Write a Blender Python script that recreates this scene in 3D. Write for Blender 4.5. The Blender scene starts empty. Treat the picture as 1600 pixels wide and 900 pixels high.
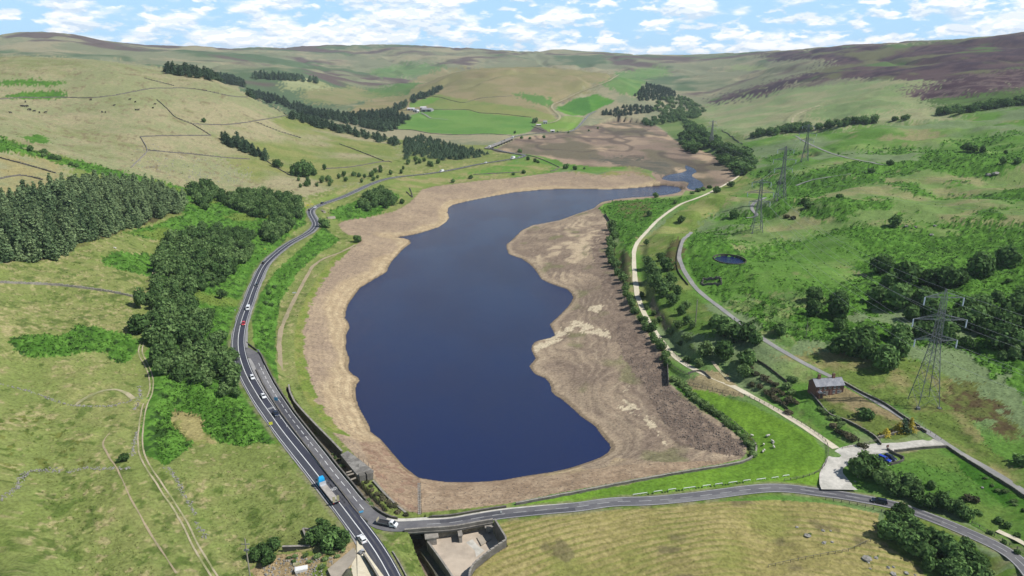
import bpy, bmesh, math, random, time
import numpy as np
from mathutils import Vector, Matrix

T0 = time.time()
scene = bpy.context.scene
COL = scene.collection

# ------------------------------------------------------------------ camera
CAM_H = 155.0                       # metres above the water
F = 1067.0                          # focal length in photograph pixels
PITCH = math.atan(335.0 / F)
cam_data = bpy.data.cameras.new("camera")
cam_data.sensor_width = 36.0
cam_data.lens = 36.0 * F / 1600.0
cam_data.clip_start = 1.0
cam_data.clip_end = 60000.0
cam = bpy.data.objects.new("camera", cam_data)
cam.location = (0, 0, CAM_H)
cam.rotation_euler = (math.pi / 2 - PITCH, 0, 0)
COL.objects.link(cam)
scene.camera = cam

# ------------------------------------------------------------------ sun, sky, exposure
SUN_EL = math.radians(51)
SUN_AZ = math.radians(102)          # clockwise from +Y (view direction): right, a little behind the camera
sun_dir = Vector((math.sin(SUN_AZ) * math.cos(SUN_EL), math.cos(SUN_AZ) * math.cos(SUN_EL), math.sin(SUN_EL)))
sd = bpy.data.lights.new("sun", 'SUN')
sd.energy = 4.7
sd.angle = math.radians(0.5)
sd.color = (1.0, 0.972, 0.925)
sun = bpy.data.objects.new("sun", sd)
sun.rotation_euler = (-sun_dir).to_track_quat('-Z', 'Y').to_euler()
sun.location = (400, -300, 900)
COL.objects.link(sun)

scene.view_settings.view_transform = 'Standard'
scene.view_settings.look = 'None'
scene.view_settings.exposure = 0.10
scene.view_settings.gamma = 1.0
scene.render.engine = 'CYCLES'
scene.cycles.max_bounces = 6
scene.cycles.diffuse_bounces = 2
scene.cycles.glossy_bounces = 2
scene.cycles.volume_bounces = 0
scene.cycles.use_denoising = True


class NT:
    """small helper for node trees"""
    def __init__(self, tree):
        self.t = tree
        tree.nodes.clear()
    def n(self, kind, **kw):
        nd = self.t.nodes.new(kind)
        for k, v in kw.items():
            if k.startswith('i_'):
                key = k[2:]
                key = int(key) if key.isdigit() else key.replace('_', ' ')
                nd.inputs[key].default_value = v
            else:
                setattr(nd, k, v)
        return nd
    def l(self, a, b):
        self.t.links.new(a, b)
    def math(self, op, a, b=None, clamp=False):
        nd = self.t.nodes.new('ShaderNodeMath'); nd.operation = op; nd.use_clamp = clamp
        for i, v in enumerate((a, b)):
            if v is None: continue
            if isinstance(v, (int, float)): nd.inputs[i].default_value = v
            else: self.l(v, nd.inputs[i])
        return nd.outputs[0]
    def ramp(self, fac, lo, hi, a=0.0, b=1.0):
        nd = self.t.nodes.new('ShaderNodeMapRange'); nd.interpolation_type = 'SMOOTHSTEP'
        self.l(fac, nd.inputs[0])
        for i, v in enumerate((lo, hi, a, b)):
            if isinstance(v, (int, float)): nd.inputs[i + 1].default_value = v
            else: self.l(v, nd.inputs[i + 1])
        return nd.outputs[0]
    def mix(self, fac, a, b, mode='MIX'):
        nd = self.t.nodes.new('ShaderNodeMix'); nd.data_type = 'RGBA'; nd.blend_type = mode
        if isinstance(fac, (int, float)): nd.inputs[0].default_value = fac
        else: self.l(fac, nd.inputs[0])
        for i, v in ((6, a), (7, b)):
            if isinstance(v, tuple): nd.inputs[i].default_value = v if len(v) == 4 else (*v, 1)
            else: self.l(v, nd.inputs[i])
        return nd.outputs[2]


def make_world():
    w = bpy.data.worlds.new("World")
    scene.world = w
    w.use_nodes = True
    t = NT(w.node_tree)
    sky = t.n('ShaderNodeTexSky', sky_type='NISHITA', sun_disc=False, sun_elevation=SUN_EL,
              sun_rotation=SUN_AZ, altitude=300, air_density=1.0, dust_density=0.15, ozone_density=1.0)
    tc = t.n('ShaderNodeTexCoord')
    sep = t.n('ShaderNodeSeparateXYZ'); t.l(tc.outputs['Generated'], sep.inputs[0])
    dz = sep.outputs[2]
    # cumulus: noise over the sphere of directions, squashed vertically (clouds are seen edge on low down)
    def layer(scale, squash, off, detail, rough, dist, shift):
        comb = t.n('ShaderNodeCombineXYZ')
        t.l(sep.outputs[0], comb.inputs[0]); t.l(sep.outputs[1], comb.inputs[1])
        t.l(t.math('MULTIPLY', t.math('ADD', dz, shift), squash), comb.inputs[2])
        va = t.n('ShaderNodeVectorMath', operation='ADD'); t.l(comb.outputs[0], va.inputs[0]); va.inputs[1].default_value = off
        nz = t.n('ShaderNodeTexNoise', noise_dimensions='3D')
        nz.inputs['Scale'].default_value = scale; nz.inputs['Detail'].default_value = detail
        nz.inputs['Roughness'].default_value = rough; nz.inputs['Distortion'].default_value = dist
        t.l(va.outputs[0], nz.inputs['Vector'])
        return nz.outputs['Fac']
    big = layer(11.0, 2.9, (3.1, 1.7, 0.4), 7, 0.52, 0.0, 0.0)
    big_up = layer(11.0, 2.9, (3.1, 1.7, 0.4), 7, 0.52, 0.0, 0.008)
    sml = layer(30.0, 2.7, (7.7, 2.2, 5.4), 6, 0.52, 0.0, 0.0)
    sml_up = layer(30.0, 2.7, (7.7, 2.2, 5.4), 6, 0.52, 0.0, 0.0035)
    thr = t.ramp(dz, 0.02, 0.22, 0.455, 0.61)  # cloud thinned overhead so the water reflects more blue
    thr2 = t.ramp(dz, 0.02, 0.20, 0.448, 0.64)
    m1 = t.ramp(big, thr, t.math('ADD', thr, 0.12))
    m2 = t.ramp(sml, thr2, t.math('ADD', thr2, 0.12))
    mask = t.math('MAXIMUM', m1, m2)
    # lit tops are white, bases blue grey: compare the cloud just above with the cloud here
    sh1 = t.ramp(t.math('SUBTRACT', big, big_up), -0.045, 0.03)
    sh2 = t.ramp(t.math('SUBTRACT', sml, sml_up), -0.045, 0.03)
    shade = t.math('ADD', t.math('MULTIPLY', sh1, 0.55), t.math('MULTIPLY', sh2, 0.45))
    ccol = t.mix(shade, (10.0, 12.2, 14.6), (17.5, 17.7, 17.8))
    # veil of bright blue added to the sky, carried high to brighten the water
    veil = t.ramp(dz, 0.0, 0.55, 0.88, 0.0)
    skyc = t.mix(veil, sky.outputs[0], (7.6, 12.6, 17.4))
    col = t.mix(mask, skyc, ccol)
    bg = t.n('ShaderNodeBackground'); bg.inputs[1].default_value = 0.064
    t.l(col, bg.inputs[0])
    out = t.n('ShaderNodeOutputWorld'); t.l(bg.outputs[0], out.inputs[0])
make_world()


# ------------------------------------------------------------------ object helpers
def link(o, parent=None):
    COL.objects.link(o)
    if parent is not None:
        o.parent = parent
    return o

def tag(o, label=None, cat=None, group=None, kind=None):
    if label: o['label'] = label
    if cat: o['category'] = cat
    if group: o['group'] = group
    if kind: o['kind'] = kind
    return o

def empty(name, loc, rz=0.0, label=None, cat=None, group=None):
    o = bpy.data.objects.new(name, None)
    o.empty_display_size = 1.0
    o.location = loc
    o.rotation_euler = (0, 0, rz)
    link(o)
    return tag(o, label, cat, group)

def mesh_obj(name, me, parent=None):
    return link(bpy.data.objects.new(name, me), parent)

def copy_tree(o, parent=None):
    c = o.copy()
    COL.objects.link(c)
    if parent is not None:
        c.parent = parent
    for ch in o.children:
        copy_tree(ch, c)
    return c

class MB:
    """collects simple solids and builds one mesh; faces carry a material slot"""
    def __init__(self):
        self.v = []; self.f = []; self.m = []; self.slot = 0
    def add(self, vs, fs):
        b = len(self.v)
        self.v.extend([tuple(p) for p in vs])
        for f in fs:
            self.f.append(tuple(i + b for i in f)); self.m.append(self.slot)
    def box(self, c, s, rz=0.0, taper=(1, 1), M=None):
        """box centred at c in x, y with its bottom at c.z; size s; taper scales the top"""
        x, y, z = s[0] / 2, s[1] / 2, s[2]
        vs = [(-x, -y, 0), (x, -y, 0), (x, y, 0), (-x, y, 0)]
        vs += [(p[0] * taper[0], p[1] * taper[1], z) for p in vs]
        ca, sa = math.cos(rz), math.sin(rz)
        vs = [(c[0] + p[0] * ca - p[1] * sa, c[1] + p[0] * sa + p[1] * ca, c[2] + p[2]) for p in vs]
        if M is not None: vs = [tuple(M @ Vector(p)) for p in vs]
        self.add(vs, [(0, 3, 2, 1), (4, 5, 6, 7), (0, 1, 5, 4), (1, 2, 6, 5), (2, 3, 7, 6), (3, 0, 4, 7)])
    def bar(self, a, b, w, n=4, w2=None):
        a, b = Vector(a), Vector(b)
        d = (b - a)
        if d.length < 1e-6: return
        d.normalize()
        up = Vector((0, 0, 1)) if abs(d.z) < 0.95 else Vector((1, 0, 0))
        s = d.cross(up).normalized(); t = s.cross(d)
        w2 = w if w2 is None else w2
        vs = []
        for p, r in ((a, w / 2), (b, w2 / 2)):
            for k in range(n):
                an = 2 * math.pi * (k + 0.5) / n
                vs.append(p + s * (r * 1.414 * math.cos(an)) + t * (r * 1.414 * math.sin(an)))
        fs = [(k, (k + 1) % n, n + (k + 1) % n, n + k) for k in range(n)]
        fs += [tuple(range(n - 1, -1, -1)), tuple(range(n, 2 * n))]
        self.add(vs, fs)
    def prism(self, poly, z0, z1):
        n = len(poly)
        vs = [(p[0], p[1], z0) for p in poly] + [(p[0], p[1], z1) for p in poly]
        fs = [(k, (k + 1) % n, n + (k + 1) % n, n + k) for k in range(n)]
        fs += [tuple(range(n - 1, -1, -1)), tuple(range(n, 2 * n))]
        self.add(vs, fs)
    def build(self, name, mats, parent=None, smooth=False):
        me = bpy.data.meshes.new(name)
        me.from_pydata(self.v, [], self.f)
        if not isinstance(mats, (list, tuple)): mats = [mats]
        for m in mats: me.materials.append(m)
        if len(mats) > 1: me.polygons.foreach_set('material_index', self.m)
        if smooth: me.polygons.foreach_set('use_smooth', [True] * len(self.f))
        me.update()
        return mesh_obj(name, me, parent)

# ------------------------------------------------------------------ numpy noise
_rng = np.random.default_rng(11)
_PERM = _rng.permutation(4096).astype(np.int32)
_VAL = _rng.random(4096).astype(np.float32)
def vnoise(x, y, seed=0):
    xi = np.floor(x).astype(np.int32); yi = np.floor(y).astype(np.int32)
    fx = (x - xi).astype(np.float32); fy = (y - yi).astype(np.float32)
    fx = fx * fx * fx * (fx * (fx * 6 - 15) + 10); fy = fy * fy * fy * (fy * (fy * 6 - 15) + 10)
    def h(a, b):
        return _VAL[_PERM[(_PERM[(a + seed * 131) & 4095] + b) & 4095]]
    a = h(xi, yi); b = h(xi + 1, yi); c = h(xi, yi + 1); d = h(xi + 1, yi + 1)
    return (a + (b - a) * fx) * (1 - fy) + (c + (d - c) * fx) * fy
def fbm(x, y, octaves=4, seed=0, gain=0.5):
    """about -1..1"""
    s = np.zeros(np.shape(x), np.float32); amp = 1.0; tot = 0.0
    ca, sa = math.cos(0.6), math.sin(0.6)
    for o in range(octaves):
        s += amp * (vnoise(x, y, seed + o * 7) * 2 - 1); tot += amp
        x, y = (x * ca - y * sa) * 2.03 + 17.3, (x * sa + y * ca) * 2.03 + 5.1
        amp *= gain
    return s / tot * 1.6
def sstep(a, b, x):
    t = np.clip((x - a) / (b - a), 0, 1)
    return t * t * (3 - 2 * t)

def srgb(r, g, b):
    """0..255 photograph colour -> linear"""
    return tuple((c / 255 / 12.92) if c / 255 <= 0.04045 else ((c / 255 + 0.055) / 1.055) ** 2.4 for c in (r, g, b))

# ================================================================== TERRAIN
CP, SP = math.cos(PITCH), math.sin(PITCH)
def ray(px, py):
    """direction of sight of a photograph pixel as (lateral slope, vertical slope) per metre of depth"""
    px = np.asarray(px, float); py = np.asarray(py, float)
    xc = (px - 800.0) / F; yc = -(py - 450.0) / F
    den = CP + yc * SP
    return xc / den, (-SP + yc * CP) / den

# outlines traced from the photograph (pixels), laid out on the ground below
WATER = [(655,747),(650,744),(632,730),(612,707),(595,687),(579,675),(576,664),(572,657),(565,645),(560,635),(556,622),(555,610),(557,600),(562,595),(559,590),
 (552,586),(546,580),(544,575),(545,567),(546,560),(542,552),(540,542),(541,533),(540,525),(543,518),(546,512),(544,504),(539,497),(540,488),(542,480),(546,472),(551,465),(562,450),
 (580,439),(592,432),(604,425),(607,417),(612,408),(620,400),(626,393),(632,387),(642,380),(640,375),(630,372),(617,371),(632,369),(650,366),(667,361),(685,355),
 (697,347),(702,340),(699,332),(700,325),(707,320),(720,317),(732,314),(757,309),(800,301),(850,296),(900,295),(950,296),(990,294),(1022,290.5),(1037,289),(1060,291.5),
 (1068,297),(1062,303),(1045,305),(1020,307),(975,310),(960,312),(940,316),(932,322),(927,327),(912,331),(900,335),(875,344),(850,349),(832,352),(815,360),(805,370),(798,377),
 (791,382),(792,390),(795,397),(803,400),(815,404),(827,412),(835,420),(840,427),(846,436),(858,442),(872,447),(885,451),(893,458),(896,465),(892,473),(887,480),(879,488),(872,495),
 (864,502),(859,507),(861,511),(865,518),(867,524),(860,528),(850,530),(841,532),(835,535),(831,540),(830,546),(833,553),(837,560),(832,566),(827,572),(831,579),(837,585),(845,588),
 (852,591),(858,598),(861,605),(862,612),(868,618),(875,622),(883,628),(890,634),(899,642),(907,650),(916,656),(925,662),(931,667),(935,673),(941,681),(946,687),(952,693),(954,699),(953,703),
 (950,707),(943,712),(935,716),(922,721),(910,725),(895,730),(880,734),(860,738),(840,741),(820,744),(800,747.5),(787,750),(775,751),(760,752.5),(745,753),(720,753.5),(695,753),(680,751),(665,748.5)]
WATER2 = [(1066,297),(1074,291),(1076,286),(1070,283.5),(1050,284),(1040,283),(1034,280),(1036,276),(1043,273.5),(1050,272),(1060,270.5),(1068,269),(1073,266),(1070,262),(1071,257.5),(1077,260),(1083,262.5),(1087,265),(1089,269),
 (1082,272),(1081,275),(1087,279),(1093,282),(1097,285),(1100,290),(1094,294),(1086,297),(1078,300)]
BEACH = [(655,805),(636,803),(618,790),(600,770),(580,748),(556,716),(535,694),(512,672),(500,655),(480,630),(468,603),(462,573),(460,545),(461,520),(467,495),(479,465),(499,432),(518,407),(538,389),(553,379),(548,371),(535,362),(529,352),
 (537,347),(560,343),(590,338),(618,331),(640,318),(652,306),(660,297),(680,292),(720,287),(760,282),(800,279),(840,273.5),(870,270),(900,268),(925,272),(935,274),(955,268),(990,268),(1012,272),(1020,280),(1036,284),(1060,287),(1072,287),(1072,298),
 (1066,306),(1045,308),(1020,310),(985,313),(962,315),(945,319),(935,326),(940,333),(950,345),(957,357),(958,368),(950,380),(949,396),(958,411),(966,427),(972,445),(977,464),(990,495),(1007,517),(1025,544),(1040,566),(1044,600),(1057,611),
 (1075,626),(1095,643),(1117,656),(1140,674),(1160,690),(1167,703),(1166,712),(1158,720),(1130,727),(1080,736),(1000,750),(900,769),(800,788),(720,798)]
BED = [(770,236),(790,225),(812,215),(850,211),(880,206),(905,200),(935,194),(965,189),(1000,191),(1022,195),(1038,205),(1050,216),(1068,227),(1085,232),(1110,240),(1128,250),(1143,266),(1150,280),(1140,291),(1118,294),(1098,300),(1084,302),
 (1070,301),(1050,287),(1026,284),(1018,276),(1020,270),(990,262),(960,262),(920,262),(880,258),(868,250),(845,244),(825,242),(800,239),(783,240)]

# height control points: (px, py, z) or (px, None/py, z, depth)
CTRL_Z = [ # roads near the dam and up the valley
 (615,900,9),(600,870,9),(570,845,9),(545,800,9),(520,760,9),(475,700,9.5),(430,640,10),(395,585,11),(372,540,12),(368,510,12.5),(385,450,13),(420,400,14),(470,362,14.5),(490,330,15),(560,295,15),(620,275,14.5),(690,264,13.5),(750,254,12.5),
 (800,246,11.5),(770,229,10),(805,212,10.5),(880,198,12),(920,182,14),(610,822,9),(700,806,9),(800,795,9),(900,784,9),(1000,773,9),(1150,763,9.5),(1280,765,10),(1430,800,9),(1520,845,8.5),(1600,893,8),
 (440,520,9),(430,450,9.5),(470,405,9.5),(505,385,9.5),(530,380,9.5),
 (1310,715,11),(1470,690,15),(1400,640,17),(1320,600,19),(1200,535,21),(1100,460,22),(1062,390,24),(1075,365,24),(1305,700,11),(1150,605,10),(1060,550,12),(1000,470,13),(990,400,14),(1060,320,14),(1165,265,16),
 (1120,310,17),(1100,350,21),(1040,450,17),(1080,520,17),(1120,560,15),(1200,600,15),(1250,640,13),
 (1100,720,9),(1200,680,9),(1230,720,9.5),(1150,660,9),
 (960,330,10),(1010,320,11),(1000,340,12),(975,400,12),(1000,470,12),
 (1285,615,17),(1350,660,15.5),(1420,690,14.5),
 # field below the dam, ground by the spillway
 (800,830,7),(900,870,5.5),(1000,895,5),(1200,850,7),(1350,830,8),(1400,890,6.5),(1200,895,5.5),(745,890,4.5),
 (625,870,6),(650,860,3),(660,895,0),
 # right hand slope
 (1600,775,13),(1600,700,17),(1600,600,25),(1600,500,33),(1600,400,42),(1600,320,52),(1600,260,62),(1600,200,78),
 (1450,640,18),(1450,520,28),(1450,430,34),(1450,350,42),(1450,300,47),(1450,250,55),(1450,200,68),
 (1300,520,22),(1300,430,27),(1300,350,34),(1300,300,38),(1300,250,45),(1300,205,52),(1200,440,24),(1250,400,27),(1140,405,24),
 (1200,330,27),(1230,290,32),(1200,240,32),(1200,195,38),(1170,215,27),(1120,220,18),(1100,200,15),(1150,240,16),(1180,280,20),
 # left hand slopes
 (0,900,15),(0,780,19),(0,700,22),(0,620,27),(0,550,32),(0,450,42),(0,410,46),(100,900,12.5),(200,900,10),(330,890,8.5),(200,800,13),(200,700,15),(200,620,17.5),(200,550,21),(230,450,25),(120,450,33),(120,600,22),(250,380,27),(300,440,20),(340,520,15),(300,600,14),(330,680,12),(420,740,9.5),
 (400,840,7),(450,890,6),(330,350,24),(290,335,34),(190,365,39),(400,370,18),(430,330,17),
 (150,282,60),(0,292,66),(0,222,90),(150,256,66),(300,290,38),(300,250,56),(400,250,43),(450,290,27),(400,300,27),(550,240,29),(500,268,23),(620,228,25),(480,310,19),
 # far side of the valley, upper bed
 (700,210,11),(830,197,18),(760,218,10),(640,240,17),(720,240,13),(900,262,5),(960,264,5),(1000,266,4.5),(850,262,6.5),(840,255,8),
]
CTRL_D = [
 (0,150,1000),(200,150,1080),(330,200,1050),(450,200,1250),(0,180,820),(100,180,960),(100,120,1180),(250,130,1250),
 (612,216,1500),(540,200,1500),(460,182,1500),(400,157,1480),(360,130,1440),(300,112,1400),(200,97,1370),(100,90,1340),(0,85,1320),
 (560,190,2050),(450,165,2350),(520,178,2150),(350,115,2700),(250,104,2700),(0,55,4200),(80,50,4300),(170,65,4300),(250,75,4500),(330,75,5200),(0,75,3300),(100,78,3300),(200,87,3300),
 (400,110,3000),(400,90,4000),(440,125,2750),(440,105,3000),(500,150,2600),(560,165,2500),(600,163,2700),(640,140,3200),(540,140,3000),(600,120,3800),(700,100,4800),(600,95,5000),(500,95,4800),
 (640,70,6000),(480,73,5800),(560,71,5900),(800,77,6000),(900,80,6000),(1000,85,6000),(1060,88,5700),(1100,88,5600),(1000,100,4800),(850,93,5200),
 (700,112,3100),(800,105,3200),(900,107,3300),(950,115,3400),(750,140,2700),(860,140,2750),(680,150,2650),(650,175,2250),(750,175,2200),(830,183,2100),(900,182,2250),(870,165,2400),(940,150,2600),(1000,130,2900),(1000,150,2700),
 (1050,165,2870),(1070,150,3300),(1080,125,3800),(1080,105,4700),(1130,172,2600),(1000,175,2350),
 (1150,110,4300),(1600,150,1450),(1600,110,1850),(1450,150,1700),(1300,150,2050),(1200,150,2450),(1200,128,3000),(1250,170,1800),(1400,175,1400),
 (1600,57,2700),(1500,63,3000),(1400,69,3500),(1300,73,4200),(1200,78,5200),(1150,82,5600),(1300,112,2700),(1500,100,2150),(1500,130,1700),(1400,130,1900),(1300,132,2300),(1200,108,3600),(1200,92,4500),(1600,85,2200),(1400,95,2700),
]
# ground the photograph does not show (behind crests, outside the frame): (lateral slope, depth, z)
CTRL_H = [(-0.19,1800,24),(-0.33,1950,32),(-0.38,2050,45),(-0.48,1950,90),(-0.58,1900,130),(-0.7,1900,140),(-0.85,1900,150),
 (0.0,3900,140),(0.1,4000,130),(-0.1,3700,120),(0.2,4200,130),
 (-1.2,150,38),(-1.2,300,75),(-1.2,600,125),(-1.2,1200,210),(-1.2,3000,300),(-1.2,6500,380),(-0.9,300,52),(-0.95,600,95),(-0.9,160,24),
 (1.2,150,24),(1.2,300,50),(1.2,700,100),(1.2,1400,200),(1.2,3000,310),(1.2,6500,330),(0.9,300,38),(0.95,160,15),
 (0.0,90,-4),(-0.4,90,4),(0.4,90,3),(0.0,140,-2),(0.2,140,3),(0.5,140,6),(-0.4,140,8),(-0.15,140,1),(-0.1,160,0),
 (-0.8,9000,300),(-0.4,9000,300),(0.0,9000,290),(0.4,9000,270),(0.8,9000,270),(1.2,9000,270),(-1.2,9000,300)]
def _ctrl():
    pts = []
    def addz(px, py, z):
        u, s = ray(px, py); pts.append((float(u), (z - CAM_H) / float(s), z))
    for p in CTRL_Z: addz(*p)
    for px, py, D in CTRL_D:
        u, s = ray(px, py); pts.append((float(u), D, CAM_H + float(s) * D))
    for p in CTRL_H: pts.append(p)
    for p in WATER[::4]: addz(p[0], p[1], 0.3)
    for p in WATER2[::6]: addz(p[0], p[1], 0.3)
    for p in BEACH[::2]: addz(p[0], p[1], 7.5 if p[1] > 300 else 5.0)
    for p in BED[:20:2]: addz(p[0], p[1], 5.0)
    return np.array(pts)
_pts = _ctrl()
def warp(u, D): return np.stack([3.2 * u, np.log(D / 150.0)], -1)
_a = warp(_pts[:, 0], _pts[:, 1]); _n = len(_a)
_C = 0.13
_K = np.sqrt(((_a[:, None] - _a[None]) ** 2).sum(-1) + _C * _C)
_P = np.concatenate([np.ones((_n, 1)), _a], 1)
_M = np.zeros((_n + 3, _n + 3)); _M[:_n, :_n] = _K - 0.004 * np.eye(_n); _M[:_n, _n:] = _P; _M[_n:, :_n] = _P.T
_w = np.linalg.solve(_M, np.concatenate([_pts[:, 2], np.zeros(3)]))
_cu = np.linspace(-1.7, 1.7, 220); _cb = np.linspace(math.log(80 / 150), math.log(9800 / 150), 330)
_gu, _gb = np.meshgrid(_cu, _cb)
_g = np.stack([3.2 * _gu.ravel(), _gb.ravel()], -1)
_cz = np.empty(len(_g))
for k in range(0, len(_g), 8000):
    q = _g[k:k + 8000]
    _cz[k:k + 8000] = np.sqrt(((q[:, None] - _a[None]) ** 2).sum(-1) + _C * _C) @ _w[:_n] + _w[_n] + q @ _w[_n + 1:]
_cz = _cz.reshape(_gu.shape)
for _r in range(2):                       # ease the sheet so that no slope shows single control points
    for _ax, _k in ((0, np.array([1, 2, 3, 4, 3, 2, 1.])), (1, np.array([1, 2, 3, 2, 1.]))):
        _h = len(_k) // 2
        _p = np.pad(_cz, [(_h, _h) if i == _ax else (0, 0) for i in (0, 1)], mode='reflect', reflect_type='odd')
        _cz = sum(w * np.take(_p, range(i, i + _cz.shape[_ax]), _ax) for i, w in enumerate(_k / _k.sum()))
def bilin(grid, fi, fj):
    i = np.clip(fi.astype(int), 0, grid.shape[0] - 2); j = np.clip(fj.astype(int), 0, grid.shape[1] - 2)
    a = fi - i; b = fj - j
    return (grid[i, j] * (1 - a) * (1 - b) + grid[i + 1, j] * a * (1 - b) + grid[i, j + 1] * (1 - a) * b + grid[i + 1, j + 1] * a * b)

# the sheet of ground: rows fan out from below the camera, finer where the photograph shows more
def _rows():
    D = 90.0; r = [D]
    while D < 9600:
        d = 1.6 if D < 155 else min(max(D * D / 96000.0, 0.33), 0.0072 * D)
        D += d; r.append(D)
    return np.array(r)
ROWS = _rows()
COLS = np.concatenate([np.linspace(-1.6, -0.84, 24)[:-1], np.linspace(-0.84, 0.84, 800), np.linspace(0.84, 1.6, 24)[1:]])
NR, NC = len(ROWS), len(COLS)
U, D = np.meshgrid(COLS, ROWS)
X = (U * D); Y = D.copy()
Z = bilin(_cz, (np.log(D / 150) - _cb[0]) / (_cb[1] - _cb[0]), (U - _cu[0]) / (_cu[1] - _cu[0]))
_ri = np.arange(NR); _ci = np.arange(NC)
def grid_at(G, x, y):
    x = np.asarray(x, float); y = np.maximum(np.asarray(y, float), 91.0)
    return bilin(G, np.interp(y, ROWS, _ri), np.interp(x / y, COLS, _ci))
def height(x, y): return grid_at(Z, x, y)

def ground(px, py):
    """where a photograph pixel's line of sight first meets the ground"""
    px = np.atleast_1d(np.asarray(px, float)); py = np.atleast_1d(np.asarray(py, float))
    u, s = ray(px, py)
    out = np.zeros((len(px), 3))
    for k in range(len(px)):
        fj = np.interp(u[k], COLS, _ci); j = min(int(fj), NC - 2); b = fj - j
        z = Z[:, j] * (1 - b) + Z[:, j + 1] * b
        e = z - (CAM_H + s[k] * ROWS)
        hit = np.nonzero(e >= 0)[0]
        if len(hit) == 0: i = NR - 1; Dk = ROWS[i]
        else:
            i = hit[0]
            if i == 0: Dk = ROWS[0]
            else:
                t = e[i - 1] / (e[i - 1] - e[i]); Dk = ROWS[i - 1] + t * (ROWS[i] - ROWS[i - 1])
        out[k] = (u[k] * Dk, Dk, np.interp(Dk, ROWS, z))
    return out
def at_z(pts, z):
    o = []
    for px, py in pts:
        u, s = ray(px, py); d = (z - CAM_H) / float(s); o.append((float(u) * d, d))
    return np.array(o)
def dense(pts, step=9.0, closed=False):
    pts = list(pts) + ([pts[0]] if closed else [])
    o = []
    for a, b in zip(pts[:-1], pts[1:]):
        n = max(1, int(math.hypot(b[0] - a[0], b[1] - a[1]) / step))
        for k in range(n): o.append((a[0] + (b[0] - a[0]) * k / n, a[1] + (b[1] - a[1]) * k / n))
    if not closed: o.append(pts[-1])
    return o
def spline(pts, step=6.0):
    """Catmull-Rom through image points"""
    P = [np.array(p, float) for p in pts]
    P = [2 * P[0] - P[1]] + P + [2 * P[-1] - P[-2]]
    o = []
    for i in range(1, len(P) - 2):
        n = max(2, int(np.linalg.norm(P[i + 1] - P[i]) / step))
        for k in range(n):
            t = k / n
            o.append(0.5 * ((2 * P[i]) + (-P[i - 1] + P[i + 1]) * t + (2 * P[i - 1] - 5 * P[i] + 4 * P[i + 1] - P[i + 2]) * t * t + (-P[i - 1] + 3 * P[i] - 3 * P[i + 1] + P[i + 2]) * t ** 3))
    o.append(P[-2])
    return [tuple(p) for p in o]
def in_poly(x, y, poly):
    """vectorised point in polygon on flat arrays"""
    res = np.zeros(x.shape, bool)
    p = np.asarray(poly, float)
    m = (x >= p[:, 0].min()) & (x <= p[:, 0].max()) & (y >= p[:, 1].min()) & (y <= p[:, 1].max())
    idx = np.nonzero(m.ravel())[0]
    if len(idx) == 0: return res
    xs = x.ravel()[idx]; ys = y.ravel()[idx]
    c = np.zeros(len(idx), bool)
    for (x0, y0), (x1, y1) in zip(p, np.roll(p, -1, 0)):
        if y0 == y1: continue
        k = (y0 > ys) != (y1 > ys)
        c ^= k & (xs < (x1 - x0) * (ys - y0) / (y1 - y0) + x0)
    r = res.ravel(); r[idx] = c
    return r.reshape(x.shape)
def seg_dist(x, y, line, closed=False, rmax=None, zs=None):
    """distance to a polyline (flat arrays); with zs also the height of the nearest point of the line"""
    p = np.asarray(line, float)
    q = np.roll(p, -1, 0) if closed else p[1:]
    a = p if closed else p[:-1]
    best = np.full(x.shape, 1e9); bz = np.zeros(x.shape); side = np.zeros(x.shape)
    for k in range(len(a)):
        ax, ay = a[k]; bx, by = q[k]
        if rmax is not None:
            idx = np.nonzero((x > min(ax, bx) - rmax) & (x < max(ax, bx) + rmax) & (y > min(ay, by) - rmax) & (y < max(ay, by) + rmax))[0]
            if len(idx) == 0: continue
        else: idx = slice(None)
        xs = x[idx]; ys = y[idx]
        dx, dy = bx - ax, by - ay; L = dx * dx + dy * dy + 1e-9
        t = np.clip(((xs - ax) * dx + (ys - ay) * dy) / L, 0, 1)
        d = np.hypot(xs - ax - t * dx, ys - ay - t * dy)
        b = best[idx]; m = d < b
        b[m] = d[m]; best[idx] = b
        if zs is not None:
            zz = bz[idx]; zz[m] = (zs[k] + (zs[k + 1] - zs[k]) * t)[m]; bz[idx] = zz
    return (best, bz) if zs is not None else best

# --- rolling ground: hummocks away from water and roads
xf, yf = X.ravel(), Y.ravel()
W1 = at_z(WATER, 0.0); W2 = at_z(WATER2, 0.0)
BEA = np.array(at_z(dense(BEACH, 14, True), 6.5)); BEDP = np.array(at_z(dense(BED, 14, True), 4.5))
zf = Z.ravel().copy()
inb = in_poly(xf, yf, BEA) | in_poly(xf, yf, BEDP)
inw = in_poly(xf, yf, W1) | in_poly(xf, yf, W2)
box = (xf > -320) & (xf < 560) & (yf > 200) & (yf < 2200)
ib = np.nonzero(box)[0]
dW = np.full(xf.shape, 1e3); dO = np.full(xf.shape, 1e3)
dW[ib] = np.minimum(seg_dist(xf[ib], yf[ib], W1, True, 260), seg_dist(xf[ib], yf[ib], W2, True, 260)); dW = np.minimum(dW, 260)
dO[ib] = np.minimum(seg_dist(xf[ib], yf[ib], BEA, True, 140), seg_dist(xf[ib], yf[ib], BEDP, True, 140)); dO = np.minimum(dO, 140)
U_f = U.ravel()
rightmask = sstep(0.10, 0.28, U_f - 0.00004 * (yf - 600)) * sstep(260, 420, yf)
leftmask = sstep(-0.3, -0.5, U_f)
far = sstep(1200, 2600, yf)
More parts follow.
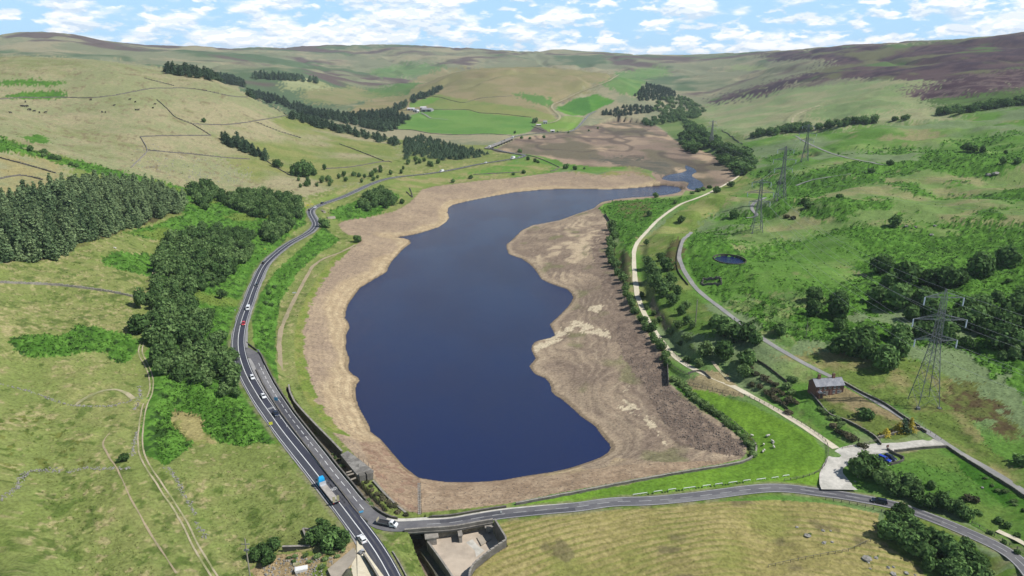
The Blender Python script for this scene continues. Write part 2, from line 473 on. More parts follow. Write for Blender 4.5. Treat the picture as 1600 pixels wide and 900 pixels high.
hum = (fbm(xf / 105, yf / 105, 3, 3) * 1.35 + fbm(xf / 34, yf / 40, 3, 7) * .42) * (5.6 * rightmask * sstep(0, 60, dO) * (1 - far)) \
    + fbm(xf / 45, yf / 45, 4, 9) * (1.9 * leftmask * (1 - far)) \
    + fbm(xf / 420, yf / 420, 5, 21) * 16 * far * sstep(0, 60, np.abs(U_f - 0.2) * 400)
# gullies on the moors
gul = 1 - np.abs(fbm(xf / 520, yf / 900, 4, 33))
hum -= sstep(0.72, 1.0, gul) * 16 * far * sstep(40, 140, zf)
hum *= sstep(0, 25, dO)
zf = zf + hum
# beach and bed: from the water line up to the top of the bare ground
onb = inb & ~inw
z_b = np.where(yf < 1250, 7.5, 4.5) * (dW / (dW + dO + 1e-6)) ** 0.85
z_b += 0.35 * fbm(xf / 14, yf / 14, 3, 5) * sstep(2, 14, dW) * sstep(0, 6, dO)
zf[onb] = np.maximum(z_b[onb], 0.02 + 0.02 * np.minimum(dW[onb], 4))
edge = ~inb & (dO < 40) & (dW > 0.5)
zt = np.where(yf < 1250, 7.5, 4.5)
bl = sstep(0, 14, dO)
zf = np.where(edge, zt * (1 - bl) + np.maximum(zf, 1.5) * bl, zf)
zf[inw] = -0.05 - np.minimum(dW[inw], 60) * 0.09
Z = zf.reshape(NR, NC)

# ================================================================== WAYS: traced centre lines, graded into the ground
A628 = [(640,985),(632,960),(622,927),(610,900),(603,885),(594,869),(584,853),(572,837),(560,823),(550,810),(542,800),(534,789),(517,768),(500,746.5),(485,727),(470,709),(452,686),(440,671),(430,656.5),(422,645),(410,629),(400,613),(390,596),
 (382,579),(376,561),(373,549),(372,538),(372.5,525),(375,512),(379,496),(387,475),(393,458),(400,440.5),(407.5,423),(414,412),(427,399.5),(443,386.5),(460,375.5),(475,368),(486,361),(492,355),(493.5,349),(490.5,343),(486.5,336),(484.5,330.5),(487,326),(496,321.5),
 (507,317.5),(520,313),(536,307.5),(550,301),(562,295.5),(572,290.5),(595,281.5),(612,277.5),(632,275),(660,272.5),(685,269),(712,264),(750,256),(775,252.3),(792.5,249.3),(807.5,247),(816.5,245),(820,242.7),(815,240.8),(803,239.2),(790,237.2),(776,234),(766,231)]
A628_FAR = [(797,215.6),(806,212.6),(820,210.2),(850,207.5),(880,206.5),(896,203.5),(906,195.5),(916,184),(922,178),(932,173)]
BROAD = [(380,541),(390,549),(397,556),(404,567),(410,580),(415,590),(420,600),(426,610),(433,621),(441,633),(449,645),(458,657),(470,672.5),(479,684),(490,698),(502,713),(514,729),(527,745),(538,758),(550,773),(560,785),(570,796.5),(580,806),(592,814),(608,820.5),(628,825),(652,825.5),
 (689,819.5),(726,813),(762,807),(800,801),(850,797),(925,790),(1000,783),(1075,775),(1150,767.7),(1200,764.3),(1225,764),(1275,766.5),(1325,773),(1375,783),(1412,793),(1450,808),(1487,823),(1525,843),(1562,866),(1600,893),(1650,932)]
TRAIL = [(1165,262.5),(1160,270),(1152,277),(1140,284.5),(1122,294),(1105,303),(1085,310.5),(1062,320),(1045,331),(1030,342),(1018,354),(1006,367),(996,379),(991,392),(990.5,405),(991,420),(993,440),(996,462),(1003,482),(1013,500),(1026,522),(1040,541),(1053,557),(1067,567),(1080,574),(1098,582),(1118,591),(1148,605),(1175,619),(1200,632),(1232,652),(1262,670),(1288,688),(1306,701)]
BRANCH = [(1113,562),(1122,575),(1129,586),(1140,597)]
LANE = [(1080,364),(1070,371),(1065,380),(1061,394),(1062,408),(1068,420),(1078,438),(1092,454),(1110,470),(1140,491),(1165,510),(1200,534),(1230,552),(1262,571),(1290,585),(1318,597),(1345,613),(1375,630),(1405,648),(1435,668),(1462,684),(1475,692),(1500,707),(1540,731),(1575,753),(1620,782)]
ACCESS = [(1311,766,13),(1305,757,9.5),(1301,745,7),(1301,733,7.5),(1307,720,9),(1323,709,8.5),(1345,703,7.5),(1375,699,5.5),(1410,695.5,5),(1440,692.5,5),(1470,689,6)]
SANDPATH = [(556,382),(545,388),(528,396),(506,404),(489,416),(480,430.5),(470,449),(461,466),(450,488),(443,505),(437.5,520),(436.5,540),(437.5,560),(438.5,575),(439,592),(443,608)]
FARMTRACK = [(252,390),(246,404),(241,425),(236,450),(236.5,478),(236,500),(226,527),(219,550),(229,570),(236,590),(236,612),(227,632),(222,655),(219.5,680),(221,707),(232,730),(250,757),(270,787),(290,820),(307,855),(325,885),(336,902),(360,945)]
LOOP = [(118,634),(130,624),(145,616),(160,610),(177,607.5),(193,612),(203,619),(208,625)]
FIELDLINE = [(172,676),(160,692),(170,712),(184,735),(205,780),(222,811),(240,842),(258,868),(276,896)]
HILLTRACK = [(968,116),(958,122),(950,127),(927,135.5),(900,146),(880,156.5),(866,162),(862,166.5),(866,173),(874,180),(873,187),(858,192.5),(842,193.5)]
MOORTRACK = [(1281,165),(1268,169),(1256,174),(1243,180.5),(1238.5,187),(1238.5,193)]
MOORTRACK2 = [(1243,212),(1252,218),(1265,225),(1285,234),(1305,241.5),(1335,249),(1360,253.5),(1386,259)]
MOORTRACK3 = [(1244,291),(1256,285),(1275,280),(1300,276),(1330,271)]
PYLONTRACK = [(1196,309),(1183,314),(1176,320),(1175,328),(1182,334),(1180,339),(1166,341)]
FARMLANE = [(658,176),(666,180),(673,184.5),(685,185.5),(700,187)]

def way_line(pts, step=6.0, smooth=7, zlift=0.0):
    P = spline([p[:2] for p in pts], step)
    G = ground([p[0] for p in P], [p[1] for p in P])
    # even spacing along the ground
    d = np.concatenate([[0], np.cumsum(np.hypot(*np.diff(G[:, :2], axis=0).T))])
    sp = max(1.2, d[-1] / 260)
    n = max(4, int(d[-1] / sp)); t = np.linspace(0, d[-1], n)
    L = np.stack([np.interp(t, d, G[:, k]) for k in range(3)], -1)
    for it in range(3):
        for k in (0, 1):
            L[1:-1, k] = (L[:-2, k] + 2 * L[1:-1, k] + L[2:, k]) / 4
    m = max(3, int(smooth * 3.0 / sp) | 1)
    for it in range(3):
        z = np.pad(L[:, 2], m // 2, mode='edge'); L[:, 2] = np.convolve(z, np.ones(m) / m, 'valid')[:n]
    L[:, 2] += zlift
    w = None
    if len(pts[0]) > 2:
        q = np.array([p[2] for p in pts]); w = np.interp(np.linspace(0, 1, n), np.linspace(0, 1, len(q)), q)
    return L, w

WAYS = {}
def grade(name, pts, width, off=0.14, fade=5.0, smooth=7, zlift=0.0, sink=None):
    """level the ground under a way; the way itself is laid on top later"""
    global Z
    L, w = way_line(pts, smooth=smooth, zlift=zlift)
    WAYS[name] = (L, w if w is not None else np.full(len(L), width))
    hw = (w.max() if w is not None else width) / 2 + 0.6
    x, y, z = X.ravel(), Y.ravel(), Z.ravel()
    m = np.nonzero((x > L[:, 0].min() - 30) & (x < L[:, 0].max() + 30) & (y > L[:, 1].min() - 30) & (y < L[:, 1].max() + 30))[0]
    d, zr = seg_dist(x[m], y[m], L[:, :2], False, hw + fade + 12, L[:, 2])
    wide = np.maximum(y[m] * 0.004, 0)            # far rows are coarse: level a little more
    k = 1 - sstep(hw + wide, hw + wide + fade + wide, d)
    o = np.maximum(off, y[m] * 0.00045)
    z[m] = z[m] * (1 - k) + (zr - o) * k
    waymask[m] = np.maximum(waymask[m], 1 - sstep(hw + 1, hw + 4, d))
    Z = z.reshape(NR, NC)
waymask = np.zeros(NR * NC)
# flat shelf of the bywash channel between the branch road and the reservoir
CHANNEL = [(446,604),(452,603),(456,618),(466,634),(480,652),(500,672),(520,692),(540,712),(553,727),(556,742),(575,763),(598,785),(606,795),(596,797),(580,789),(566,773),(552,756),(536,736),(520,717),(500,693),(480,668),(462,645),(450,622)]
SPILL = [(664,834),(668,822),(700,818),(735,812),(766,806.5),(773,811),(782,826),(792,842),(768,858),(740,880),(734,892),(732,912),(730,945),(720,945),(704,896),(686,870)]
SPILL_Z = [4.4, 8, 8, 8, 8, 9.4, 9.2, 9.0, 8.0, 7.0, 6.6, 6.4, 6.2, 3.9, 4.0, 4.2]
STREAM = [(628,838),(664,830),(668,845),(704,897),(722,940),(690,945),(665,905),(648,872)]
grade('access', ACCESS, 5.0, smooth=6)
grade('lane', LANE, 3.2, smooth=6)
grade('trail', TRAIL, 3.4, off=0.1, smooth=6)
grade('branch_trail', BRANCH, 1.8, off=0.08, smooth=4)
grade('sand_path', SANDPATH, 2.6, off=0.08, smooth=6)
grade('farm_track', FARMTRACK, 2.6, off=0.06, fade=3, smooth=3)
grade('loop_path', LOOP, 1.6, off=0.06, fade=3, smooth=3)
grade('field_line', FIELDLINE, 0.5, off=0.05, fade=2, smooth=3)
grade('hill_track', HILLTRACK, 7.0, smooth=3)
grade('moor_track', MOORTRACK, 5.0, smooth=3)
grade('moor_track_b', MOORTRACK2, 3.6, smooth=3)
grade('moor_track_c', MOORTRACK3, 3.0, smooth=3)
grade('pylon_track', PYLONTRACK, 3.6, smooth=3)
grade('farm_lane', FARMLANE, 5.0, smooth=3)
grade('a628', A628, 8.6, smooth=14)
grade('a628_far', A628_FAR, 8.0, smooth=5)
grade('branch_road', BROAD, 6.0, smooth=14)

def flat_zone(poly_px, zfun, z_ref):
    """cut a level floor into the ground inside an outline traced at height z_ref"""
    zr = z_ref if isinstance(z_ref, list) else [z_ref] * len(poly_px)
    P = np.array([at_z([p], q)[0] for p, q in zip(poly_px, zr)])
    x, y, z = X.ravel(), Y.ravel(), Z.ravel()
    m = in_poly(x, y, P)
    z[m] = zfun(x[m], y[m])
    waymask[m] = 1.0
    return P, m
CHANNEL_P, ch_m = flat_zone(CHANNEL, lambda x, y: np.full(x.shape, 6.3), 8.6)
SPILL_P, sp_m = flat_zone(SPILL, lambda x, y: 3.2 + 0.03 * (y - 205), SPILL_Z)
STREAM_P, st_m = flat_zone(STREAM, lambda x, y: -0.8 + 0.06 * (y - 195), 0.5)
Z_BASE = Z.copy()
# round pond sunk in the right hand pasture
_pc = ground(1140, 405.5)[0]; _pr = 22 * (_pc[1] * CP + (CAM_H - _pc[2]) * SP) / F
def sink_pond():
    x, y, z = X.ravel(), Y.ravel(), Z.ravel()
    d = np.hypot(x - _pc[0], (y - _pc[1]) / 1.25)
    rim = _pc[2]
    m = d < _pr + 9
    k = 1 - sstep(_pr + 1, _pr + 9, d[m])
    z[m] = z[m] * (1 - k) + rim * k
    m2 = d < _pr + .4
    z[m2] = rim - 1.6
    waymask[m] = np.maximum(waymask[m], k)
sink_pond()

# ================================================================== LAND COVER
xf, yf, zf = X.ravel(), Y.ravel(), Z.ravel().copy()
N = len(xf)
def world_poly(pts, step=14): 
    G = ground(*zip(*dense(pts, step, True)))
    return G[:, :2]
# ragged edges: test outlines at slightly wandering positions
ragx = fbm(xf / 9, yf / 9, 3, 41); ragy = fbm(xf / 9, yf / 9, 3, 47)
ragX = fbm(xf / 60, yf / 60, 3, 53); ragY = fbm(xf / 60, yf / 60, 3, 59)
jx = _rng.normal(0, 1, N); jy = _rng.normal(0, 1, N)
pix = yf / 683.0
def region(pts, rag=1.0, soft=1.6):
    s = rag * (1.2 + 0.0022 * yf)
    if soft and rag > .35:          # a ragged, feathered border
        e = soft * rag * pix
        return in_poly(xf + ragx * s + ragX * s * 1.2 + jx * e, yf + ragy * s * 1.4 + ragY * s * 2 + jy * e * np.clip(yf / 155, 1, 8), world_poly(pts))
    return in_poly(xf + ragx * s + ragX * s * 1.2, yf + ragy * s * 1.4 + ragY * s * 2, world_poly(pts))
def L(r, g, b, k=0.82): return np.array(srgb(r, g, b)) * k      # colour of the thing itself
pix = yf / 683.0                                                  # metres per pixel, to drop detail that cannot show
def fine(lam, o, seed, gain=0.55):
    return fbm(xf / lam, yf / lam, o, seed, gain) * np.clip(lam / (1.5 * pix), 0, 1)
nA = fbm(xf / 85, yf / 85, 4, 61); nB = fbm(xf / 22, yf / 22, 4, 67); nC = fine(6, 3, 71); nD = fine(1.9, 2, 73); nE = fbm(xf / 300, yf / 300, 5, 79)
nF = fbm(xf / 700, yf / 500, 5, 83)
col = np.zeros((N, 3)); bump = np.full(N, 0.10)
def mixc(a, b, t): return a * (1 - t[:, None]) + b * t[:, None]
def paint(m, c): col[m] = c[m] if c.shape[0] == N else c

PINE_FLOOR = [(-70,398),(0,406),(60,408),(108,392),(190,360),(290,330),(288,318),(240,300),(180,293),(120,294),(60,306),(20,318),(-70,330)]
# moors, the far default
moor = mixc(np.tile(L(132,136,106), (N, 1)), L(158,151,120), sstep(-0.2, 0.7, nE + 0.5 * nB))
moor = mixc(moor, L(92,112,80), sstep(0.15, 0.6, nF + 0.3 * nA))
moor = mixc(moor, L(104,92,86), sstep(0.35, 0.75, fbm(xf / 420, yf / 320, 5, 91) + sstep(230, 330, zf) * 0.55))
col[:] = moor
DEFER = True
# pasture of the left hill spur
hillp = mixc(np.tile(L(144,147,106), (N, 1)), L(164,155,120), sstep(-0.35, 0.7, nA * .7 + 0.5 * nC))
hillp = mixc(hillp, L(128,134,86), sstep(0.0, 0.9, nE * 0.6 + nB * 0.5) * .8)
hillp = mixc(hillp, L(122,110,84), sstep(0.45, 0.9, nC + nB * 0.4) * .7)
HILL = [(-60,84),(0,85),(100,90),(200,97),(300,111),(360,128),(400,156),(460,183),(540,200),(614,217),(632,240),(560,287),(470,312),(400,306),(280,290),(170,262),(80,240),(-60,206)]
paint(region(HILL, .6), hillp)
grn = mixc(np.tile(L(122,134,74), (N, 1)), L(140,142,86), sstep(-0.4, 0.5, nB + 0.3 * nC))
paint(region([(400,190),(447,181),(520,200),(612,220),(628,244),(560,284),(470,306),(415,296),(345,245),(330,212)], 1), mixc(grn, hillp, sstep(-0.2, 0.8, nA)))
paint(region([(-60,212),(60,246),(122,264),(60,302),(-60,332)], 1), mixc(hillp, np.tile(L(160,150,105), (N, 1)), sstep(0, 1, nB + .5)))
# pasture nearest on the left
near = mixc(np.tile(L(126,138,76), (N, 1)), L(148,147,94), sstep(-0.5, 1.1, nA * 0.6 + nB * 0.4 + nC * 0.6))
near = mixc(near, L(110,126,62), sstep(-0.1, 0.9, fbm(xf / 34, yf / 34, 4, 97) * .7 + 0.5 * nC) * .7)
near = mixc(near, L(178,164,122), sstep(0.5, 0.95, .7 * nC + 0.8 * nD + nA * 0.3) * 0.6)
near = mixc(near, L(84,104,46), sstep(0.5, 0.9, fine(4, 3, 101) + 0.5 * fbm(xf / 50, yf / 50, 3, 103)) * 0.75)
LEFT = [(-90,425),(0,412),(60,415),(120,400),(200,370),(252,376),(246,440),(240,500),(228,560),(242,600),(258,640),(330,640),(420,660),(470,725),(560,830),(640,905),(700,1000),(-260,1000)]
paint(region(LEFT, .6), near)
tus = in_poly(xf, yf, world_poly([(0,640),(60,640),(130,690),(150,720),(120,735),(0,760),(-60,760),(-60,640)])) & (fine(2.6, 2, 107) + 0.4 * nB > 0.42)
paint(tus, mixc(np.tile(L(88,104,48), (N, 1)), L(112,118,60), sstep(-.5, .5, nD))); bump[tus] = .3
# valley grass on the right; the same meadow fills what no outline covers nearby
rg = mixc(np.tile(L(98,136,58), (N, 1)), L(132,152,88), sstep(-0.1, 0.8, nA + 0.4 * nB))
rg = mixc(rg, L(146,142,100), sstep(0.35, 0.95, fbm(xf / 40, yf / 60, 4, 109) + 0.3 * nC))
rg = mixc(rg, L(122,140,96), sstep(0.1, 0.6, fbm(xf / 120, yf / 90, 4, 113)))
RIGHT = [(925,330),(1000,308),(1072,310),(1165,262),(1168,222),(1250,208),(1345,196),(1480,188),(1720,150),(1900,1000),(640,1000),(790,842),(780,812),(1170,722)]
mR = region(RIGHT, .5)
paint(mR, rg)
loose = (col == moor).all(1) & (yf < 1500)
paint(loose, np.where((xf < 0)[:, None], near, rg))
paint(region(PINE_FLOOR, .5), mixc(np.tile(L(92,88,58), (N, 1)), L(120,124,70), sstep(-.3, .6, nB + .4 * nC)))
fern = mixc(np.tile(L(76,116,42), (N, 1)), L(98,140,56), sstep(-0.5, 0.5, nC + 0.7 * nD + 0.4 * nB))
fern = mixc(fern, L(58,86,38), sstep(0.2, 0.8, fine(3.2, 3, 117) + 0.3 * nB))
fb = fbm(xf / 48, yf / 66, 4, 121) + 0.25 * nC
def bracken(pts, rag=1.0, thr=None, c=None, b=.55):
    m = region(pts, rag)
    if thr is not None: m &= fb > thr
    paint(m, fern if c is None else c); bump[m] = b
    return m
grassy = [(1210,330),(1330,275),(1450,262),(1600,290),(1720,330),(1600,355),(1480,352),(1420,345),(1330,350),(1290,362),(1230,372),(1150,395),(1130,372)]
mG = region(grassy, 1.5)
straw = mixc(np.tile(L(118,142,80), (N, 1)), L(146,146,100), sstep(-.1, .9, nB + .4 * nA))
for pts, thr in (([(1075,352),(1160,330),(1300,296),(1500,240),(1720,215),(1720,600),(1500,600),(1400,560),(1200,520),(1130,480),(1090,440),(1064,400)], -0.12),
                 ([(1195,225),(1300,240),(1450,225),(1600,200),(1720,190),(1720,300),(1400,300),(1180,300)], 0.18),
                 ([(1200,290),(1330,255),(1345,262),(1290,300),(1215,330)], -0.5),
                 ([(1165,455),(1250,470),(1330,440),(1380,420),(1440,380),(1720,370),(1720,560),(1560,580),(1490,540),(1400,545),(1350,540),(1300,530),(1225,500)], -0.55),
                 ([(1090,372),(1180,365),(1235,350),(1300,365),(1240,390),(1100,385)], -.5),
                 ([(1300,372),(1420,348),(1600,345),(1720,360),(1720,480),(1440,480),(1330,420)], -.45),
                 ([(1490,545),(1600,560),(1720,580),(1720,700),(1590,690),(1540,620)], -.3),
                 ([(1180,265),(1240,258),(1250,275),(1180,300)], -.2)):
    m = bracken(pts, 1.2, thr)
paint(mG & (fb < .42), straw); bump[mG & (fb < .42)] = .15
dull = region([(1165,470),(1245,455),(1300,470),(1225,500),(1290,545),(1250,560),(1180,520),(1120,480)], 1.5) & (nB < .3)
paint(dull, mixc(np.tile(L(104,134,70), (N, 1)), L(136,148,92), sstep(-.4, .6, nC + nB)))
yel = region([(1205,560),(1300,545),(1420,560),(1500,600),(1520,690),(1600,760),(1600,800),(1480,700),(1400,640),(1320,595),(1262,566)], 1.2)
paint(yel, mixc(np.tile(L(108,128,62), (N, 1)), L(142,136,90), sstep(-.1, .9, nB + .6 * nC)))
brn = region([(1440,650),(1490,590),(1530,610),(1590,680),(1570,700),(1480,655)], 2) & (nB + .5 * nC > -.1)
paint(brn, mixc(np.tile(L(92,80,56), (N, 1)), L(106,114,62), sstep(-.6, .35, nC + .5 * nD)))
fernm = bump > .5
# headland between reservoir and trail, banks by the trail
bracken([(930,325),(960,314),(1010,309),(1060,311),(1082,306),(1060,318),(1030,340),(1005,364),(990,385),(984,400),(972,385),(962,365),(952,345)], .6)
rough = mixc(np.tile(L(94,92,62), (N, 1)), L(88,116,50), sstep(-.2, .5, nC + nB))
paint(region([(950,384),(985,400),(985,440),(990,465),(1003,490),(1040,545),(1045,600),(1020,545),(995,500),(978,465),(968,430),(958,412)], .5), rough)
paint(region([(965,318),(1010,312),(1020,325),(1000,345),(965,340)], .8) & (nC > .0), mixc(np.tile(L(112,112,70), (N, 1)), L(86,120,48), sstep(-.3, .5, nB)))
lawnish = mixc(np.tile(L(116,138,66), (N, 1)), L(144,148,90), sstep(-.4, .5, nB + .4 * nC))
paint(region([(1165,268),(1172,285),(1140,310),(1110,335),(1085,360),(1075,370),(1055,400),(1030,420),(1000,400),(1008,372),(1040,342),(1090,315)], .6), lawnish)
paint(region([(1060,372),(1072,390),(1066,420),(1030,425),(1040,400),(1052,375)], .6), mixc(np.tile(L(96,92,58), (N, 1)), L(90,112,50), sstep(0, .7, nC)))
paint(region([(1000,405),(1040,420),(1065,425),(1090,460),(1120,500),(1120,530),(1060,520),(1030,510),(1005,470)], .8), mixc(np.tile(L(96,126,56), (N, 1)), L(128,138,78), sstep(-.2, .6, nB)))
paint(region([(1020,460),(1042,505),(1052,512),(1040,515),(1015,478)], .3), mixc(np.tile(L(142,130,102), (N, 1)), L(120,126,78), sstep(.2, .7, nC)))
# mown lawn, banks and the hay field below the dam
lawn = mixc(np.tile(L(116,152,54), (N, 1)), L(104,140,50), sstep(-.5, .5, nB + .4 * nC))
paint(region([(1060,602),(1078,600),(1112,612),(1165,630),(1228,658),(1270,682),(1290,706),(1292,735),(1290,756),(1200,759),(1000,776),(850,792),(800,797),(830,785),(1000,752),(1130,728),(1164,717),(1180,702),(1150,672),(1100,628)], .25), lawn)
paint(region([(1056,600),(1078,606),(1150,660),(1184,690),(1180,712),(1168,714),(1163,690),(1130,662),(1085,628),(1060,614)], .5), mixc(np.tile(L(72,112,40), (N, 1)), L(104,112,60), sstep(0, .8, nC + .5 * nB)))
ga = np.array(ground(800, 905))[0]; 
# mowing lines run along the long curve of the field
FIELD = [(780,815),(792,812),(900,801),(1050,786),(1200,780),(1290,786),(1372,802),(1372,836),(1405,860),(1440,885),(1470,920),(1500,1000),(640,1000),(725,930),(738,882),(792,842)]
fc = at_z([(1480,1500)], 5)[0]
rad = np.hypot(xf - fc[0], (yf - fc[1]) * 1.25) + 1.6 * fbm(xf / 30, yf / 30, 2, 131)
st = (np.sin(rad * 2 * math.pi / 3.4) * .75 + np.sin(rad * 2 * math.pi / 1.7 + 1.0) * .35) * (.8 + .6 * fbm(xf / 25, yf / 25, 2, 133))
hay = mixc(np.tile(L(150,142,88), (N, 1)), L(170,157,106), sstep(-.4, 1.0, st + .5 * nC + .4 * nD))
hay = mixc(hay, L(128,134,70), sstep(-.1, 1.0, -st + .9 * fbm(xf / 18, yf / 18, 3, 137)) * .7)
hay = mixc(hay, L(112,104,76), sstep(.35, .85, fbm(xf / 13, yf / 9, 3, 139) + .25 * nC) * .75 * sstep(188, 200, 420 - yf * 1.0 + 0 * xf))
mF = region(FIELD, .15); paint(mF, hay); bump[mF] = .06
paint(region([(1370,838),(1402,862),(1440,890),(1480,960),(1560,1000),(1640,960),(1560,880),(1480,830),(1440,812),(1385,790)], .4), mixc(np.tile(L(92,128,48), (N, 1)), L(120,134,66), sstep(-.3, .6, nB)))
lush = mixc(np.tile(L(90,128,54), (N, 1)), L(108,134,64), sstep(-.4, .5, nB + .4 * nC))
paint(region([(1385,712),(1440,706),(1478,702),(1540,742),(1620,792),(1640,880),(1600,870),(1540,836),(1470,795),(1420,760),(1388,735)], .4), lush)
paint(region([(1475,703),(1500,716),(1620,790),(1620,830),(1560,790),(1500,740)], .6), mixc(np.tile(L(66,110,36), (N, 1)), L(96,128,54), sstep(-.3, .6, nC)))
paint(region([(1250,655),(1320,690),(1340,700),(1310,700),(1285,682)], .4), lush)
yard = mixc(np.tile(L(148,134,98), (N, 1)), L(106,122,60), sstep(-.6, .15, nB + .5 * nC))
paint(region([(1275,618),(1320,604),(1350,622),(1400,650),(1440,676),(1400,690),(1370,684),(1330,660),(1292,640)], .3), yard)
paint(region([(1100,580),(1140,584),(1150,602),(1165,622),(1110,612),(1080,606),(1075,595)], .4), mixc(np.tile(L(160,146,110), (N, 1)), L(118,130,70), sstep(0, .8, nB)))
# bracken and rough grass on the left
bg = mixc(fern, np.tile(L(112,132,60), (N, 1)), sstep(.15, .7, fbm(xf / 26, yf / 26, 3, 143)))
bracken([(-60,200),(0,212),(60,236),(120,250),(170,262),(280,290),(330,300),(420,318),(482,325),(478,350),(442,374),(424,402),(402,422),(384,470),(366,515),(362,548),(300,540),(240,420),(254,378),(190,362),(286,336),(280,304),(200,290),(150,272),(110,262),(60,246),(-60,226)], .5, None, bg)
bracken([(252,374),(330,350),(470,335),(445,374),(402,420),(382,470),(364,520),(366,556),(392,602),(418,640),(446,690),(412,690),(392,690),(352,690),(320,668),(310,650),(268,645),(300,690),(262,728),(228,706),(228,640),(238,600),(224,560),(236,500),(246,430)], .4, None, mixc(fern, bg, sstep(0, .5, nA)))
bracken([(160,402),(180,393),(242,396),(241,431),(200,425),(166,412)], .4)
bracken([(10,532),(30,522),(98,526),(115,512),(150,510),(190,520),(222,530),(214,547),(190,568),(165,560),(160,548),(110,552),(60,558),(14,548)], .5)
bracken([(225,640),(262,646),(305,690),(262,728),(228,708),(222,680)], .4)
bracken([(318,648),(398,652),(428,688),(380,692),(350,690),(318,668)], .4)
paint(region([(270,640),(318,646),(320,672),(345,690),(310,694),(275,664)], .5), mixc(np.tile(L(160,150,100), (N, 1)), L(132,138,76), sstep(-.2, .6, nC)))
bracken([(505,352),(530,376),(500,396),(460,430),(440,470),(432,520),(436,600),(424,592),(400,548),(392,500),(405,460),(430,422),(470,388)], .3)
bracken([(512,330),(560,312),(600,296),(625,306),(600,332),(550,347),(522,344)], .4)
paint(region([(440,330),(560,290),(640,276),(760,258),(800,252),(830,249),(868,262),(840,272),(760,280),(680,290),(650,300),(625,305),(600,285),(540,310)], .6), mixc(np.tile(L(126,142,74), (N, 1)), L(154,148,100), sstep(-.3, .6, nB + .5 * nA)))
paint(region([(690,284),(800,252),(850,252),(800,268)], .6), mixc(np.tile(L(104,140,62), (N, 1)), L(136,144,84), sstep(-.3, .6, nB)))
paint(region([(430,330),(480,312),(600,272),(700,252),(780,238),(760,232),(640,240),(630,262),(560,284),(480,310),(420,306)], .8), mixc(np.tile(L(142,146,92), (N, 1)), L(118,134,70), sstep(-.3, .6, nA + .4 * nB)))
for pts in ([(8,150),(40,143.5),(98,142),(106,151),(95,154.5),(22,155)], [(0,127),(40,124),(100,127.5),(103,133),(50,133.5),(0,134)], [(36,214),(64,210),(78,218),(74,224),(50,224)]):
    bracken(pts, .4, None, mixc(np.tile(L(88,130,48), (N, 1)), L(76,116,44), sstep(-.4, .4, nC)), .3)
# fields and woods floor up the valley
def field(pts, a, b, rag=.15, lam=None):
    paint(region(pts, rag), mixc(np.tile(L(*a), (N, 1)), L(*b), sstep(-.5, .6, (nA if lam is None else lam) + .3 * nB)))
field([(540,176),(680,108),(760,106),(860,104),(960,116),(965,122),(900,150),(862,170),(870,192),(838,196),(760,180),(660,172),(600,186)], (138,134,92), (152,140,104), 1.0)
field([(660,160),(680,148),(760,160),(835,170),(866,182),(866,190),(838,184),(760,180),(676,172)], (122,138,76), (136,142,84))
field([(640,160),(672,152),(688,154),(672,162),(640,171)], (108,146,64), (118,148,72))
field([(612,202),(640,182),(656,174),(676,172),(728,172),(760,178),(832,184),(838,194),(826,207),(800,211),(760,209),(715,210),(672,207.5),(645,203)], (100,140,66), (112,146,72))
field([(868,172),(905,152),(930,146),(962,158),(930,172),(910,181),(890,180)], (84,136,50), (104,148,60))
field([(868,168),(905,152),(918,152),(925,175),(910,181)], (74,120,50), (84,128,54))
field([(840,192),(870,186),(890,181),(912,183),(898,204),(856,206)], (118,150,68), (132,150,82))
field([(935,132),(968,117),(1010,126),(1002,150),(990,152)], (96,132,70), (112,140,80), .5)
field([(962,114),(1000,108),(1046,105),(1044,116),(1010,124),(975,122)], (104,138,78), (118,144,86), .8)
field([(800,146),(840,148),(866,160),(862,167),(830,160)], (86,126,58), (96,130,66), .5)
field([(570,112),(640,98),(700,104),(660,118),(600,122)], (100,130,78), (116,136,88), .8)
field([(575,140),(640,128),(662,130),(640,146),(600,152)], (88,122,62), (104,128,72), .8)
field([(430,120),(500,125),(520,140),(450,140)], (160,164,120), (146,150,104), .8)
field([(470,140),(560,135),(600,152),(540,165),(480,160)], (142,138,98), (124,132,84), 1.0)
field([(1020,190),(1080,172),(1160,205),(1168,240),(1150,244),(1110,240),(1060,222)], (108,132,74), (124,140,84), .6)
field([(1085,170),(1200,140),(1440,120),(1480,150),(1500,185),(1350,197),(1250,208),(1170,216),(1120,200)], (138,154,104), (156,156,116), 1.0)
field([(1280,165),(1400,130),(1445,140),(1430,165),(1350,185),(1260,185)], (146,152,108), (128,148,96), 1.0)
field([(800,216),(850,212),(880,206),(960,190),(900,206),(896,210)], (150,148,104), (134,140,84), .4)
# heather moor on the right
hm = fbm(xf / 130, yf / 260, 5, 149) + .35 * fbm(xf / 30, yf / 60, 3, 151)
heath = mixc(np.tile(L(72,58,66), (N, 1)), L(98,80,80), sstep(-.4, .5, fbm(xf / 60, yf / 90, 4, 157) + .4 * nB))
heath = mixc(heath, L(108,108,78), sstep(.1, .55, hm))
heath = mixc(heath, L(92,116,66), sstep(.45, .8, fbm(xf / 170, yf / 200, 4, 163)))
mH = region([(1100,158),(1160,140),(1230,122),(1300,100),(1290,92),(1200,96),(1180,84),(1300,74),(1420,68),(1600,54),(1760,46),(1760,110),(1560,112),(1480,128),(1440,126),(1330,122),(1290,124),(1240,130),(1190,150),(1110,162)], 1.2)
paint(mH, heath)
mH2 = region([(1414,142),(1450,132),(1530,116),(1620,104),(1720,100),(1720,140),(1600,138),(1540,146),(1490,155),(1440,156)], 1.2)
paint(mH2, mixc(np.tile(L(80,62,68), (N, 1)), L(112,96,92), sstep(-.1, .6, nB + .3 * nC + .3 * hm)))
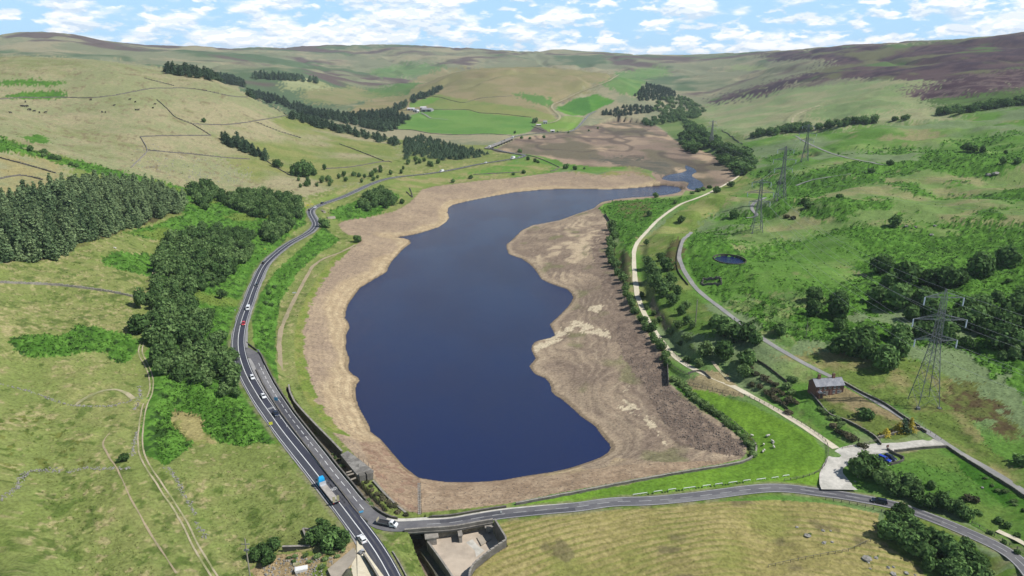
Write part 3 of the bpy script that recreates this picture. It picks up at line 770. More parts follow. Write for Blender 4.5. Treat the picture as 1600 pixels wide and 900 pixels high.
paint(region([(1440,156),(1540,146),(1620,136),(1720,132),(1720,165),(1600,165),(1480,178),(1465,168)], 1), mixc(np.tile(L(92,118,62), (N, 1)), L(80,98,56), sstep(-.3, .5, nB)))
field([(1150,100),(1195,104),(1200,108),(1130,112)], (150,160,112), (140,150,104), .5)

# --- bare reservoir margins: strand lines follow the levels the water fell through
lawnm = (np.abs(col - lawn).sum(1) < 1e-9)
onb = (in_poly(xf, yf, BEA) | in_poly(xf, yf, BEDP)) & ~in_poly(xf, yf, W1) & ~in_poly(xf, yf, W2)
lev = zf + .25 * fbm(xf / 10, yf / 10, 3, 167)
bfade = np.clip(1.6 - yf / 700, 0, 1)
band = .75 * bfade * np.sin(lev * 5.0 + 2.2 * fbm(xf / 40, yf / 40, 3, 173)) * .6 + bfade * np.sin(lev * 15 + 1.4 * nB) * .4 * sstep(-.4, .4, nA)
stony = mixc(np.tile(L(158,139,118), (N, 1)), L(174,154,128), sstep(-.7, .8, .7 * nB + .5 * nC + .4 * nD))
sand = mixc(np.tile(L(176,155,124), (N, 1)), L(196,176,142), sstep(-.6, .9, band + .5 * nC + .4 * nB))
sand = mixc(sand, L(166,146,116), sstep(.2, .9, -band + .7 * nB + .3 * nC) * .35)
mud = mixc(np.tile(L(144,127,110), (N, 1)), L(164,146,124), sstep(-.4, .6, nB + .5 * nA + .2 * band))
dark = mixc(np.tile(L(120,105,93), (N, 1)), L(142,125,109), sstep(-.4, .6, nC + nD + .4 * nB))
edgew = 9 + 5 * fbm(xf / 60, yf / 60, 2, 179)
stony = stony * (1 + .07 * (bfade * np.sin(lev * 9 + 1.2 * nA)))[:, None]
bare = mixc(stony, sand, 1 - sstep(edgew * .8, edgew * 1.5, dW + 3 * nB))
# right shore: flats of dark mud with pale swirls, stone pitched slope on the outside
rs = onb & in_poly(xf, yf, world_poly([(920,324),(945,318),(975,350),(970,420),(1010,500),(1050,580),(1064,612),(1180,690),(1180,716),(1080,726),(960,715),(935,745),(850,700),(780,560),(860,450),(770,390),(800,345)]))
sw = np.sin((lev * .75 + 2.2 * fbm(xf / 48, yf / 80, 3, 181)) * 2 * math.pi) * sstep(-.5, .3, fbm(xf / 30, yf / 50, 2, 187))
swm = sstep(.25, .9, sw + .3 * nB + .7 * fbm(xf / 26, yf / 34, 3, 191)) 
flat = mixc(mud, L(184,164,138), swm * .7 * sstep(-.3, .4, nA + .3 * nB))
ln_ = lev * 1.15 + 1.5 * fbm(xf / 42, yf / 70, 3, 241)
thin = sstep(.72, .97, np.cos(ln_ * 2 * math.pi)) * sstep(-.45, .2, fbm(xf / 35, yf / 55, 2, 247)) * np.clip(1.5 - yf / 900, 0, 1)
flat = mixc(flat, L(202,184,156), thin * .32)
flat = mixc(flat, L(98,84,76), sstep(.8, .98, np.cos((ln_ + .5) * 2 * math.pi)) * .35)
flat = mixc(flat, L(122,124,84), sstep(.45, .8, fbm(xf / 20, yf / 24, 3, 193)) * .6)
flat = mixc(flat, L(184,164,138), (1 - sstep(2, 7, dW + 2 * nB)) * .85)
ow = region([(955,345),(958,372),(950,390),(962,415),(975,460),(990,495),(1025,545),(1043,570),(1046,602),(1075,626),(1140,674),(1166,700),(1120,705),(1060,690),(1020,640),(985,575),(962,520),(958,470),(935,430),(925,370)], .8)
ow2 = region([(962,510),(990,500),(1025,545),(1042,570),(1046,602),(1100,645),(1165,695),(1164,714),(1090,700),(1040,660),(1005,600),(975,550)], .5)
flat = np.where(ow[:, None], mixc(flat, dark, sstep(-.5, .3, nB + .2)), flat)
flat = np.where(ow2[:, None], dark, flat)
paler = region([(905,340),(938,334),(950,352),(935,375),(925,392),(880,440),(850,420),(830,400),(858,382),(875,360)], 1.2)
flat = np.where(paler[:, None], mixc(flat, np.tile(L(200,180,150), (N, 1)), sstep(-.1, .6, sw * .7 + nB * .6) * .85), flat)
for pts in ([(922,477),(945,475),(946,482),(934,487),(922,483)], [(1000,592),(975,606),(968,620),(985,622),(1000,640),(1030,665),(1040,690),(1020,670),(990,645),(965,632),(962,615)], [(830,532),(870,520),(900,500),(935,508),(955,520),(958,530),(930,522),(900,515),(880,530),(850,545),(836,552)], [(1036,676),(1042,690),(1036,694),(1032,682)]):
    flat = np.where((region(pts, .5) & (nC > -.25))[:, None], np.tile(L(212,196,166), (N, 1)), flat)
bare = np.where(rs[:, None], flat, bare)
# upper bed: pink brown mud, green film in the shallows, a dark stream line
bed = in_poly(xf, yf, BEDP)
ub = mixc(np.tile(L(142,124,108), (N, 1)), L(164,144,122), sstep(-.3, .6, fbm(xf / 70, yf / 150, 4, 197)))
ub = mixc(ub, L(118,110,90), sstep(.05, .7, fbm(xf / 70, yf / 170, 4, 199)))
ub = mixc(ub, L(190,166,136), sstep(.35, .9, fbm(xf / 60, yf / 160, 4, 211) + .55 * sstep(40, 4, dO) * (xf > 250)) * .8)
ub = mixc(ub, L(96,86,78), sstep(.82, .93, 1 - np.abs(fbm(xf / 110, yf / 260, 3, 223))) * .7)
ub = np.where(region([(905,245),(985,246),(1050,252),(1062,262),(1050,272),(1036,276),(1020,268),(960,256)], 1)[:, None], mixc(np.tile(L(118,110,94), (N, 1)), L(98,96,84), sstep(-.3, .5, nB)), ub)
bare = np.where(bed[:, None], ub, bare)
spit = region([(870,266),(930,262),(985,264),(1012,268),(1018,276),(990,271),(940,275),(900,270)], .6)
bare = np.where(spit[:, None], mixc(np.tile(L(140,140,84), (N, 1)), L(156,136,108), sstep(-.2, .5, nB + .5 * nC)), bare)
# dam face: even pale brown pitching; mossy strip at the foot
dam = onb & in_poly(xf, yf, world_poly([(655,748),(700,753),(850,742),(1000,724),(1165,718),(1000,754),(800,792),(655,806)]))
dface = mixc(np.tile(L(160,138,114), (N, 1)), L(176,154,128), sstep(-.5, .6, nC + .4 * band + .4 * nD))
dface = mixc(dface, L(172,160,110), sstep(.1, .7, nB + .6 * band) * sstep(3.2, 1.2, zf))
bare = np.where(dam[:, None], dface, bare)
damL = onb & in_poly(xf, yf, world_poly([(655,806),(655,748),(600,690),(560,690),(600,770)]))
bare = np.where(damL[:, None], mixc(dface, np.tile(L(150,124,104), (N, 1)), sstep(-.3, .6, nC + nD)), bare)
lip = onb & (dW < 1.6 + nB) 
bare = mixc(bare, L(104,90,72), (lip & (yf < 700)) * .55)
paint(onb, bare)
bump[onb] = .12 + .16 * (ow2 | (stony.mean(1) > 0) & (dW > 15))[onb]
strip = in_poly(xf, yf, BEA) & ~rs & (dO < 5 + 2 * nC) & (yf > 262) & (yf < 640) & (xf < -20)
paint(strip, mixc(np.tile(L(138,142,78), (N, 1)), L(116,134,62), sstep(-.3, .5, nC)))
underw = in_poly(xf, yf, W1) | in_poly(xf, yf, W2)
paint(underw, np.tile(L(90,80,62), (N, 1)))
# worn ground by the ways, cut channels
shoulder = waymask.copy()
grit = mixc(np.tile(L(140,136,104), (N, 1)), L(108,128,60), sstep(-.4, .3, nC + .4 * nB))
cover_road = np.zeros(N)
for nm in ('a628', 'branch_road', 'a628_far'):
    Ln, w = WAYS[nm]
    m = np.nonzero((xf > Ln[:, 0].min() - 12) & (xf < Ln[:, 0].max() + 12) & (yf > Ln[:, 1].min() - 12) & (yf < Ln[:, 1].max() + 12))[0]
    d = seg_dist(xf[m], yf[m], Ln[:, :2], False, 12)
    cover_road[m] = np.maximum(cover_road[m], 1 - sstep(w[0] / 2 + .4, w[0] / 2 + 2.2 + .5 * nC[m], d))
col[:] = mixc(col, grit, cover_road * .8)
conc = mixc(np.tile(L(196,176,150), (N, 1)), L(172,152,128), sstep(-.3, .6, nC + .4 * nB))
paint(sp_m, conc); paint(st_m, mixc(np.tile(L(134,120,104), (N, 1)), L(104,92,72), sstep(-.2, .5, nC + nD)))
paint(ch_m, mixc(np.tile(L(120,110,90), (N, 1)), L(86,104,52), sstep(0, .6, nC + .5 * nB)))
yardL = in_poly(xf, yf, world_poly([(420,870),(470,862),(520,862),(552,846),(565,840),(600,900),(610,960),(380,960),(390,890)]))
paint(yardL, mixc(np.tile(L(168,148,112), (N, 1)), L(110,128,58), sstep(-.1, .35, nC + .6 * nB)))

# --- fine relief by cover
k = 1 - np.clip(waymask, 0, 1)
rel = bump * (1.5 * fine(2.4, 3, 227) + .5 * fine(8, 2, 229))
zf += np.where(onb, np.where(dW > 3, rel * np.where(ow2, .6, .32), 0), rel * 1.25) * k * sstep(1.2, 3, np.where(inw, 0, dW + 3))
Z = zf.reshape(NR, NC)

me = bpy.data.meshes.new('terrain')
me.vertices.add(N)
me.vertices.foreach_set('co', np.stack([xf, yf, zf], -1).astype(np.float32).ravel())
_i = np.arange(N).reshape(NR, NC)
_q = np.stack([_i[:-1, :-1], _i[:-1, 1:], _i[1:, 1:], _i[1:, :-1]], -1).reshape(-1, 4)
nq = len(_q)
me.loops.add(nq * 4); me.polygons.add(nq)
me.loops.foreach_set('vertex_index', _q.ravel().astype(np.int32))
me.polygons.foreach_set('loop_start', np.arange(0, nq * 4, 4, dtype=np.int32))
me.polygons.foreach_set('use_smooth', np.ones(nq, bool))
ca = me.attributes.new('cover', 'FLOAT_COLOR', 'POINT')
ca.data.foreach_set('color', np.concatenate([np.clip(col, 0, 1), np.ones((N, 1))], 1).astype(np.float32).ravel())
ba = me.attributes.new('relief', 'FLOAT', 'POINT')
ba.data.foreach_set('value', bump.astype(np.float32))
me.update(calc_edges=True)

def mat(name, build):
    m = bpy.data.materials.new(name); m.use_nodes = True
    t = NT(m.node_tree)
    bs = t.n('ShaderNodeBsdfPrincipled'); out = t.n('ShaderNodeOutputMaterial')
    t.l(bs.outputs[0], out.inputs[0])
    build(t, bs)
    return m
def noise(t, scale, detail=3, rough=.55, coord=None, w=None):
    n = t.n('ShaderNodeTexNoise'); n.inputs['Scale'].default_value = scale; n.inputs['Detail'].default_value = detail; n.inputs['Roughness'].default_value = rough
    if coord is not None: t.l(coord, n.inputs['Vector'])
    return n.outputs['Fac']
def terrain_nodes(t, bs):
    a = t.n('ShaderNodeAttribute', attribute_name='cover'); r = t.n('ShaderNodeAttribute', attribute_name='relief')
    tc = t.n('ShaderNodeNewGeometry')
    n1 = noise(t, .9, 4, .65, tc.outputs['Position']); n2 = noise(t, .22, 4, .6, tc.outputs['Position'])
    v = t.math('ADD', t.math('MULTIPLY', t.math('SUBTRACT', n1, .5), 1.6), t.math('MULTIPLY', t.math('SUBTRACT', n2, .5), .7))
    g = t.math('ADD', v, 1.0)
    cm = t.n('ShaderNodeVectorMath', operation='SCALE'); t.l(a.outputs['Color'], cm.inputs[0]); t.l(g, cm.inputs['Scale'])
    t.l(cm.outputs[0], bs.inputs['Base Color'])
    bs.inputs['Roughness'].default_value = 1.0; bs.inputs['Specular IOR Level'].default_value = .05
    bp = t.n('ShaderNodeBump'); bp.inputs['Distance'].default_value = .5
    t.l(n1, bp.inputs['Height']); t.l(t.math('ADD', t.math('MULTIPLY', r.outputs['Fac'], .9), .15, True), bp.inputs['Strength'])
    t.l(bp.outputs[0], bs.inputs['Normal'])
me.materials.append(mat('ground', terrain_nodes))
terrain = tag(mesh_obj('terrain', me), kind='structure')
print('terrain', NR, NC, round(time.time() - T0, 1))

# ================================================================== WATER
def water_nodes(t, bs):
    g = t.n('ShaderNodeNewGeometry')
    bs.inputs['Base Color'].default_value = (.008, .016, .070, 1)
    bs.inputs['Roughness'].default_value = .10
    bs.inputs['IOR'].default_value = 1.33
    m = t.n('ShaderNodeMapping'); m.inputs['Scale'].default_value = (1, .6, 1); t.l(g.outputs['Position'], m.inputs['Vector'])
    n1 = noise(t, 3.2, 2, .5, m.outputs[0]); n2 = noise(t, .02, 3, .5, m.outputs[0])
    bp = t.n('ShaderNodeBump'); bp.inputs['Distance'].default_value = .34
    t.l(t.ramp(n2, .35, .65, .65, 1.0), bp.inputs['Strength'])
    t.l(n1, bp.inputs['Height']); t.l(bp.outputs[0], bs.inputs['Normal'])
wb = MB()
wx0, wy0, wx1, wy1 = W1[:, 0].min() - 25, W1[:, 1].min() - 6, max(W1[:, 0].max(), W2[:, 0].max()) + 40, W2[:, 1].max() + 30
wb.add([(wx0, wy0, 0), (wx1, wy0, 0), (wx1, wy1, 0), (wx0, wy1, 0)], [(0, 1, 2, 3)])
water = tag(wb.build('water', mat('reservoir_water', water_nodes)), kind='structure')

# ================================================================== ROADS AND PATHS
def speckle(name, c, var=.25, scale=1.2, rough=.95, c2=None, big=.08):
    def b(t, bs):
        g = t.n('ShaderNodeNewGeometry')
        n = noise(t, scale, 5, .7, g.outputs['Position']); n2 = noise(t, big, 3, .6, g.outputs['Position'])
        v = t.math('ADD', t.math('MULTIPLY', t.math('SUBTRACT', n, .5), var * 3), 1)
        base = t.mix(t.ramp(n2, .4, .65), (*c, 1), (*(c2 or tuple(k * .86 for k in c)), 1))
        s = t.n('ShaderNodeVectorMath', operation='SCALE'); t.l(base, s.inputs[0]); t.l(v, s.inputs['Scale'])
        t.l(s.outputs[0], bs.inputs['Base Color']); bs.inputs['Roughness'].default_value = rough; bs.inputs['Specular IOR Level'].default_value = .2
    return mat(name, b)
def plain(name, c, rough=.5, metal=0.0, spec=.5):
    def b(t, bs):
        g = t.n('ShaderNodeNewGeometry'); n = noise(t, 3.0, 3, .6, g.outputs['Position'])
        t.l(t.mix(n, (*[k * .9 for k in c], 1), (*[min(1, k * 1.08) for k in c], 1)), bs.inputs['Base Color'])
        bs.inputs['Roughness'].default_value = rough; bs.inputs['Metallic'].default_value = metal; bs.inputs['Specular IOR Level'].default_value = spec
    return mat(name, b)
M = {}
M['asphalt_new'] = speckle('asphalt_new', (.060, .063, .078), .16, 1.5, c2=(.078, .081, .095))
M['asphalt_old'] = speckle('asphalt_old', (.125, .122, .130), .22, .8, c2=(.165, .160, .160), big=.12)
M['lane_tar'] = speckle('lane_tar', (.24, .235, .225), .2, 1.0, c2=(.30, .29, .27))
M['pavement'] = speckle('pavement', (.29, .28, .27), .2, 1.4, c2=(.235, .228, .22))
M['paint'] = speckle('road_paint', (.74, .74, .72), .10, 2.0, c2=(.62, .62, .60))
M['paint_worn'] = speckle('worn_paint', (.46, .46, .45), .3, 1.2, c2=(.36, .36, .35))
M['gravel'] = speckle('pale_gravel', (.56, .50, .37), .18, .9, c2=(.62, .56, .43))
M['gravel_white'] = speckle('white_gravel', (.55, .52, .46), .28, .7, c2=(.43, .41, .36), big=.22)
M['dirt'] = speckle('dry_dirt', (.36, .29, .185), .3, .9, c2=(.27, .24, .14))
M['dirt_pale'] = speckle('pale_dirt', (.42, .36, .24), .3, 1.1, c2=(.24, .25, .11), big=.09)
M['stone'] = speckle('gritstone', (.17, .155, .135), .45, 1.6, c2=(.12, .11, .095), big=.4)
M['stone_pale'] = speckle('pale_gritstone', (.30, .275, .24), .35, 1.4, c2=(.22, .20, .175), big=.4)
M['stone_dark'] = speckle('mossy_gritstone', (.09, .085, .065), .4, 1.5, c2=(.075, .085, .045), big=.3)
M['concrete'] = speckle('concrete', (.37, .32, .255), .22, .5, c2=(.30, .265, .215), big=.09)

def smooth_end(a): return a
def normals2(L):
    d = np.gradient(L[:, :2], axis=0); d /= np.linalg.norm(d, axis=1)[:, None] + 1e-9
    return np.stack([d[:, 1], -d[:, 0]], -1)              # to the right of travel
def resample(L, sp, t0=0.0, t1=None):
    d = np.concatenate([[0], np.cumsum(np.hypot(*np.diff(L[:, :2], axis=0).T))])
    t1 = d[-1] if t1 is None else min(t1, d[-1])
    t = np.linspace(t0, t1, max(2, int(round((t1 - t0) / sp)) + 1))
    return np.stack([np.interp(t, d, L[:, k]) for k in range(3)], -1)
def length(L): return float(np.hypot(*np.diff(L[:, :2], axis=0).T).sum())
def strip_mesh(mb, L, a, b, dz, Nn=None):
    """flat strip between lateral offsets a and b (metres to the right of the line)"""
    Nn = normals2(L) if Nn is None else Nn
    a = np.broadcast_to(a, len(L)); b = np.broadcast_to(b, len(L))
    va = np.column_stack([L[:, :2] + Nn * a[:, None], L[:, 2] + dz]); vb = np.column_stack([L[:, :2] + Nn * b[:, None], L[:, 2] + dz])
    n = len(L)
    mb.add(np.concatenate([va, vb]).tolist(), [(k, n + k, n + k + 1, k + 1) for k in range(n - 1)])
def ribbon(name, L, a, b, m, dz=0.0, parent=None, kind=None):
    mb = MB(); strip_mesh(mb, L, a, b, dz)
    o = mb.build(name, m, parent)
    if kind: o['kind'] = kind
    return o
def edge_of(Ln, w, seed, amp):
    n = len(Ln); r = np.random.default_rng(seed)
    j = np.convolve(r.normal(0, 1, n + 4), np.ones(5) / 5, 'valid')
    return w / 2 + amp * j

A, _w = WAYS['a628']; A = resample(A, 2.5)
road = ribbon('road', A, -3.45, 3.45, M['asphalt_new'], kind='structure')
ribbon('edge_line', A, -3.02, -2.84, M['paint'], .02, road)
ribbon('edge_line', A, 2.84, 3.02, M['paint'], .02, road)
ribbon('centre_line', A, -.24, .04, M['paint'], .02, road)
near_lane = resample(A, 2.5, 0, 470)
ribbon('lane_surface', near_lane, .12, 2.8, speckle('asphalt_fresh', (.044, .046, .064), .15, 1.5, c2=(.052, .055, .074)), .01, road)
LF = resample(WAYS['a628_far'][0], 6)
road2 = ribbon('road', LF, -3.6, 3.6, M['asphalt_old'], .1, kind='structure')
ribbon('edge_line', LF, -3.3, -2.9, M['paint'], .13, road2); ribbon('edge_line', LF, 2.9, 3.3, M['paint'], .13, road2)
B = resample(WAYS['branch_road'][0], 2.0)
def nearest(Ln, px, py):
    g = ground(px, py)[0]; return int(np.argmin(np.hypot(Ln[:, 0] - g[0], Ln[:, 1] - g[1])))
iflare = nearest(B, 404, 567); ibend = nearest(B, 592, 814)
wB = np.interp(np.arange(len(B)), [0, iflare * .5, iflare, ibend - 8, ibend, ibend + 12], [1.2, 3.2, 2.25, 2.2, 3.2, 2.75])
brd = ribbon('road', B, -wB, wB, M['asphalt_old'], .02, kind='structure')
d_bend = length(B[:ibend + 4]); d_fl = length(B[:iflare + 1]); LB = length(B)
Bd = B[ibend + 6:]
ribbon('edge_line', Bd, -2.5, -2.3, M['paint_worn'], .04, brd); ribbon('edge_line', Bd, 2.3, 2.5, M['paint_worn'], .04, brd)
Bn = B[iflare + 2:ibend - 6]
ribbon('edge_line', Bn, -2.02, -1.86, M['paint'], .04, brd)
ribbon('lay_by', resample(B, 2, d_bend - 4, d_bend + 62), np.linspace(-4.2, -2.6, len(resample(B, 2, d_bend - 4, d_bend + 62))), -2.45, M['gravel_white'], .045, brd)
s = d_fl
while s < LB - 6:
    seg = resample(B, 1.0, s, s + (3.6 if s < d_bend - 10 else 4.6))
    if not (d_bend - 14 < s < d_bend + 6):
        ribbon('road_dash', seg, -.10 if s < d_bend else -.09, .10, M['paint'] if s < d_bend else M['paint_worn'], .045, brd)
    s += 5.6 if s < d_bend else 7.6
M['asphalt_patch'] = speckle('asphalt_patch', (.075, .075, .085), .2, 1.0, c2=(.09, .09, .10), big=.3)
M['asphalt_pale'] = speckle('asphalt_pale', (.20, .195, .195), .2, 1.0, c2=(.17, .168, .17), big=.3)
for s0, ln_, a_, b_, mm_ in ((d_bend + 16, 22, -1.9, -.2, 'asphalt_patch'), (d_bend + 30, 34, .3, 2.2, 'asphalt_patch'), (d_bend + 66, 16, -2.2, -.3, 'asphalt_pale'), (d_bend + 98, 30, .5, 2.1, 'asphalt_pale'), (d_bend + 150, 44, -1.6, -.9, 'asphalt_patch'),
                           (d_bend + 150, 44, 1.0, 1.6, 'asphalt_patch'), (d_fl + 44, 40, -1.7, 1.8, 'asphalt_patch'), (d_fl + 8, 34, -1.6, 1.7, 'asphalt_pale')):
    sg = resample(B, 1.5, s0, s0 + ln_); ribbon('road_patch', sg, a_ + edge_of(sg, 0, int(s0), .1), b_ + edge_of(sg, 0, int(s0) + 1, .1), M[mm_], .031, brd)
for s0, ln_, a_, b_ in ((20, 60, -1.9, -1.2), (20, 60, 1.1, 1.7), (120, 150, -2.0, -1.35), (120, 150, -1.0, -.5), (300, 90, 1.0, 1.6), (60, 18, .4, 2.5)):
    sg = resample(A, 2, s0, s0 + ln_); ribbon('tyre_wear', sg, a_ + edge_of(sg, 0, s0, .08), b_ + edge_of(sg, 0, s0 + 1, .08), M['asphalt_patch'], .015, road)
# paved verge between the main road and the branch road wall
ia, ib_ = nearest(B, 399, 559), nearest(B, 588, 812)
pv = MB(); Bs = B[ia:ib_]; nB_ = normals2(Bs); nA_ = normals2(A); left = []; right = []
for k, p in enumerate(Bs):
    j = int(np.argmin(np.hypot(A[:, 0] - p[0], A[:, 1] - p[1])))
    q = A[j, :2] + nA_[j] * 3.5 * (1 if np.dot(nA_[j], p[:2] - A[j, :2]) > 0 else -1)
    left.append((*q, A[j, 2] + .11)); right.append((*(p[:2] + nB_[k] * 2.35 * (1 if np.dot(nB_[k], A[j, :2] - p[:2]) > 0 else -1)), p[2] + .13))
n = len(left)
lower = [(p[0], p[1], p[2] - .4) for p in left]
pv.add(left + right + lower, [(k, k + 1, n + k + 1, n + k) for k in range(n - 1)] + [(k, 2 * n + k, 2 * n + k + 1, k + 1) for k in range(n - 1)])
tag(pv.build('pavement', M['pavement']), kind='structure')
# kerbed verge strip on the left of the main road
kb = ribbon('verge', resample(A, 2.5, 0, 900), -edge_of(resample(A, 2.5, 0, 900), 7.9, 6, .3), -3.5, M['pavement'], .05, kind='structure')
kr = resample(A, 2.5, length(A[:nearest(A, 372, 545)]), length(A) * .62)
ribbon('verge', kr, 3.5, edge_of(kr, 9.6, 5, .5), M['pavement'], .05, kind='structure')

def path(name, key, m, amp=.25, dz=.03, seed=1):
    Ln, w = WAYS[key]; Lr = resample(Ln, max(1.5, length(Ln) / 260)); ww = np.interp(np.linspace(0, 1, len(Lr)), np.linspace(0, 1, len(w)), w)
    return ribbon(name, Lr, -edge_of(Lr, ww, seed, amp), edge_of(Lr, ww, seed + 1, amp), m, dz, kind='structure')
path('lane', 'lane', M['lane_tar'], .18, seed=3)
path('track', 'access', M['gravel_white'], .8, .05, seed=5)
path('path', 'trail', M['gravel'], .3, .035, seed=7)
path('path', 'branch_trail', M['dirt_pale'], .3, .02, seed=9)
path('path', 'sand_path', M['dirt'], .4, .03, seed=11)
path('path', 'loop_path', M['dirt_pale'], .4, .03, seed=13)
path('path', 'field_line', M['dirt'], .2, .02, seed=14)
path('track', 'hill_track', M['dirt_pale'], .8, .3, seed=15)
path('track', 'moor_track', M['dirt_pale'], .8, .3, seed=17)
path('track', 'moor_track_b', M['lane_tar'], .5, .2, seed=19)
path('track', 'moor_track_c', M['lane_tar'], .5, .2, seed=21)
path('track', 'pylon_track', M['lane_tar'], .4, .15, seed=23)
path('track', 'farm_lane', M['lane_tar'], .5, .4, seed=25)
Ft = resample(WAYS['farm_track'][0], 1.5)
for sgn, sd_ in ((-1, 31), (1, 33)):
    e = edge_of(Ft, 0, sd_, .16)
    ribbon('track', Ft, sgn * .78 - .27 + e, sgn * .78 + .30 + e * .6, M['dirt_pale'], .04, kind='structure')
# short slip to the picnic ground at the end of the dam
rp = resample(way_line([(1558, 830), (1580, 840), (1605, 853), (1650, 878)], 6, 3)[0], 2)
ribbon('path', rp, -1.1, 1.1, M['gravel'], .12, kind='structure')

# ================================================================== WALLS
def wall_mesh(L, h, th, seed, step=1.1, rough=.16, base=.4):
    """coursed rubble: short irregular blocks set end to end on a solid heart"""
    r = random.Random(seed); mb = MB()
    Lr = resample(L, step); Nn = normals2(Lr)
    for k in range(len(Lr) - 1):
        a, b = Lr[k], Lr[k + 1]; c = (a + b) / 2
        ang = math.atan2(b[1] - a[1], b[0] - a[0]); ln = math.hypot(b[0] - a[0], b[1] - a[1])
        off = r.uniform(-rough, rough) * th
        hh = h * r.uniform(1 - rough, 1 + rough)
        mb.box((c[0] + Nn[k][0] * off, c[1] + Nn[k][1] * off, c[2] - base), (ln * 1.03, th * r.uniform(.85, 1.12), hh + base), ang, (1, r.uniform(.72, .9)))
    return mb
def wall(name, pts, h, th, m, label, cat='wall', group=None, cope=None, seed=0, step=None, line=None, rough=.16):
    L = resample(line, 1.0) if line is not None else way_line(pts, 6, 1)[0]
    L = L.copy(); L[:, 2] = height(L[:, 0], L[:, 1])
    D_ = L[:, 1].mean(); step = step or max(1.0, D_ / 260)
    o = wall_mesh(L, h, th, seed, step, rough).build(name, m)
    tag(o, label, cat, group)
    if cope:
        cm = MB(); Lr = resample(L, step * 1.7)
        for a, b in zip(Lr[:-1], Lr[1:]):
            c = (a + b) / 2
            cm.box((c[0], c[1], c[2] + h * 1.02), (math.hypot(*(b - a)[:2]) * .97, th * 1.18, .14), math.atan2(b[1] - a[1], b[0] - a[0]), (1, .9))
        cm.build('coping', cope, o)
    return o
def offset(L, d):
    o = L.copy(); o[:, :2] += normals2(L) * (np.asarray(d)[:, None] if np.ndim(d) else d); return o

# ================================================================== TREES
def leaf_mat(name, c, c2, dark=.55):
    """leaves: tint differs from tree to tree and from clump to clump"""
    def b(t, bs):
        oi = t.n('ShaderNodeObjectInfo'); a = t.n('ShaderNodeAttribute', attribute_name='tint')
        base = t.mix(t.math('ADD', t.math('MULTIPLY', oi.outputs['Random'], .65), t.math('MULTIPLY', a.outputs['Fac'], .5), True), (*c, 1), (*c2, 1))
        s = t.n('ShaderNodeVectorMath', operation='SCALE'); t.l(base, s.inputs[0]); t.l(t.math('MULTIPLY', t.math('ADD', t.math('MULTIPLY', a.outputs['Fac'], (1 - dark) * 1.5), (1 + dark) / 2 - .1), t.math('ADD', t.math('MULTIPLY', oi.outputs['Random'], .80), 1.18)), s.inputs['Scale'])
        t.l(s.outputs[0], bs.inputs['Base Color']); bs.inputs['Roughness'].default_value = .9; bs.inputs['Specular IOR Level'].default_value = .06
        tr = t.n('ShaderNodeBsdfTranslucent'); t.l(s.outputs[0], tr.inputs['Color']); mx = t.n('ShaderNodeMixShader'); mx.inputs[0].default_value = .28
        out = [n for n in t.t.nodes if n.type == 'OUTPUT_MATERIAL'][0]; t.l(bs.outputs[0], mx.inputs[1]); t.l(tr.outputs[0], mx.inputs[2]); t.l(mx.outputs[0], out.inputs[0])
    return mat(name, b)
M['leaf_oak'] = leaf_mat('oak_leaves', (.046, .092, .026), (.074, .126, .038))
M['leaf_birch'] = leaf_mat('birch_leaves', (.056, .114, .032), (.088, .132, .046))
M['leaf_bright'] = leaf_mat('light_leaves', (.070, .118, .036), (.100, .145, .052))
M['leaf_pine'] = leaf_mat('pine_needles', (.074, .128, .056), (.112, .148, .068))
M['leaf_spruce'] = leaf_mat('spruce_needles', (.038, .068, .036), (.058, .090, .048))
M['leaf_gold'] = leaf_mat('golden_needles', (.26, .22, .03), (.36, .29, .05))
M['leaf_gorse'] = leaf_mat('gorse_sprays', (.040, .050, .024), (.085, .074, .044))
M['bark'] = speckle('bark', (.11, .085, .06), .4, 3)
M['bark_pale'] = speckle('pale_bark', (.30, .27, .22), .4, 3)

def cards(P, R, size, rng, flat=0.0):
    """one tilted leaf spray at each point P, facing roughly away from the crown's middle with direction R"""
    n = len(P)
    nrm = R + rng.normal(0, .55, (n, 3)); nrm[:, 2] += flat
    nrm /= np.linalg.norm(nrm, axis=1)[:, None] + 1e-9
    t = np.cross(nrm, rng.normal(0, 1, (n, 3))); t /= np.linalg.norm(t, axis=1)[:, None] + 1e-9
    b = np.cross(nrm, t)
    s = size * rng.uniform(.6, 1.25, (n, 1)); e = rng.uniform(.55, 1.0, (n, 1))
    v = np.stack([P - t * s - b * s * e * .6, P + t * s * .5 - b * s * e, P + t * s + b * s * .5 * e, P - t * s * .3 + b * s * e], 1)
    v += nrm[:, None, :] * rng.uniform(-.12, .12, (n, 4, 1)) * size
    return v.reshape(-1, 3), np.arange(n * 4).reshape(n, 4), rng.random(n)
def crown_mesh(name, V, Fq, tint, core, m):
    me = bpy.data.meshes.new(name)
    cv, cf = core
    allv = np.concatenate([V, cv]); nf = Fq.tolist() + [[i + len(V) for i in f] for f in cf]
    me.from_pydata(allv.tolist(), [], nf)
    at = me.attributes.new('tint', 'FLOAT', 'FACE')
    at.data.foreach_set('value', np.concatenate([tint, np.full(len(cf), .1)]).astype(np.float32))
    me.polygons.foreach_set('use_smooth', [False] * len(nf))
    me.materials.append(m); me.update()
    return me
def lump(center, r, seed, sub=2, rough=.25):
    bm = bmesh.new(); bmesh.ops.create_icosphere(bm, subdivisions=sub, radius=1.0)
    rng = np.random.default_rng(seed); ph = rng.uniform(0, 6, (5, 3)); out = []
    for v in bm.verts:
        d = np.array(v.co); k = 1 + rough * sum(math.sin(3.1 * d @ p + p[0]) for p in ph) / 3
        out.append(np.array(center) + d * np.array(r) * k)
    f = [[v.index for v in fc.verts] for fc in bm.faces]; bm.free()
    return np.array(out), f
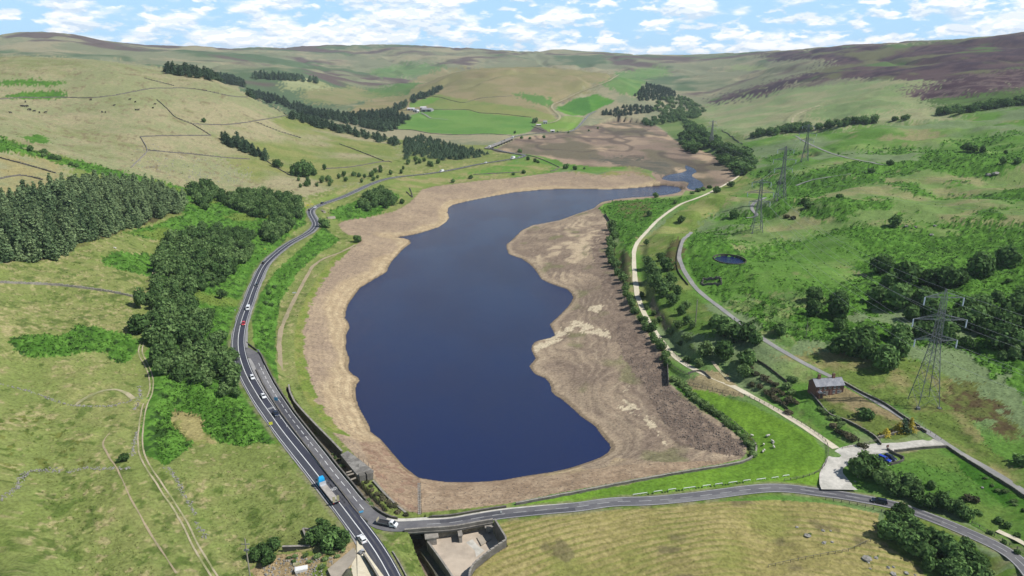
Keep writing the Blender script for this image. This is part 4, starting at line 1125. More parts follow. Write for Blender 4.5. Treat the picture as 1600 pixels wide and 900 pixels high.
def broad_crown(name, seed, m, n=520, h=1.0, squat=1.0):
    """unit crown: radius about 1, base near z=0.35, top near z=2"""
    rng = np.random.default_rng(seed)
    bl = []                                         # overlapping boughs make the outline uneven
    for k in range(rng.integers(8, 12)):
        an = rng.uniform(0, 6.28); rr = rng.uniform(.25, .66); z = rng.uniform(.6, 1.5) * squat
        bl.append((rr * math.cos(an), rr * math.sin(an), z, rng.uniform(.34, .52)))
    bl.append((0, 0, 1.45 * squat, .5)); bl.append((0, 0, 1.0 * squat, .68))
    P = []; R = []; 
    for (x, y, z, r) in bl:
        k = int(n / len(bl) * (r / .45) ** 2)
        d = rng.normal(0, 1, (k, 3)); d /= np.linalg.norm(d, axis=1)[:, None]
        rad = r * (rng.uniform(.75, 1.08, (k, 1)))
        P.append(np.array([x, y, z]) + d * rad * np.array([1, 1, .85])); R.append(d)
    P = np.concatenate(P); R = np.concatenate(R)
    keep = P[:, 2] > .22 * squat; P = P[keep]; R = R[keep]
    V, Fq, t = cards(P, R, .135, rng, .3)
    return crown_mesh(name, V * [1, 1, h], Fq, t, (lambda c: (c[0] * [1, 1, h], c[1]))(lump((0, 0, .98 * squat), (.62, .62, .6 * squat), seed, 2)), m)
def conifer_crown(name, seed, m, n=420, tiers=9, blunt=.25, droop=.15, width=1.0):
    """unit conifer: height 1, radius about .22*width"""
    rng = np.random.default_rng(seed); P = []; R = []
    for k in range(tiers):
        f = k / (tiers - 1); z = .12 + .82 * f
        r = .23 * width * ((1 - f) ** .8 + blunt * .18) * rng.uniform(.85, 1.15)
        nb = max(5, int(n * (r + .03) / (tiers * .13 * width)))
        an = rng.uniform(0, 6.28, nb); rr = r * rng.uniform(.35, 1.12, nb) * (1 + .25 * np.sin(an * 3 + rng.uniform(0, 6)))
        P.append(np.stack([rr * np.cos(an), rr * np.sin(an), z - rr * droop + rng.normal(0, .012, nb)], -1))
        R.append(np.stack([np.cos(an) * .6, np.sin(an) * .6, np.full(nb, .8)], -1))
    P = np.concatenate(P); R = np.concatenate(R)
    V, Fq, t = cards(P, R, .036 * width ** .5, rng, .4)
    cv = []; cf = []
    for k in range(7):
        an = 6.283 * k / 7; cv.append((.15 * width * math.cos(an), .15 * width * math.sin(an), .12))
    cv.append((0, 0, .92)); cf = [[k, (k + 1) % 7, 7] for k in range(7)]
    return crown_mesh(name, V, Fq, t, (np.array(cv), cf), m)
def pine_crown(name, seed, m, n=520):
    """unit pine: height 1, soft uneven boughs thinning to the top"""
    rng = np.random.default_rng(seed); P = []; R = []; nb = 20; lean = rng.normal(0, .02, 2)
    for k in range(nb):
        f = (k + rng.uniform(-.4, .4)) / nb; f = min(max(f, 0), 1); z = .12 + .80 * f
        r = .105 * (1 - f) ** .75 + .034; rr = .17 * (1 - f) ** .9 * rng.uniform(.5, 1.25); an = k * 2.4 + rng.uniform(-.7, .7)
        c = int(n / nb * (r / .08) ** 1.6)
        d = rng.normal(0, 1, (c, 3)); d /= np.linalg.norm(d, axis=1)[:, None]
        P.append(np.array([rr * math.cos(an) + lean[0] * f * 3, rr * math.sin(an) + lean[1] * f * 3, z]) + d * r * rng.uniform(.7, 1.1, (c, 1)) * [1.15, 1.15, .8]); R.append(d + [0, 0, .4])
    P = np.concatenate(P); R = np.concatenate(R)
    V, Fq, t = cards(P, R, .038, rng, .3)
    cv = [(.13 * math.cos(6.283 * k / 7), .13 * math.sin(6.283 * k / 7), .10) for k in range(7)] + [(0, 0, .9)]
    return crown_mesh(name, V, Fq, t, (np.array(cv), [[k, (k + 1) % 7, 7] for k in range(7)]), m)
def bush_crown(name, seed, m, n=200):
    rng = np.random.default_rng(seed); P = []; R = []
    for k in range(5):
        an = rng.uniform(0, 6.28); rr = rng.uniform(0, .55); r = rng.uniform(.4, .6)
        d = rng.normal(0, 1, (n // 5, 3)); d /= np.linalg.norm(d, axis=1)[:, None]
        P.append(np.array([rr * math.cos(an), rr * math.sin(an), .45]) + d * r * rng.uniform(.8, 1.1, (n // 5, 1)) * [1, 1, .8]); R.append(d)
    P = np.concatenate(P); R = np.concatenate(R); k = P[:, 2] > 0
    V, Fq, t = cards(P[k], R[k], .16, rng, .3)
    return crown_mesh(name, V, Fq, t, lump((0, 0, .4), (.6, .6, .42), seed, 1), m)
def trunk_mesh(name, m, r, h, limbs=3, seed=0, spread=.35):
    rng = random.Random(seed); mb = MB()
    mb.bar((0, 0, -.12 * h), (0, 0, h * .6), r * 1.7, 6, r * 1.1); mb.bar((0, 0, h * .6), (rng.uniform(-.05, .05) * h, 0, h), r * 1.1, 5, r * .4)
    for k in range(limbs):
        an = 6.28 * (k + rng.random() * .6) / max(1, limbs); z = h * rng.uniform(.45, .7)
        mb.bar((0, 0, z), (math.cos(an) * h * spread, math.sin(an) * h * spread, z + h * rng.uniform(.2, .35)), r * .7, 4, r * .25)
    o = mb.build(name, m); me = o.data; bpy.data.objects.remove(o); return me

KIT = {
 'oak': ([broad_crown('oak_crown', 100 + k, M['leaf_oak'], 620) for k in range(5)], trunk_mesh('oak_trunk', M['bark'], .09, 1.1, 4, 1), 1),
 'birch': ([broad_crown('birch_crown', 120 + k, M['leaf_birch'], 430, 1.12) for k in range(6)], trunk_mesh('birch_trunk', M['bark_pale'], .05, 1.2, 3, 2), 1),
 'broadleaf': ([broad_crown('broadleaf_crown', 280 + k, M['leaf_birch'], 400, 1.1) for k in range(4)], trunk_mesh('broadleaf_trunk', M['bark'], .05, 1.2, 3, 8), 1),  # generic broadleaf trees for copses and scrub, no particular species
 'belt': ([broad_crown('belt_crown', 300 + k, M['leaf_oak'], 330, 1.05) for k in range(4)], trunk_mesh('belt_trunk', M['bark'], .07, 1.1, 3, 9), 1),
 'sapling': ([conifer_crown('sapling_crown', 320 + k, M['leaf_spruce'], 150, 6, .5, .15, 1.7) for k in range(4)], None, 0),
 'light': ([broad_crown('light_crown', 140 + k, M['leaf_bright'], 420) for k in range(3)], trunk_mesh('light_trunk', M['bark'], .06, 1.0, 3, 3), 1),
 'pine': ([pine_crown('pine_crown', 160 + k, M['leaf_pine']) for k in range(8)], trunk_mesh('pine_trunk', M['bark'], .013, .8, 2, 4, .1), 1),
 'spruce': ([pine_crown('spruce_crown', 180 + k, M['leaf_spruce'], 330) for k in range(5)], trunk_mesh('spruce_trunk', M['bark'], .012, .8, 0, 5), 1),
 'gold': ([conifer_crown('gold_crown', 200 + k, M['leaf_gold'], 360, 9, 1.2, .1, 1.5) for k in range(2)], trunk_mesh('gold_trunk', M['bark'], .012, .7, 0, 6), 1),
 'bush': ([bush_crown('bush_crown', 220 + k, M['leaf_oak'], 220) for k in range(4)], None, 0),
 'gorse': ([bush_crown('gorse_crown', 240 + k, M['leaf_gorse'], 240) for k in range(4)], None, 0),
 'brightbush': ([bush_crown('bright_crown', 260 + k, M['leaf_bright'], 240) for k in range(3)], None, 0),
}
NAMES = {'oak': ('oak_tree', 'tree'), 'birch': ('birch_tree', 'tree'), 'light': ('young_tree', 'tree'), 'broadleaf': ('broadleaf_tree', 'tree'), 'belt': ('hedgerow_tree', 'tree'), 'sapling': ('young_conifer', 'tree'), 'pine': ('pine_tree', 'tree'), 'spruce': ('spruce_tree', 'tree'), 'gold': ('golden_conifer', 'tree'),
         'bush': ('bush', 'bush'), 'gorse': ('gorse_bush', 'bush'), 'brightbush': ('leafy_bush', 'bush')}
trng = random.Random(77)
TREES = []          # (kind, x, y, scale xy, scale z, label, group)
def tree(kind, x, y, sx, sz, label, group=None, parts=True, sink=0.0, cat=None, tallstem=False):
    crowns, trunk, _ = KIT[kind]
    nm, ct = NAMES[kind]
    z = float(height(x, y)) - sink
    if kind in ('oak', 'birch', 'light', 'broadleaf', 'belt') and not tallstem: z -= .30 * sz
    elif kind in ('pine', 'spruce'): z -= .05 * sz
    rz = trng.uniform(0, 6.28)
    cm = trng.choice(crowns)
    if trunk is not None and parts:
        o = mesh_obj(nm, trunk); c = mesh_obj('crown', cm, o)
        o.location = (x, y, z); o.rotation_euler = (0, 0, rz); o.scale = (sx, sx, sz)
    else:
        o = mesh_obj(nm, cm); o.location = (x, y, z); o.rotation_euler = (0, 0, rz); o.scale = (sx * trng.uniform(.9, 1.1), sx * trng.uniform(.9, 1.1), sz)
    return tag(o, label, cat or ct, group)
def px_r(p, r_px):
    """metres spanned by r_px photograph pixels at a point on the ground"""
    dep = p[1] * CP + (CAM_H - p[2]) * SP
    return r_px * dep / F
def planted(kind, cx, cy, r, label, group=None, tall=1.0, drop=.62):
    """a tree whose crown shows at (cx, cy) with radius r pixels"""
    p = ground(cx, cy + drop * r)[0]; R_ = px_r(p, r)
    return tree(kind, p[0], p[1], R_, R_ * tall, label, group, tallstem=drop > 1)
def bushy(kind, cx, cy, r, label, group=None, tall=1.0):
    p = ground(cx, cy + .45 * r)[0]; R_ = px_r(p, r)
    return tree(kind, p[0], p[1], R_, R_ * tall, label, group)
def stand(poly_px, spacing, seed, jitter=.46):
    """staggered planting inside an outline traced on the ground; nearest first"""
    P = world_poly(poly_px, 10); r = random.Random(seed); o = []
    y = P[:, 1].min(); row = 0
    while y < P[:, 1].max():
        x = P[:, 0].min() + (spacing / 2 if row % 2 else 0)
        while x < P[:, 0].max():
            o.append((x + r.uniform(-1, 1) * spacing * jitter, y + r.uniform(-1, 1) * spacing * jitter)); x += spacing
        y += spacing * .87; row += 1
    o = np.array(o)
    o = o[in_poly(o[:, 0], o[:, 1], P)]
    return o[np.argsort(o[:, 1])]
def joined(name, kind, pts, size, zs, label_kind='stuff', parent=None, seed=0):
    """the rest of a wood past what can be told apart: one mesh"""
    r = np.random.default_rng(seed); crowns = KIT[kind][0]; VV = []; FF = []; TT = []; b = 0
    for (x, y) in pts:
        me = crowns[r.integers(len(crowns))]
        v = np.empty(len(me.vertices) * 3); me.vertices.foreach_get('co', v); v = v.reshape(-1, 3)
        an = r.uniform(0, 6.28); s = size * r.uniform(.75, 1.25); z = zs * r.uniform(.75, 1.2)
        w = np.stack([(v[:, 0] * math.cos(an) - v[:, 1] * math.sin(an)) * s + x, (v[:, 0] * math.sin(an) + v[:, 1] * math.cos(an)) * s + y, v[:, 2] * z + float(height(x, y))], -1)
        VV.append(w)
        for p in me.polygons: FF.append([i + b for i in p.vertices])
        TT.append(np.clip(r.random() * .6 + .4 * np.array([d.value for d in me.attributes['tint'].data]), 0, 1)); b += len(v)
    me = bpy.data.meshes.new(name); me.from_pydata(np.concatenate(VV).tolist(), [], FF)
    me.attributes.new('tint', 'FLOAT', 'FACE').data.foreach_set('value', np.concatenate(TT).astype(np.float32))
    me.materials.append(crowns[0].materials[0]); me.update()
    o = mesh_obj(name, me); o['kind'] = 'stuff'; return o
COUNT = {}
def wood(kind, poly, spacing, seed, r, h, label, group, parts=True, limit=None, rest='wood', density=1.0, vary=.25):
    pts = stand(poly, spacing, seed)
    rr = random.Random(seed)
    if density < 1: pts = pts[[rr.random() < density for _ in pts]]
    COUNT[group] = len(pts)
    lim = len(pts) if limit is None else limit
    q3 = np.quantile(pts[:, 0], (.33, .67)); qy = np.median(pts[:, 1])
    for (x, y) in pts[:lim]:
        k = rr.uniform(1 - vary, 1 + vary)
        where = '' if len(pts) < 45 else (', far' if y > qy else ', near') + (' left part' if x < q3[0] else ' right part' if x > q3[1] else ' middle part')
        tree(kind, x, y, r * k * rr.uniform(.9, 1.12), h * k * rr.uniform(.9, 1.1), label + where, group, parts)
    if len(pts) > lim: joined(rest, kind, pts[lim:], r, h, seed=seed)

# pine plantation on the left slope
PINE = [(-70,398),(0,410),(60,412),(108,396),(135,378),(190,364),(232,350),(258,340),(290,333),(288,318),(240,300),(180,293),(120,294),(60,306),(20,318),(-70,330)]
wood('pine', PINE, 6.6, 5, 16.5, 16.5, 'dark pine packed inside the big plantation on the left slope', 'pines of the left plantation', True, 300, 'pine_forest', vary=.32)
# mixed wood between the farm track and the main road
WOODM = [(256,386),(300,366),(345,362),(396,372),(394,400),(372,424),(350,442),(300,462),(296,476),(310,488),(338,505),(334,525),(352,540),(374,556),(384,572),(378,600),(388,640),(365,625),(318,604),(268,606),(252,590),(236,556),(226,540),(238,505),(240,440)]
wood('birch', WOODM, 6.9, 7, 4.2, 4.3, 'bushy dark green tree in the wood beside the main road', 'trees of the roadside wood', True, 280, 'wood', vary=.42)
for poly, lab, grp, sd in (([(294,288),(334,290),(340,312),(332,332),(314,326),(298,312)], 'round tree in the small clump right of the pine plantation', 'clump beside the plantation', 8),
                       ([(344,308),(400,302),(440,306),(476,318),(470,342),(440,344),(400,343),(374,332),(346,318)], 'dark tree in the copse above the sharp road bend', 'copse above the road bend', 9),
                       ([(404,364),(440,350),(462,352),(456,368),(426,380),(402,376)], 'low tree in the thicket left of the s bend', 'thicket beside the bend', 10),
                       ([(552,322),(570,308),(592,298),(612,304),(622,318),(600,327),(575,330)], 'dense tree in the copse between road and north shore', 'copse by the north shore', 11)):
    wood('broadleaf', poly, 9.2, sd, 5.4, 5.0, lab, grp)
wood('spruce', [(345,224),(380,238),(414,252),(416,246),(388,229),(348,217)], 9, 12, 22, 16, 'tall dark conifer in the block on the hillside pasture', 'conifer block on the hillside')
for cx, cy, r in ((463,266,10),(474,262,11),(484,264,10),(470,270,10),(480,271,10),(458,270,7),(490,270,7)):
    planted('oak', cx, cy, r, 'dark tree of the round clump standing on the hillside pasture', 'round clump on the pasture', 1.15)
planted('oak', 434, 257, 8, 'small round tree alone on a field wall left of the clump', None, 1.1)
planted('oak', 507, 263, 4, 'tiny upright tree alone on the pasture right of the clump', None, 1.5)
planted('oak', 319, 189, 4, 'tiny dark tree alone beside a wall high on the left hill', None, 1.2)
wood('spruce', [(452,186),(500,201),(560,215),(622,231),(624,224),(570,210),(502,193),(456,180)], 20, 13, 30, 15, 'dark conifer in the long shelter belt down the spur', 'shelter belt on the spur', False, vary=.2)
wood('spruce', [(382,150),(440,166),(475,178),(500,184),(552,196),(606,208),(634,194),(640,184),(606,178),(566,178),(540,182),(500,178),(470,166),(430,152),(390,142)], 19, 14, 34, 19, 'dark conifer of the wood in the side valley', 'conifers of the side valley', False, 100, 'conifer_forest')
wood('spruce', [(600,177),(636,160),(640,163),(606,184)], 19, 15, 36, 18, 'conifer in the lower strip climbing toward the central hill', 'lower strip on the central hill', False)
wood('spruce', [(640,155),(690,138),(691,142),(644,162)], 24, 16, 40, 19, 'conifer in the upper strip climbing the central hill', 'upper strip on the central hill', False)
joined('conifer_forest', 'spruce', stand([(394,118),(450,120),(495,127),(495,131),(450,126),(394,124)], 17, 17), 36, 24)
joined('conifer_forest', 'spruce', stand([(240,110),(300,115),(340,120),(384,128),(386,138),(330,126),(250,114)], 17, 18), 36, 20)
wood('sapling', [(632,218),(660,212),(700,225),(745,236),(766,242),(740,248),(692,251),(642,243),(630,252)], 11, 19, 15, 8, 'young conifer in the open plantation before the road bridge', 'young plantation before the bridge', False, 150, 'young_plantation', density=.72)
vf = lambda pts, sp, sd, k: np.array([p for p in stand(pts, sp, sd, .5) if random.Random(int(p[0] * 7 + p[1])).random() < k])
joined('valley_forest', 'spruce', vf([(992,150),(1008,134),(1040,136),(1058,148),(1050,158),(1000,158)], 18, 20, .72), 27, 15)
joined('valley_forest', 'spruce', vf([(932,180),(945,174),(975,168),(1010,166),(1030,172),(1010,179),(960,183)], 16, 22, .75), 26, 13)
joined('valley_forest', 'broadleaf', vf([(1030,158),(1062,152),(1092,164),(1104,176),(1080,186),(1040,184),(1020,174)], 19, 23, .42), 9, 7)
joined('valley_forest', 'broadleaf', stand([(1000,192),(1030,186),(1044,182),(1090,176),(1098,184),(1064,190),(1034,196),(1010,200)], 24, 21, .5), 9, 7)
for poly, sd in (([(1068,190),(1086,198),(1112,214),(1128,228),(1160,240),(1182,246),(1180,266),(1150,276),(1130,266),(1124,254),(1126,240),(1100,232),(1076,208)], 22), ([(1062,214),(1080,218),(1092,232),(1086,241),(1068,237)], 24)):
    wood('oak', poly, 17 if sd == 22 else 17, sd, 9.5, 7.4, 'leafy tree of the riverside wood above the trail head', 'riverside wood at the head of the reservoir', True, density=.75, vary=.42)
wood('belt', [(1163,220),(1200,212),(1250,208),(1282,204),(1282,199),(1240,200),(1180,211)], 16, 25, 9.5, 8, 'dark tree in the belt behind the far pylons', 'tree belt behind the pylons')
wood('belt', [(1290,201),(1330,198),(1370,194),(1370,190),(1330,192),(1290,197)], 12, 26, 8, 7, 'dark tree in the middle belt on the right hillside', 'middle belt on the hillside')
wood('belt', [(1380,193),(1418,188),(1418,185),(1382,189)], 12, 27, 7, 5.5, 'small tree in the short belt on the right hillside', 'short belt on the hillside')
wood('belt', [(1466,182),(1520,176),(1570,168),(1640,160),(1640,154),(1570,161),(1520,169),(1468,177)], 17, 28, 10, 8, 'dark tree in the belt below the heather slope', 'tree belt below the heather')
wood('broadleaf', [(440,290),(480,296),(560,287),(612,277),(640,272),(636,264),(600,266),(560,270),(510,280),(470,282)], 12, 29, 3.4, 3.8, 'small dark tree scattered on the bank above the main road', 'scrub above the main road', density=.42)
wood('broadleaf', [(628,258),(660,262),(690,262),(690,254),(650,250),(632,246)], 14, 30, 4, 4.2, 'small dark tree below the young plantation', 'scrub below the plantation', density=.4)
wood('broadleaf', [(40,226),(130,258),(150,262),(140,268),(100,256),(50,238)], 10, 31, 3.4, 2.8, 'low scrub tree along the gully on the left hill', 'gully scrub on the left hill', density=.3)

# woods round the big pylon on the right
G = 'oak wood behind the tall pylon'
for cx, cy, r in ((1275,462,15),(1270,483,16),(1307,482,20),(1310,465,15)):
    planted('oak', cx, cy, r, 'dark oak of the small group left of the pylon wood', 'small group left of the pylon wood')
for cx, cy, r in ((1312,508,11),(1320,537,27),(1355,522,18),(1352,545,22),(1382,560,26),(1402,542,20),(1405,520,17)):
    planted('oak', cx, cy, r, 'dark oak in the thick clump left of the tall pylon', 'clump left of the tall pylon')
for cx, cy, r in ((1370,462,17),(1407,464,24),(1440,467,22),(1452,484,22),(1437,515,16),(1475,517,20),(1507,482,22),(1520,497,24),(1535,480,22),(1557,464,12),(1585,477,22),(1597,462,15),(1557,502,24),(1578,509,24),(1562,527,24),(1588,534,22),(1537,509,20),(1510,535,12),(1480,497,18),(1424,490,16),(1612,505,24),(1620,540,22)):
    planted('oak', cx, cy, r, 'dark oak in the wood spreading behind the tall pylon', G)
planted('birch', 1565, 557, 9, 'small brownish tree in front of the pylon wood', None)
planted('birch', 1585, 552, 12, 'pale bushy tree at the right end of the pylon wood', None)
for cx, cy, r in ((1377,412,18),(1412,432,26),(1390,440,18),(1477,435,22),(1450,436,18),(1500,434,15)):
    planted('oak', cx, cy, r, 'broad dark oak in the upper clump among the bracken', 'upper clump among bracken')
planted('oak', 1530, 415, 25, 'left of two big round oaks alone on the bracken slope')
planted('oak', 1572, 401, 20, 'right of two big round oaks alone on the bracken slope')
planted('oak', 1397, 346, 11, 'dark thorn bush alone on the grassy knoll')
bushy('bush', 1575, 438, 6, 'small bush in the bracken right of the upper clump')
planted('oak', 1511, 231, 9, 'round tree alone high on the right hillside')
for cx, cy, r in ((1522,233,7),(1535,234,6),(1567,251,7),(1590,252,7),(1571,238,4)):
    planted('oak', cx, cy, r, 'small tree scattered high on the right hillside', 'scattered hillside trees')
planted('oak', 1390, 255, 6, 'small dark tree at the upper end of the hillside track')
planted('oak', 1361, 267, 6, 'small flat bush below the hillside track')
for cx, cy, r in ((1256,312,9),(1267,317,9),(1262,320,9)):
    bushy('bush', cx, cy, r, 'grey green scrub on the slope right of the pylons', 'scrub right of the pylons', .9)
bushy('bush', 1311, 306, 7, 'dark bush on the bracken bank above the scrub')
bushy('gorse', 1230, 338, 6, 'brown bush below the middle pylon')
bushy('gorse', 1240, 340, 6, 'yellowish gorse bush below the middle pylon')
bushy('bush', 1219, 284, 8, 'dark bush behind the legs of the second pylon')
# trees by the lane and trail
for cx, cy, r in ((1131,512,20),(1155,520,20),(1180,529,14),(1118,502,12)):
    planted('oak', cx, cy, r, 'big dark tree of the group left of the lane', 'big trees left of the lane')
planted('oak', 1132, 548, 19, 'round dark tree between the big lane trees and the trail')
planted('oak', 1167, 561, 18, 'dark tree at the top of the hedge above the trail')
planted('birch', 1163, 582, 13, 'paler tree at the lower end of the lane trees')
planted('light', 1101, 546, 14, 'pale feathery tree beside the trail below the big trees')
planted('oak', 1219, 515, 13, 'small dark tree touching the far edge of the lane')
for cx, cy, r in ((1072,527,9),(1059,507,8),(1047,518,8),(1062,536,6),(1092,567,9),(1072,561,7),(1080,541,6),(1030,499,6),(1022,489,5),(1022,503,6),(1010,481,5),(1003,460,6)):
    planted('light', cx, cy, r, 'small open tree on the grass beside the pale trail', 'small trees beside the trail', .95)
G = 'scrub between trail and lane'
for cx, cy, r in ((1020,425,15),(1040,415,13),(1025,443,16),(1047,438,12),(1035,456,13),(1050,470,11),(1064,486,9),(1073,500,8),(1082,508,7),(1012,410,9),(1032,402,8),(1058,455,9),(1046,448,9),(1072,478,8)):
    planted('birch', cx, cy, r, 'bushy tree in the scrub between pale trail and lane', G)
for cx, cy, r, lab in ((1064,343,7,'round tree at the top of the scrub by the lane bend'), (1010,379,5,'small upright tree on the grass right of the trail'), (1147,335,10,'round dark bush on the pasture left of the first pylon'), (1024,306,5,'dark bush on the headland shore'),
                       (1142,288,6,'dark tree hanging over the upper trail'), (1120,297,7,'bushy tree beside the upper trail bend'), (1150,270,7,'round bush below the riverside wood'), (1055,316,4,'small bush on the headland by the trail'), (1014,334,5,'small bush in the middle of the headland')):
    planted('oak' if r > 5 else 'birch', cx, cy, r, lab)
for cx, cy, r in ((1090,297,6),(1100,295,6),(1108,292,5),(1082,301,5)):
    bushy('bush', cx, cy, r, 'low bush along the water edge below the trail', 'bushes on the inlet shore')
# shrubs on the bank top between the reservoir wall and the trail
hr = random.Random(5)
for (cx, cy) in dense([(953,352),(956,372),(951,392),(958,408),(966,424),(974,444),(980,462),(990,482),(1002,500),(1014,516),(1026,534),(1037,552),(1042,566)], 5.5):
    planted('birch', cx + hr.uniform(-2, 5), cy + hr.uniform(-4, 4), hr.uniform(6, 9), 'shrubby tree in the row on top of the right reservoir bank', 'row of shrubs on the right bank', hr.uniform(.8, 1.1))
for (cx, cy) in dense([(1050,590),(1068,602),(1086,618),(1102,630),(1118,644),(1132,656),(1146,666),(1160,680),(1172,694),(1176,708)], 5):
    bushy('brightbush', cx + hr.uniform(-3, 3), cy + hr.uniform(-3, 3), hr.uniform(6, 10), 'leafy bush in the strip between rubble slope and lawn', 'bushes beside the lawn', .85)
for (cx, cy) in dense([(1165,560),(1176,580),(1190,590),(1206,600),(1222,615),(1240,630)], 7) + dense([(1178,596),(1196,610),(1215,626),(1234,640)], 8) + dense([(1300,668),(1318,676),(1336,686),(1352,692)], 9):
    bushy('gorse', cx + hr.uniform(-5, 5), cy + hr.uniform(-4, 4), hr.uniform(6, 9), 'brown green gorse in the hedge bank below the house', 'gorse hedge below the house', .9)
for (cx, cy, r) in ((1230,602,10),(1240,592,9),(1236,612,8)):
    bushy('brightbush', cx, cy, r, 'bright green bush at the gable end of the house', 'bushes at the gable end', 1)
for (cx, cy) in ((1284,638),(1292,644),(1300,652),(1308,652),(1316,660),(1300,642),(1312,664)):
    bushy('brightbush', cx, cy, hr.uniform(6, 8), 'bright green bush along the garden wall', 'bushes along the garden wall', .8)
bushy('bush', 1354, 646, 17, 'large round evergreen bush in the middle of the house garden', None, 1.0)
def cone_at(kind, px, py, h_px, w, label):
    p = ground(px, py)[0]; h = px_r(p, h_px) / .86
    tree(kind, p[0], p[1], h * w, h, label)
cone_at('gold', 1384, 681, 12, 1.3, 'lower small golden conifer on the garden wall')
cone_at('gold', 1404, 675, 15, 1.3, 'upper golden conifer beside the dark garden conifer')
cone_at('spruce', 1413, 675, 23, 1.5, 'dark green conifer at the corner of the garden')
cone_at('gold', 1422, 673, 21, .8, 'narrow golden conifer right of the dark garden conifer')
bushy('gorse', 1394, 674, 6, 'dull bush between the two golden conifers')
# bottom right
G = 'thick hedge of trees between car park and dam road'
for cx, cy, r in ((1340,733,20),(1360,727,22),(1350,717,15),(1380,747,18),(1395,752,16),(1417,755,18),(1412,767,14),(1432,767,14),(1455,757,9),(1452,782,16),(1470,783,18),(1482,788,14),(1496,793,14),(1505,800,15),(1400,766,12),(1436,780,12)):
    planted('oak' if (cx + cy) % 3 else 'birch', cx, cy, r, 'leafy tree in the thick hedge along the dam road', G, .95)
bushy('gorse', 1517, 778, 11, 'brownish bush behind the roadside hedge')
G = 'clump of trees below the dam road'
for cx, cy, r in ((1410,797,15),(1400,817,19),(1417,818,19),(1390,832,18),(1412,839,22),(1434,837,19),(1438,857,20),(1455,837,17),(1466,849,19),(1480,857,21),(1490,872,20),(1505,862,19),(1520,877,20),(1478,889,19),(1496,895,20),(1524,894,19),(1540,900,14),(1500,915,20),(1450,880,14)):
    planted('oak' if (cx * 7 + cy) % 4 else 'light', cx, cy, r, 'leafy dark tree in the clump right of the hay field', G, 1.0)
for (cx, cy, r) in ((1548,832,6),(1570,847,6),(1590,862,7),(1560,812,9),(1575,820,9),(1530,800,8),(1590,835,7)):
    bushy('bush', cx, cy, r, 'low bush on the verge beside the bottom right path', 'bushes on the right verge')
for (cx, cy) in dense([(1540,745),(1560,760),(1580,775),(1600,790)], 9):
    bushy('brightbush', cx + hr.uniform(-4, 4), cy + hr.uniform(-2, 6), hr.uniform(4, 7), 'low green bush below the lane wall', 'bushes below the lane wall', .7)
bushy('bush', 1597, 718, 16, 'dark bush cut by the right edge beside the lane')
# left
planted('birch', 220, 462, 12, 'tall tree with a bare pale trunk beside the farm track', None, 1.45, 1.7)
planted('oak', 219, 508, 20, 'large round dark tree between bracken and farm track')
planted('oak', 193, 714, 9, 'small dark thorn where the broken wall meets the track', None, .9)
planted('birch', 347, 460, 8, 'small grey tree alone on grass between wood and road')
for cx, cy, r in ((500,836,17),(520,832,15),(512,848,16),(540,838,12),(488,840,13),(530,850,11),(506,822,12)):
    planted('pine' if 0 else 'oak', cx, cy, r, 'dense pine in the clump beside the main road junction', 'pines by the junction', 1.05)
for cx, cy, r in ((428,852,14),(412,860,14),(401,868,12),(420,872,14)):
    planted('oak', cx, cy, r, 'dense pine in the clump at the bottom behind the pipe', 'pines behind the pipe', 1.05)
planted('oak', 508, 350, 9, 'dark bushy tree beside the stream culvert')
planted('oak', 560, 374, 7, 'round bush on the shore path below the culvert')
for cx, cy, r, lab in ((610,318,4,'low tree at the shore end of the north copse'), (628,315,5,'round bush on the shore right of the north copse'), (708,283,4,'small bush on the north shore'), (735,277,4,'round tree above the north shore')):
    planted('oak', cx, cy, r, lab)
for cx, cy, r in ((812,236,4),(825,248,4),(836,251,4),(841,253,3)):
    planted('oak', cx, cy, r, 'small tree beside the road hairpin', 'trees beside the hairpin')
for cx, cy, r in ((883,261,5),(899,263,4),(913,263,2.5),(818,269,4),(802,272,3)):
    planted('oak', cx, cy, r, 'small lone tree on the green spit', 'lone trees on the spit')
planted('oak', 835, 189, 5, 'dark tree beside the small farmhouse up the valley')
for cx, cy, r in ((804,207,2.5),(815,215,3),(828,216,2.5),(850,214,3),(871,206,2),(920,204,2),(934,200,2),(888,207,2)):
    planted('oak', cx, cy, r, 'small dark bush above the bare reservoir head', 'bushes above the reservoir head')
# rough heather clumps in the roadside bank
for cx, cy, r in ((428,447,6),(420,456,6),(415,472,7),(424,475,6)):
    bushy('bush', cx, cy, r, 'dark bush on the bank between main road and reservoir path', 'bushes on the road bank', .8)
print('trees', COUNT, round(time.time() - T0, 1))

# ================================================================== DAM, BRIDGE, SPILLWAY
def g3(px, py): return ground(px, py)[0]
def local_frame(a, b):
    """origin a, x axis towards b"""
    return math.atan2(b[1] - a[1], b[0] - a[0]), math.hypot(b[0] - a[0], b[1] - a[1])

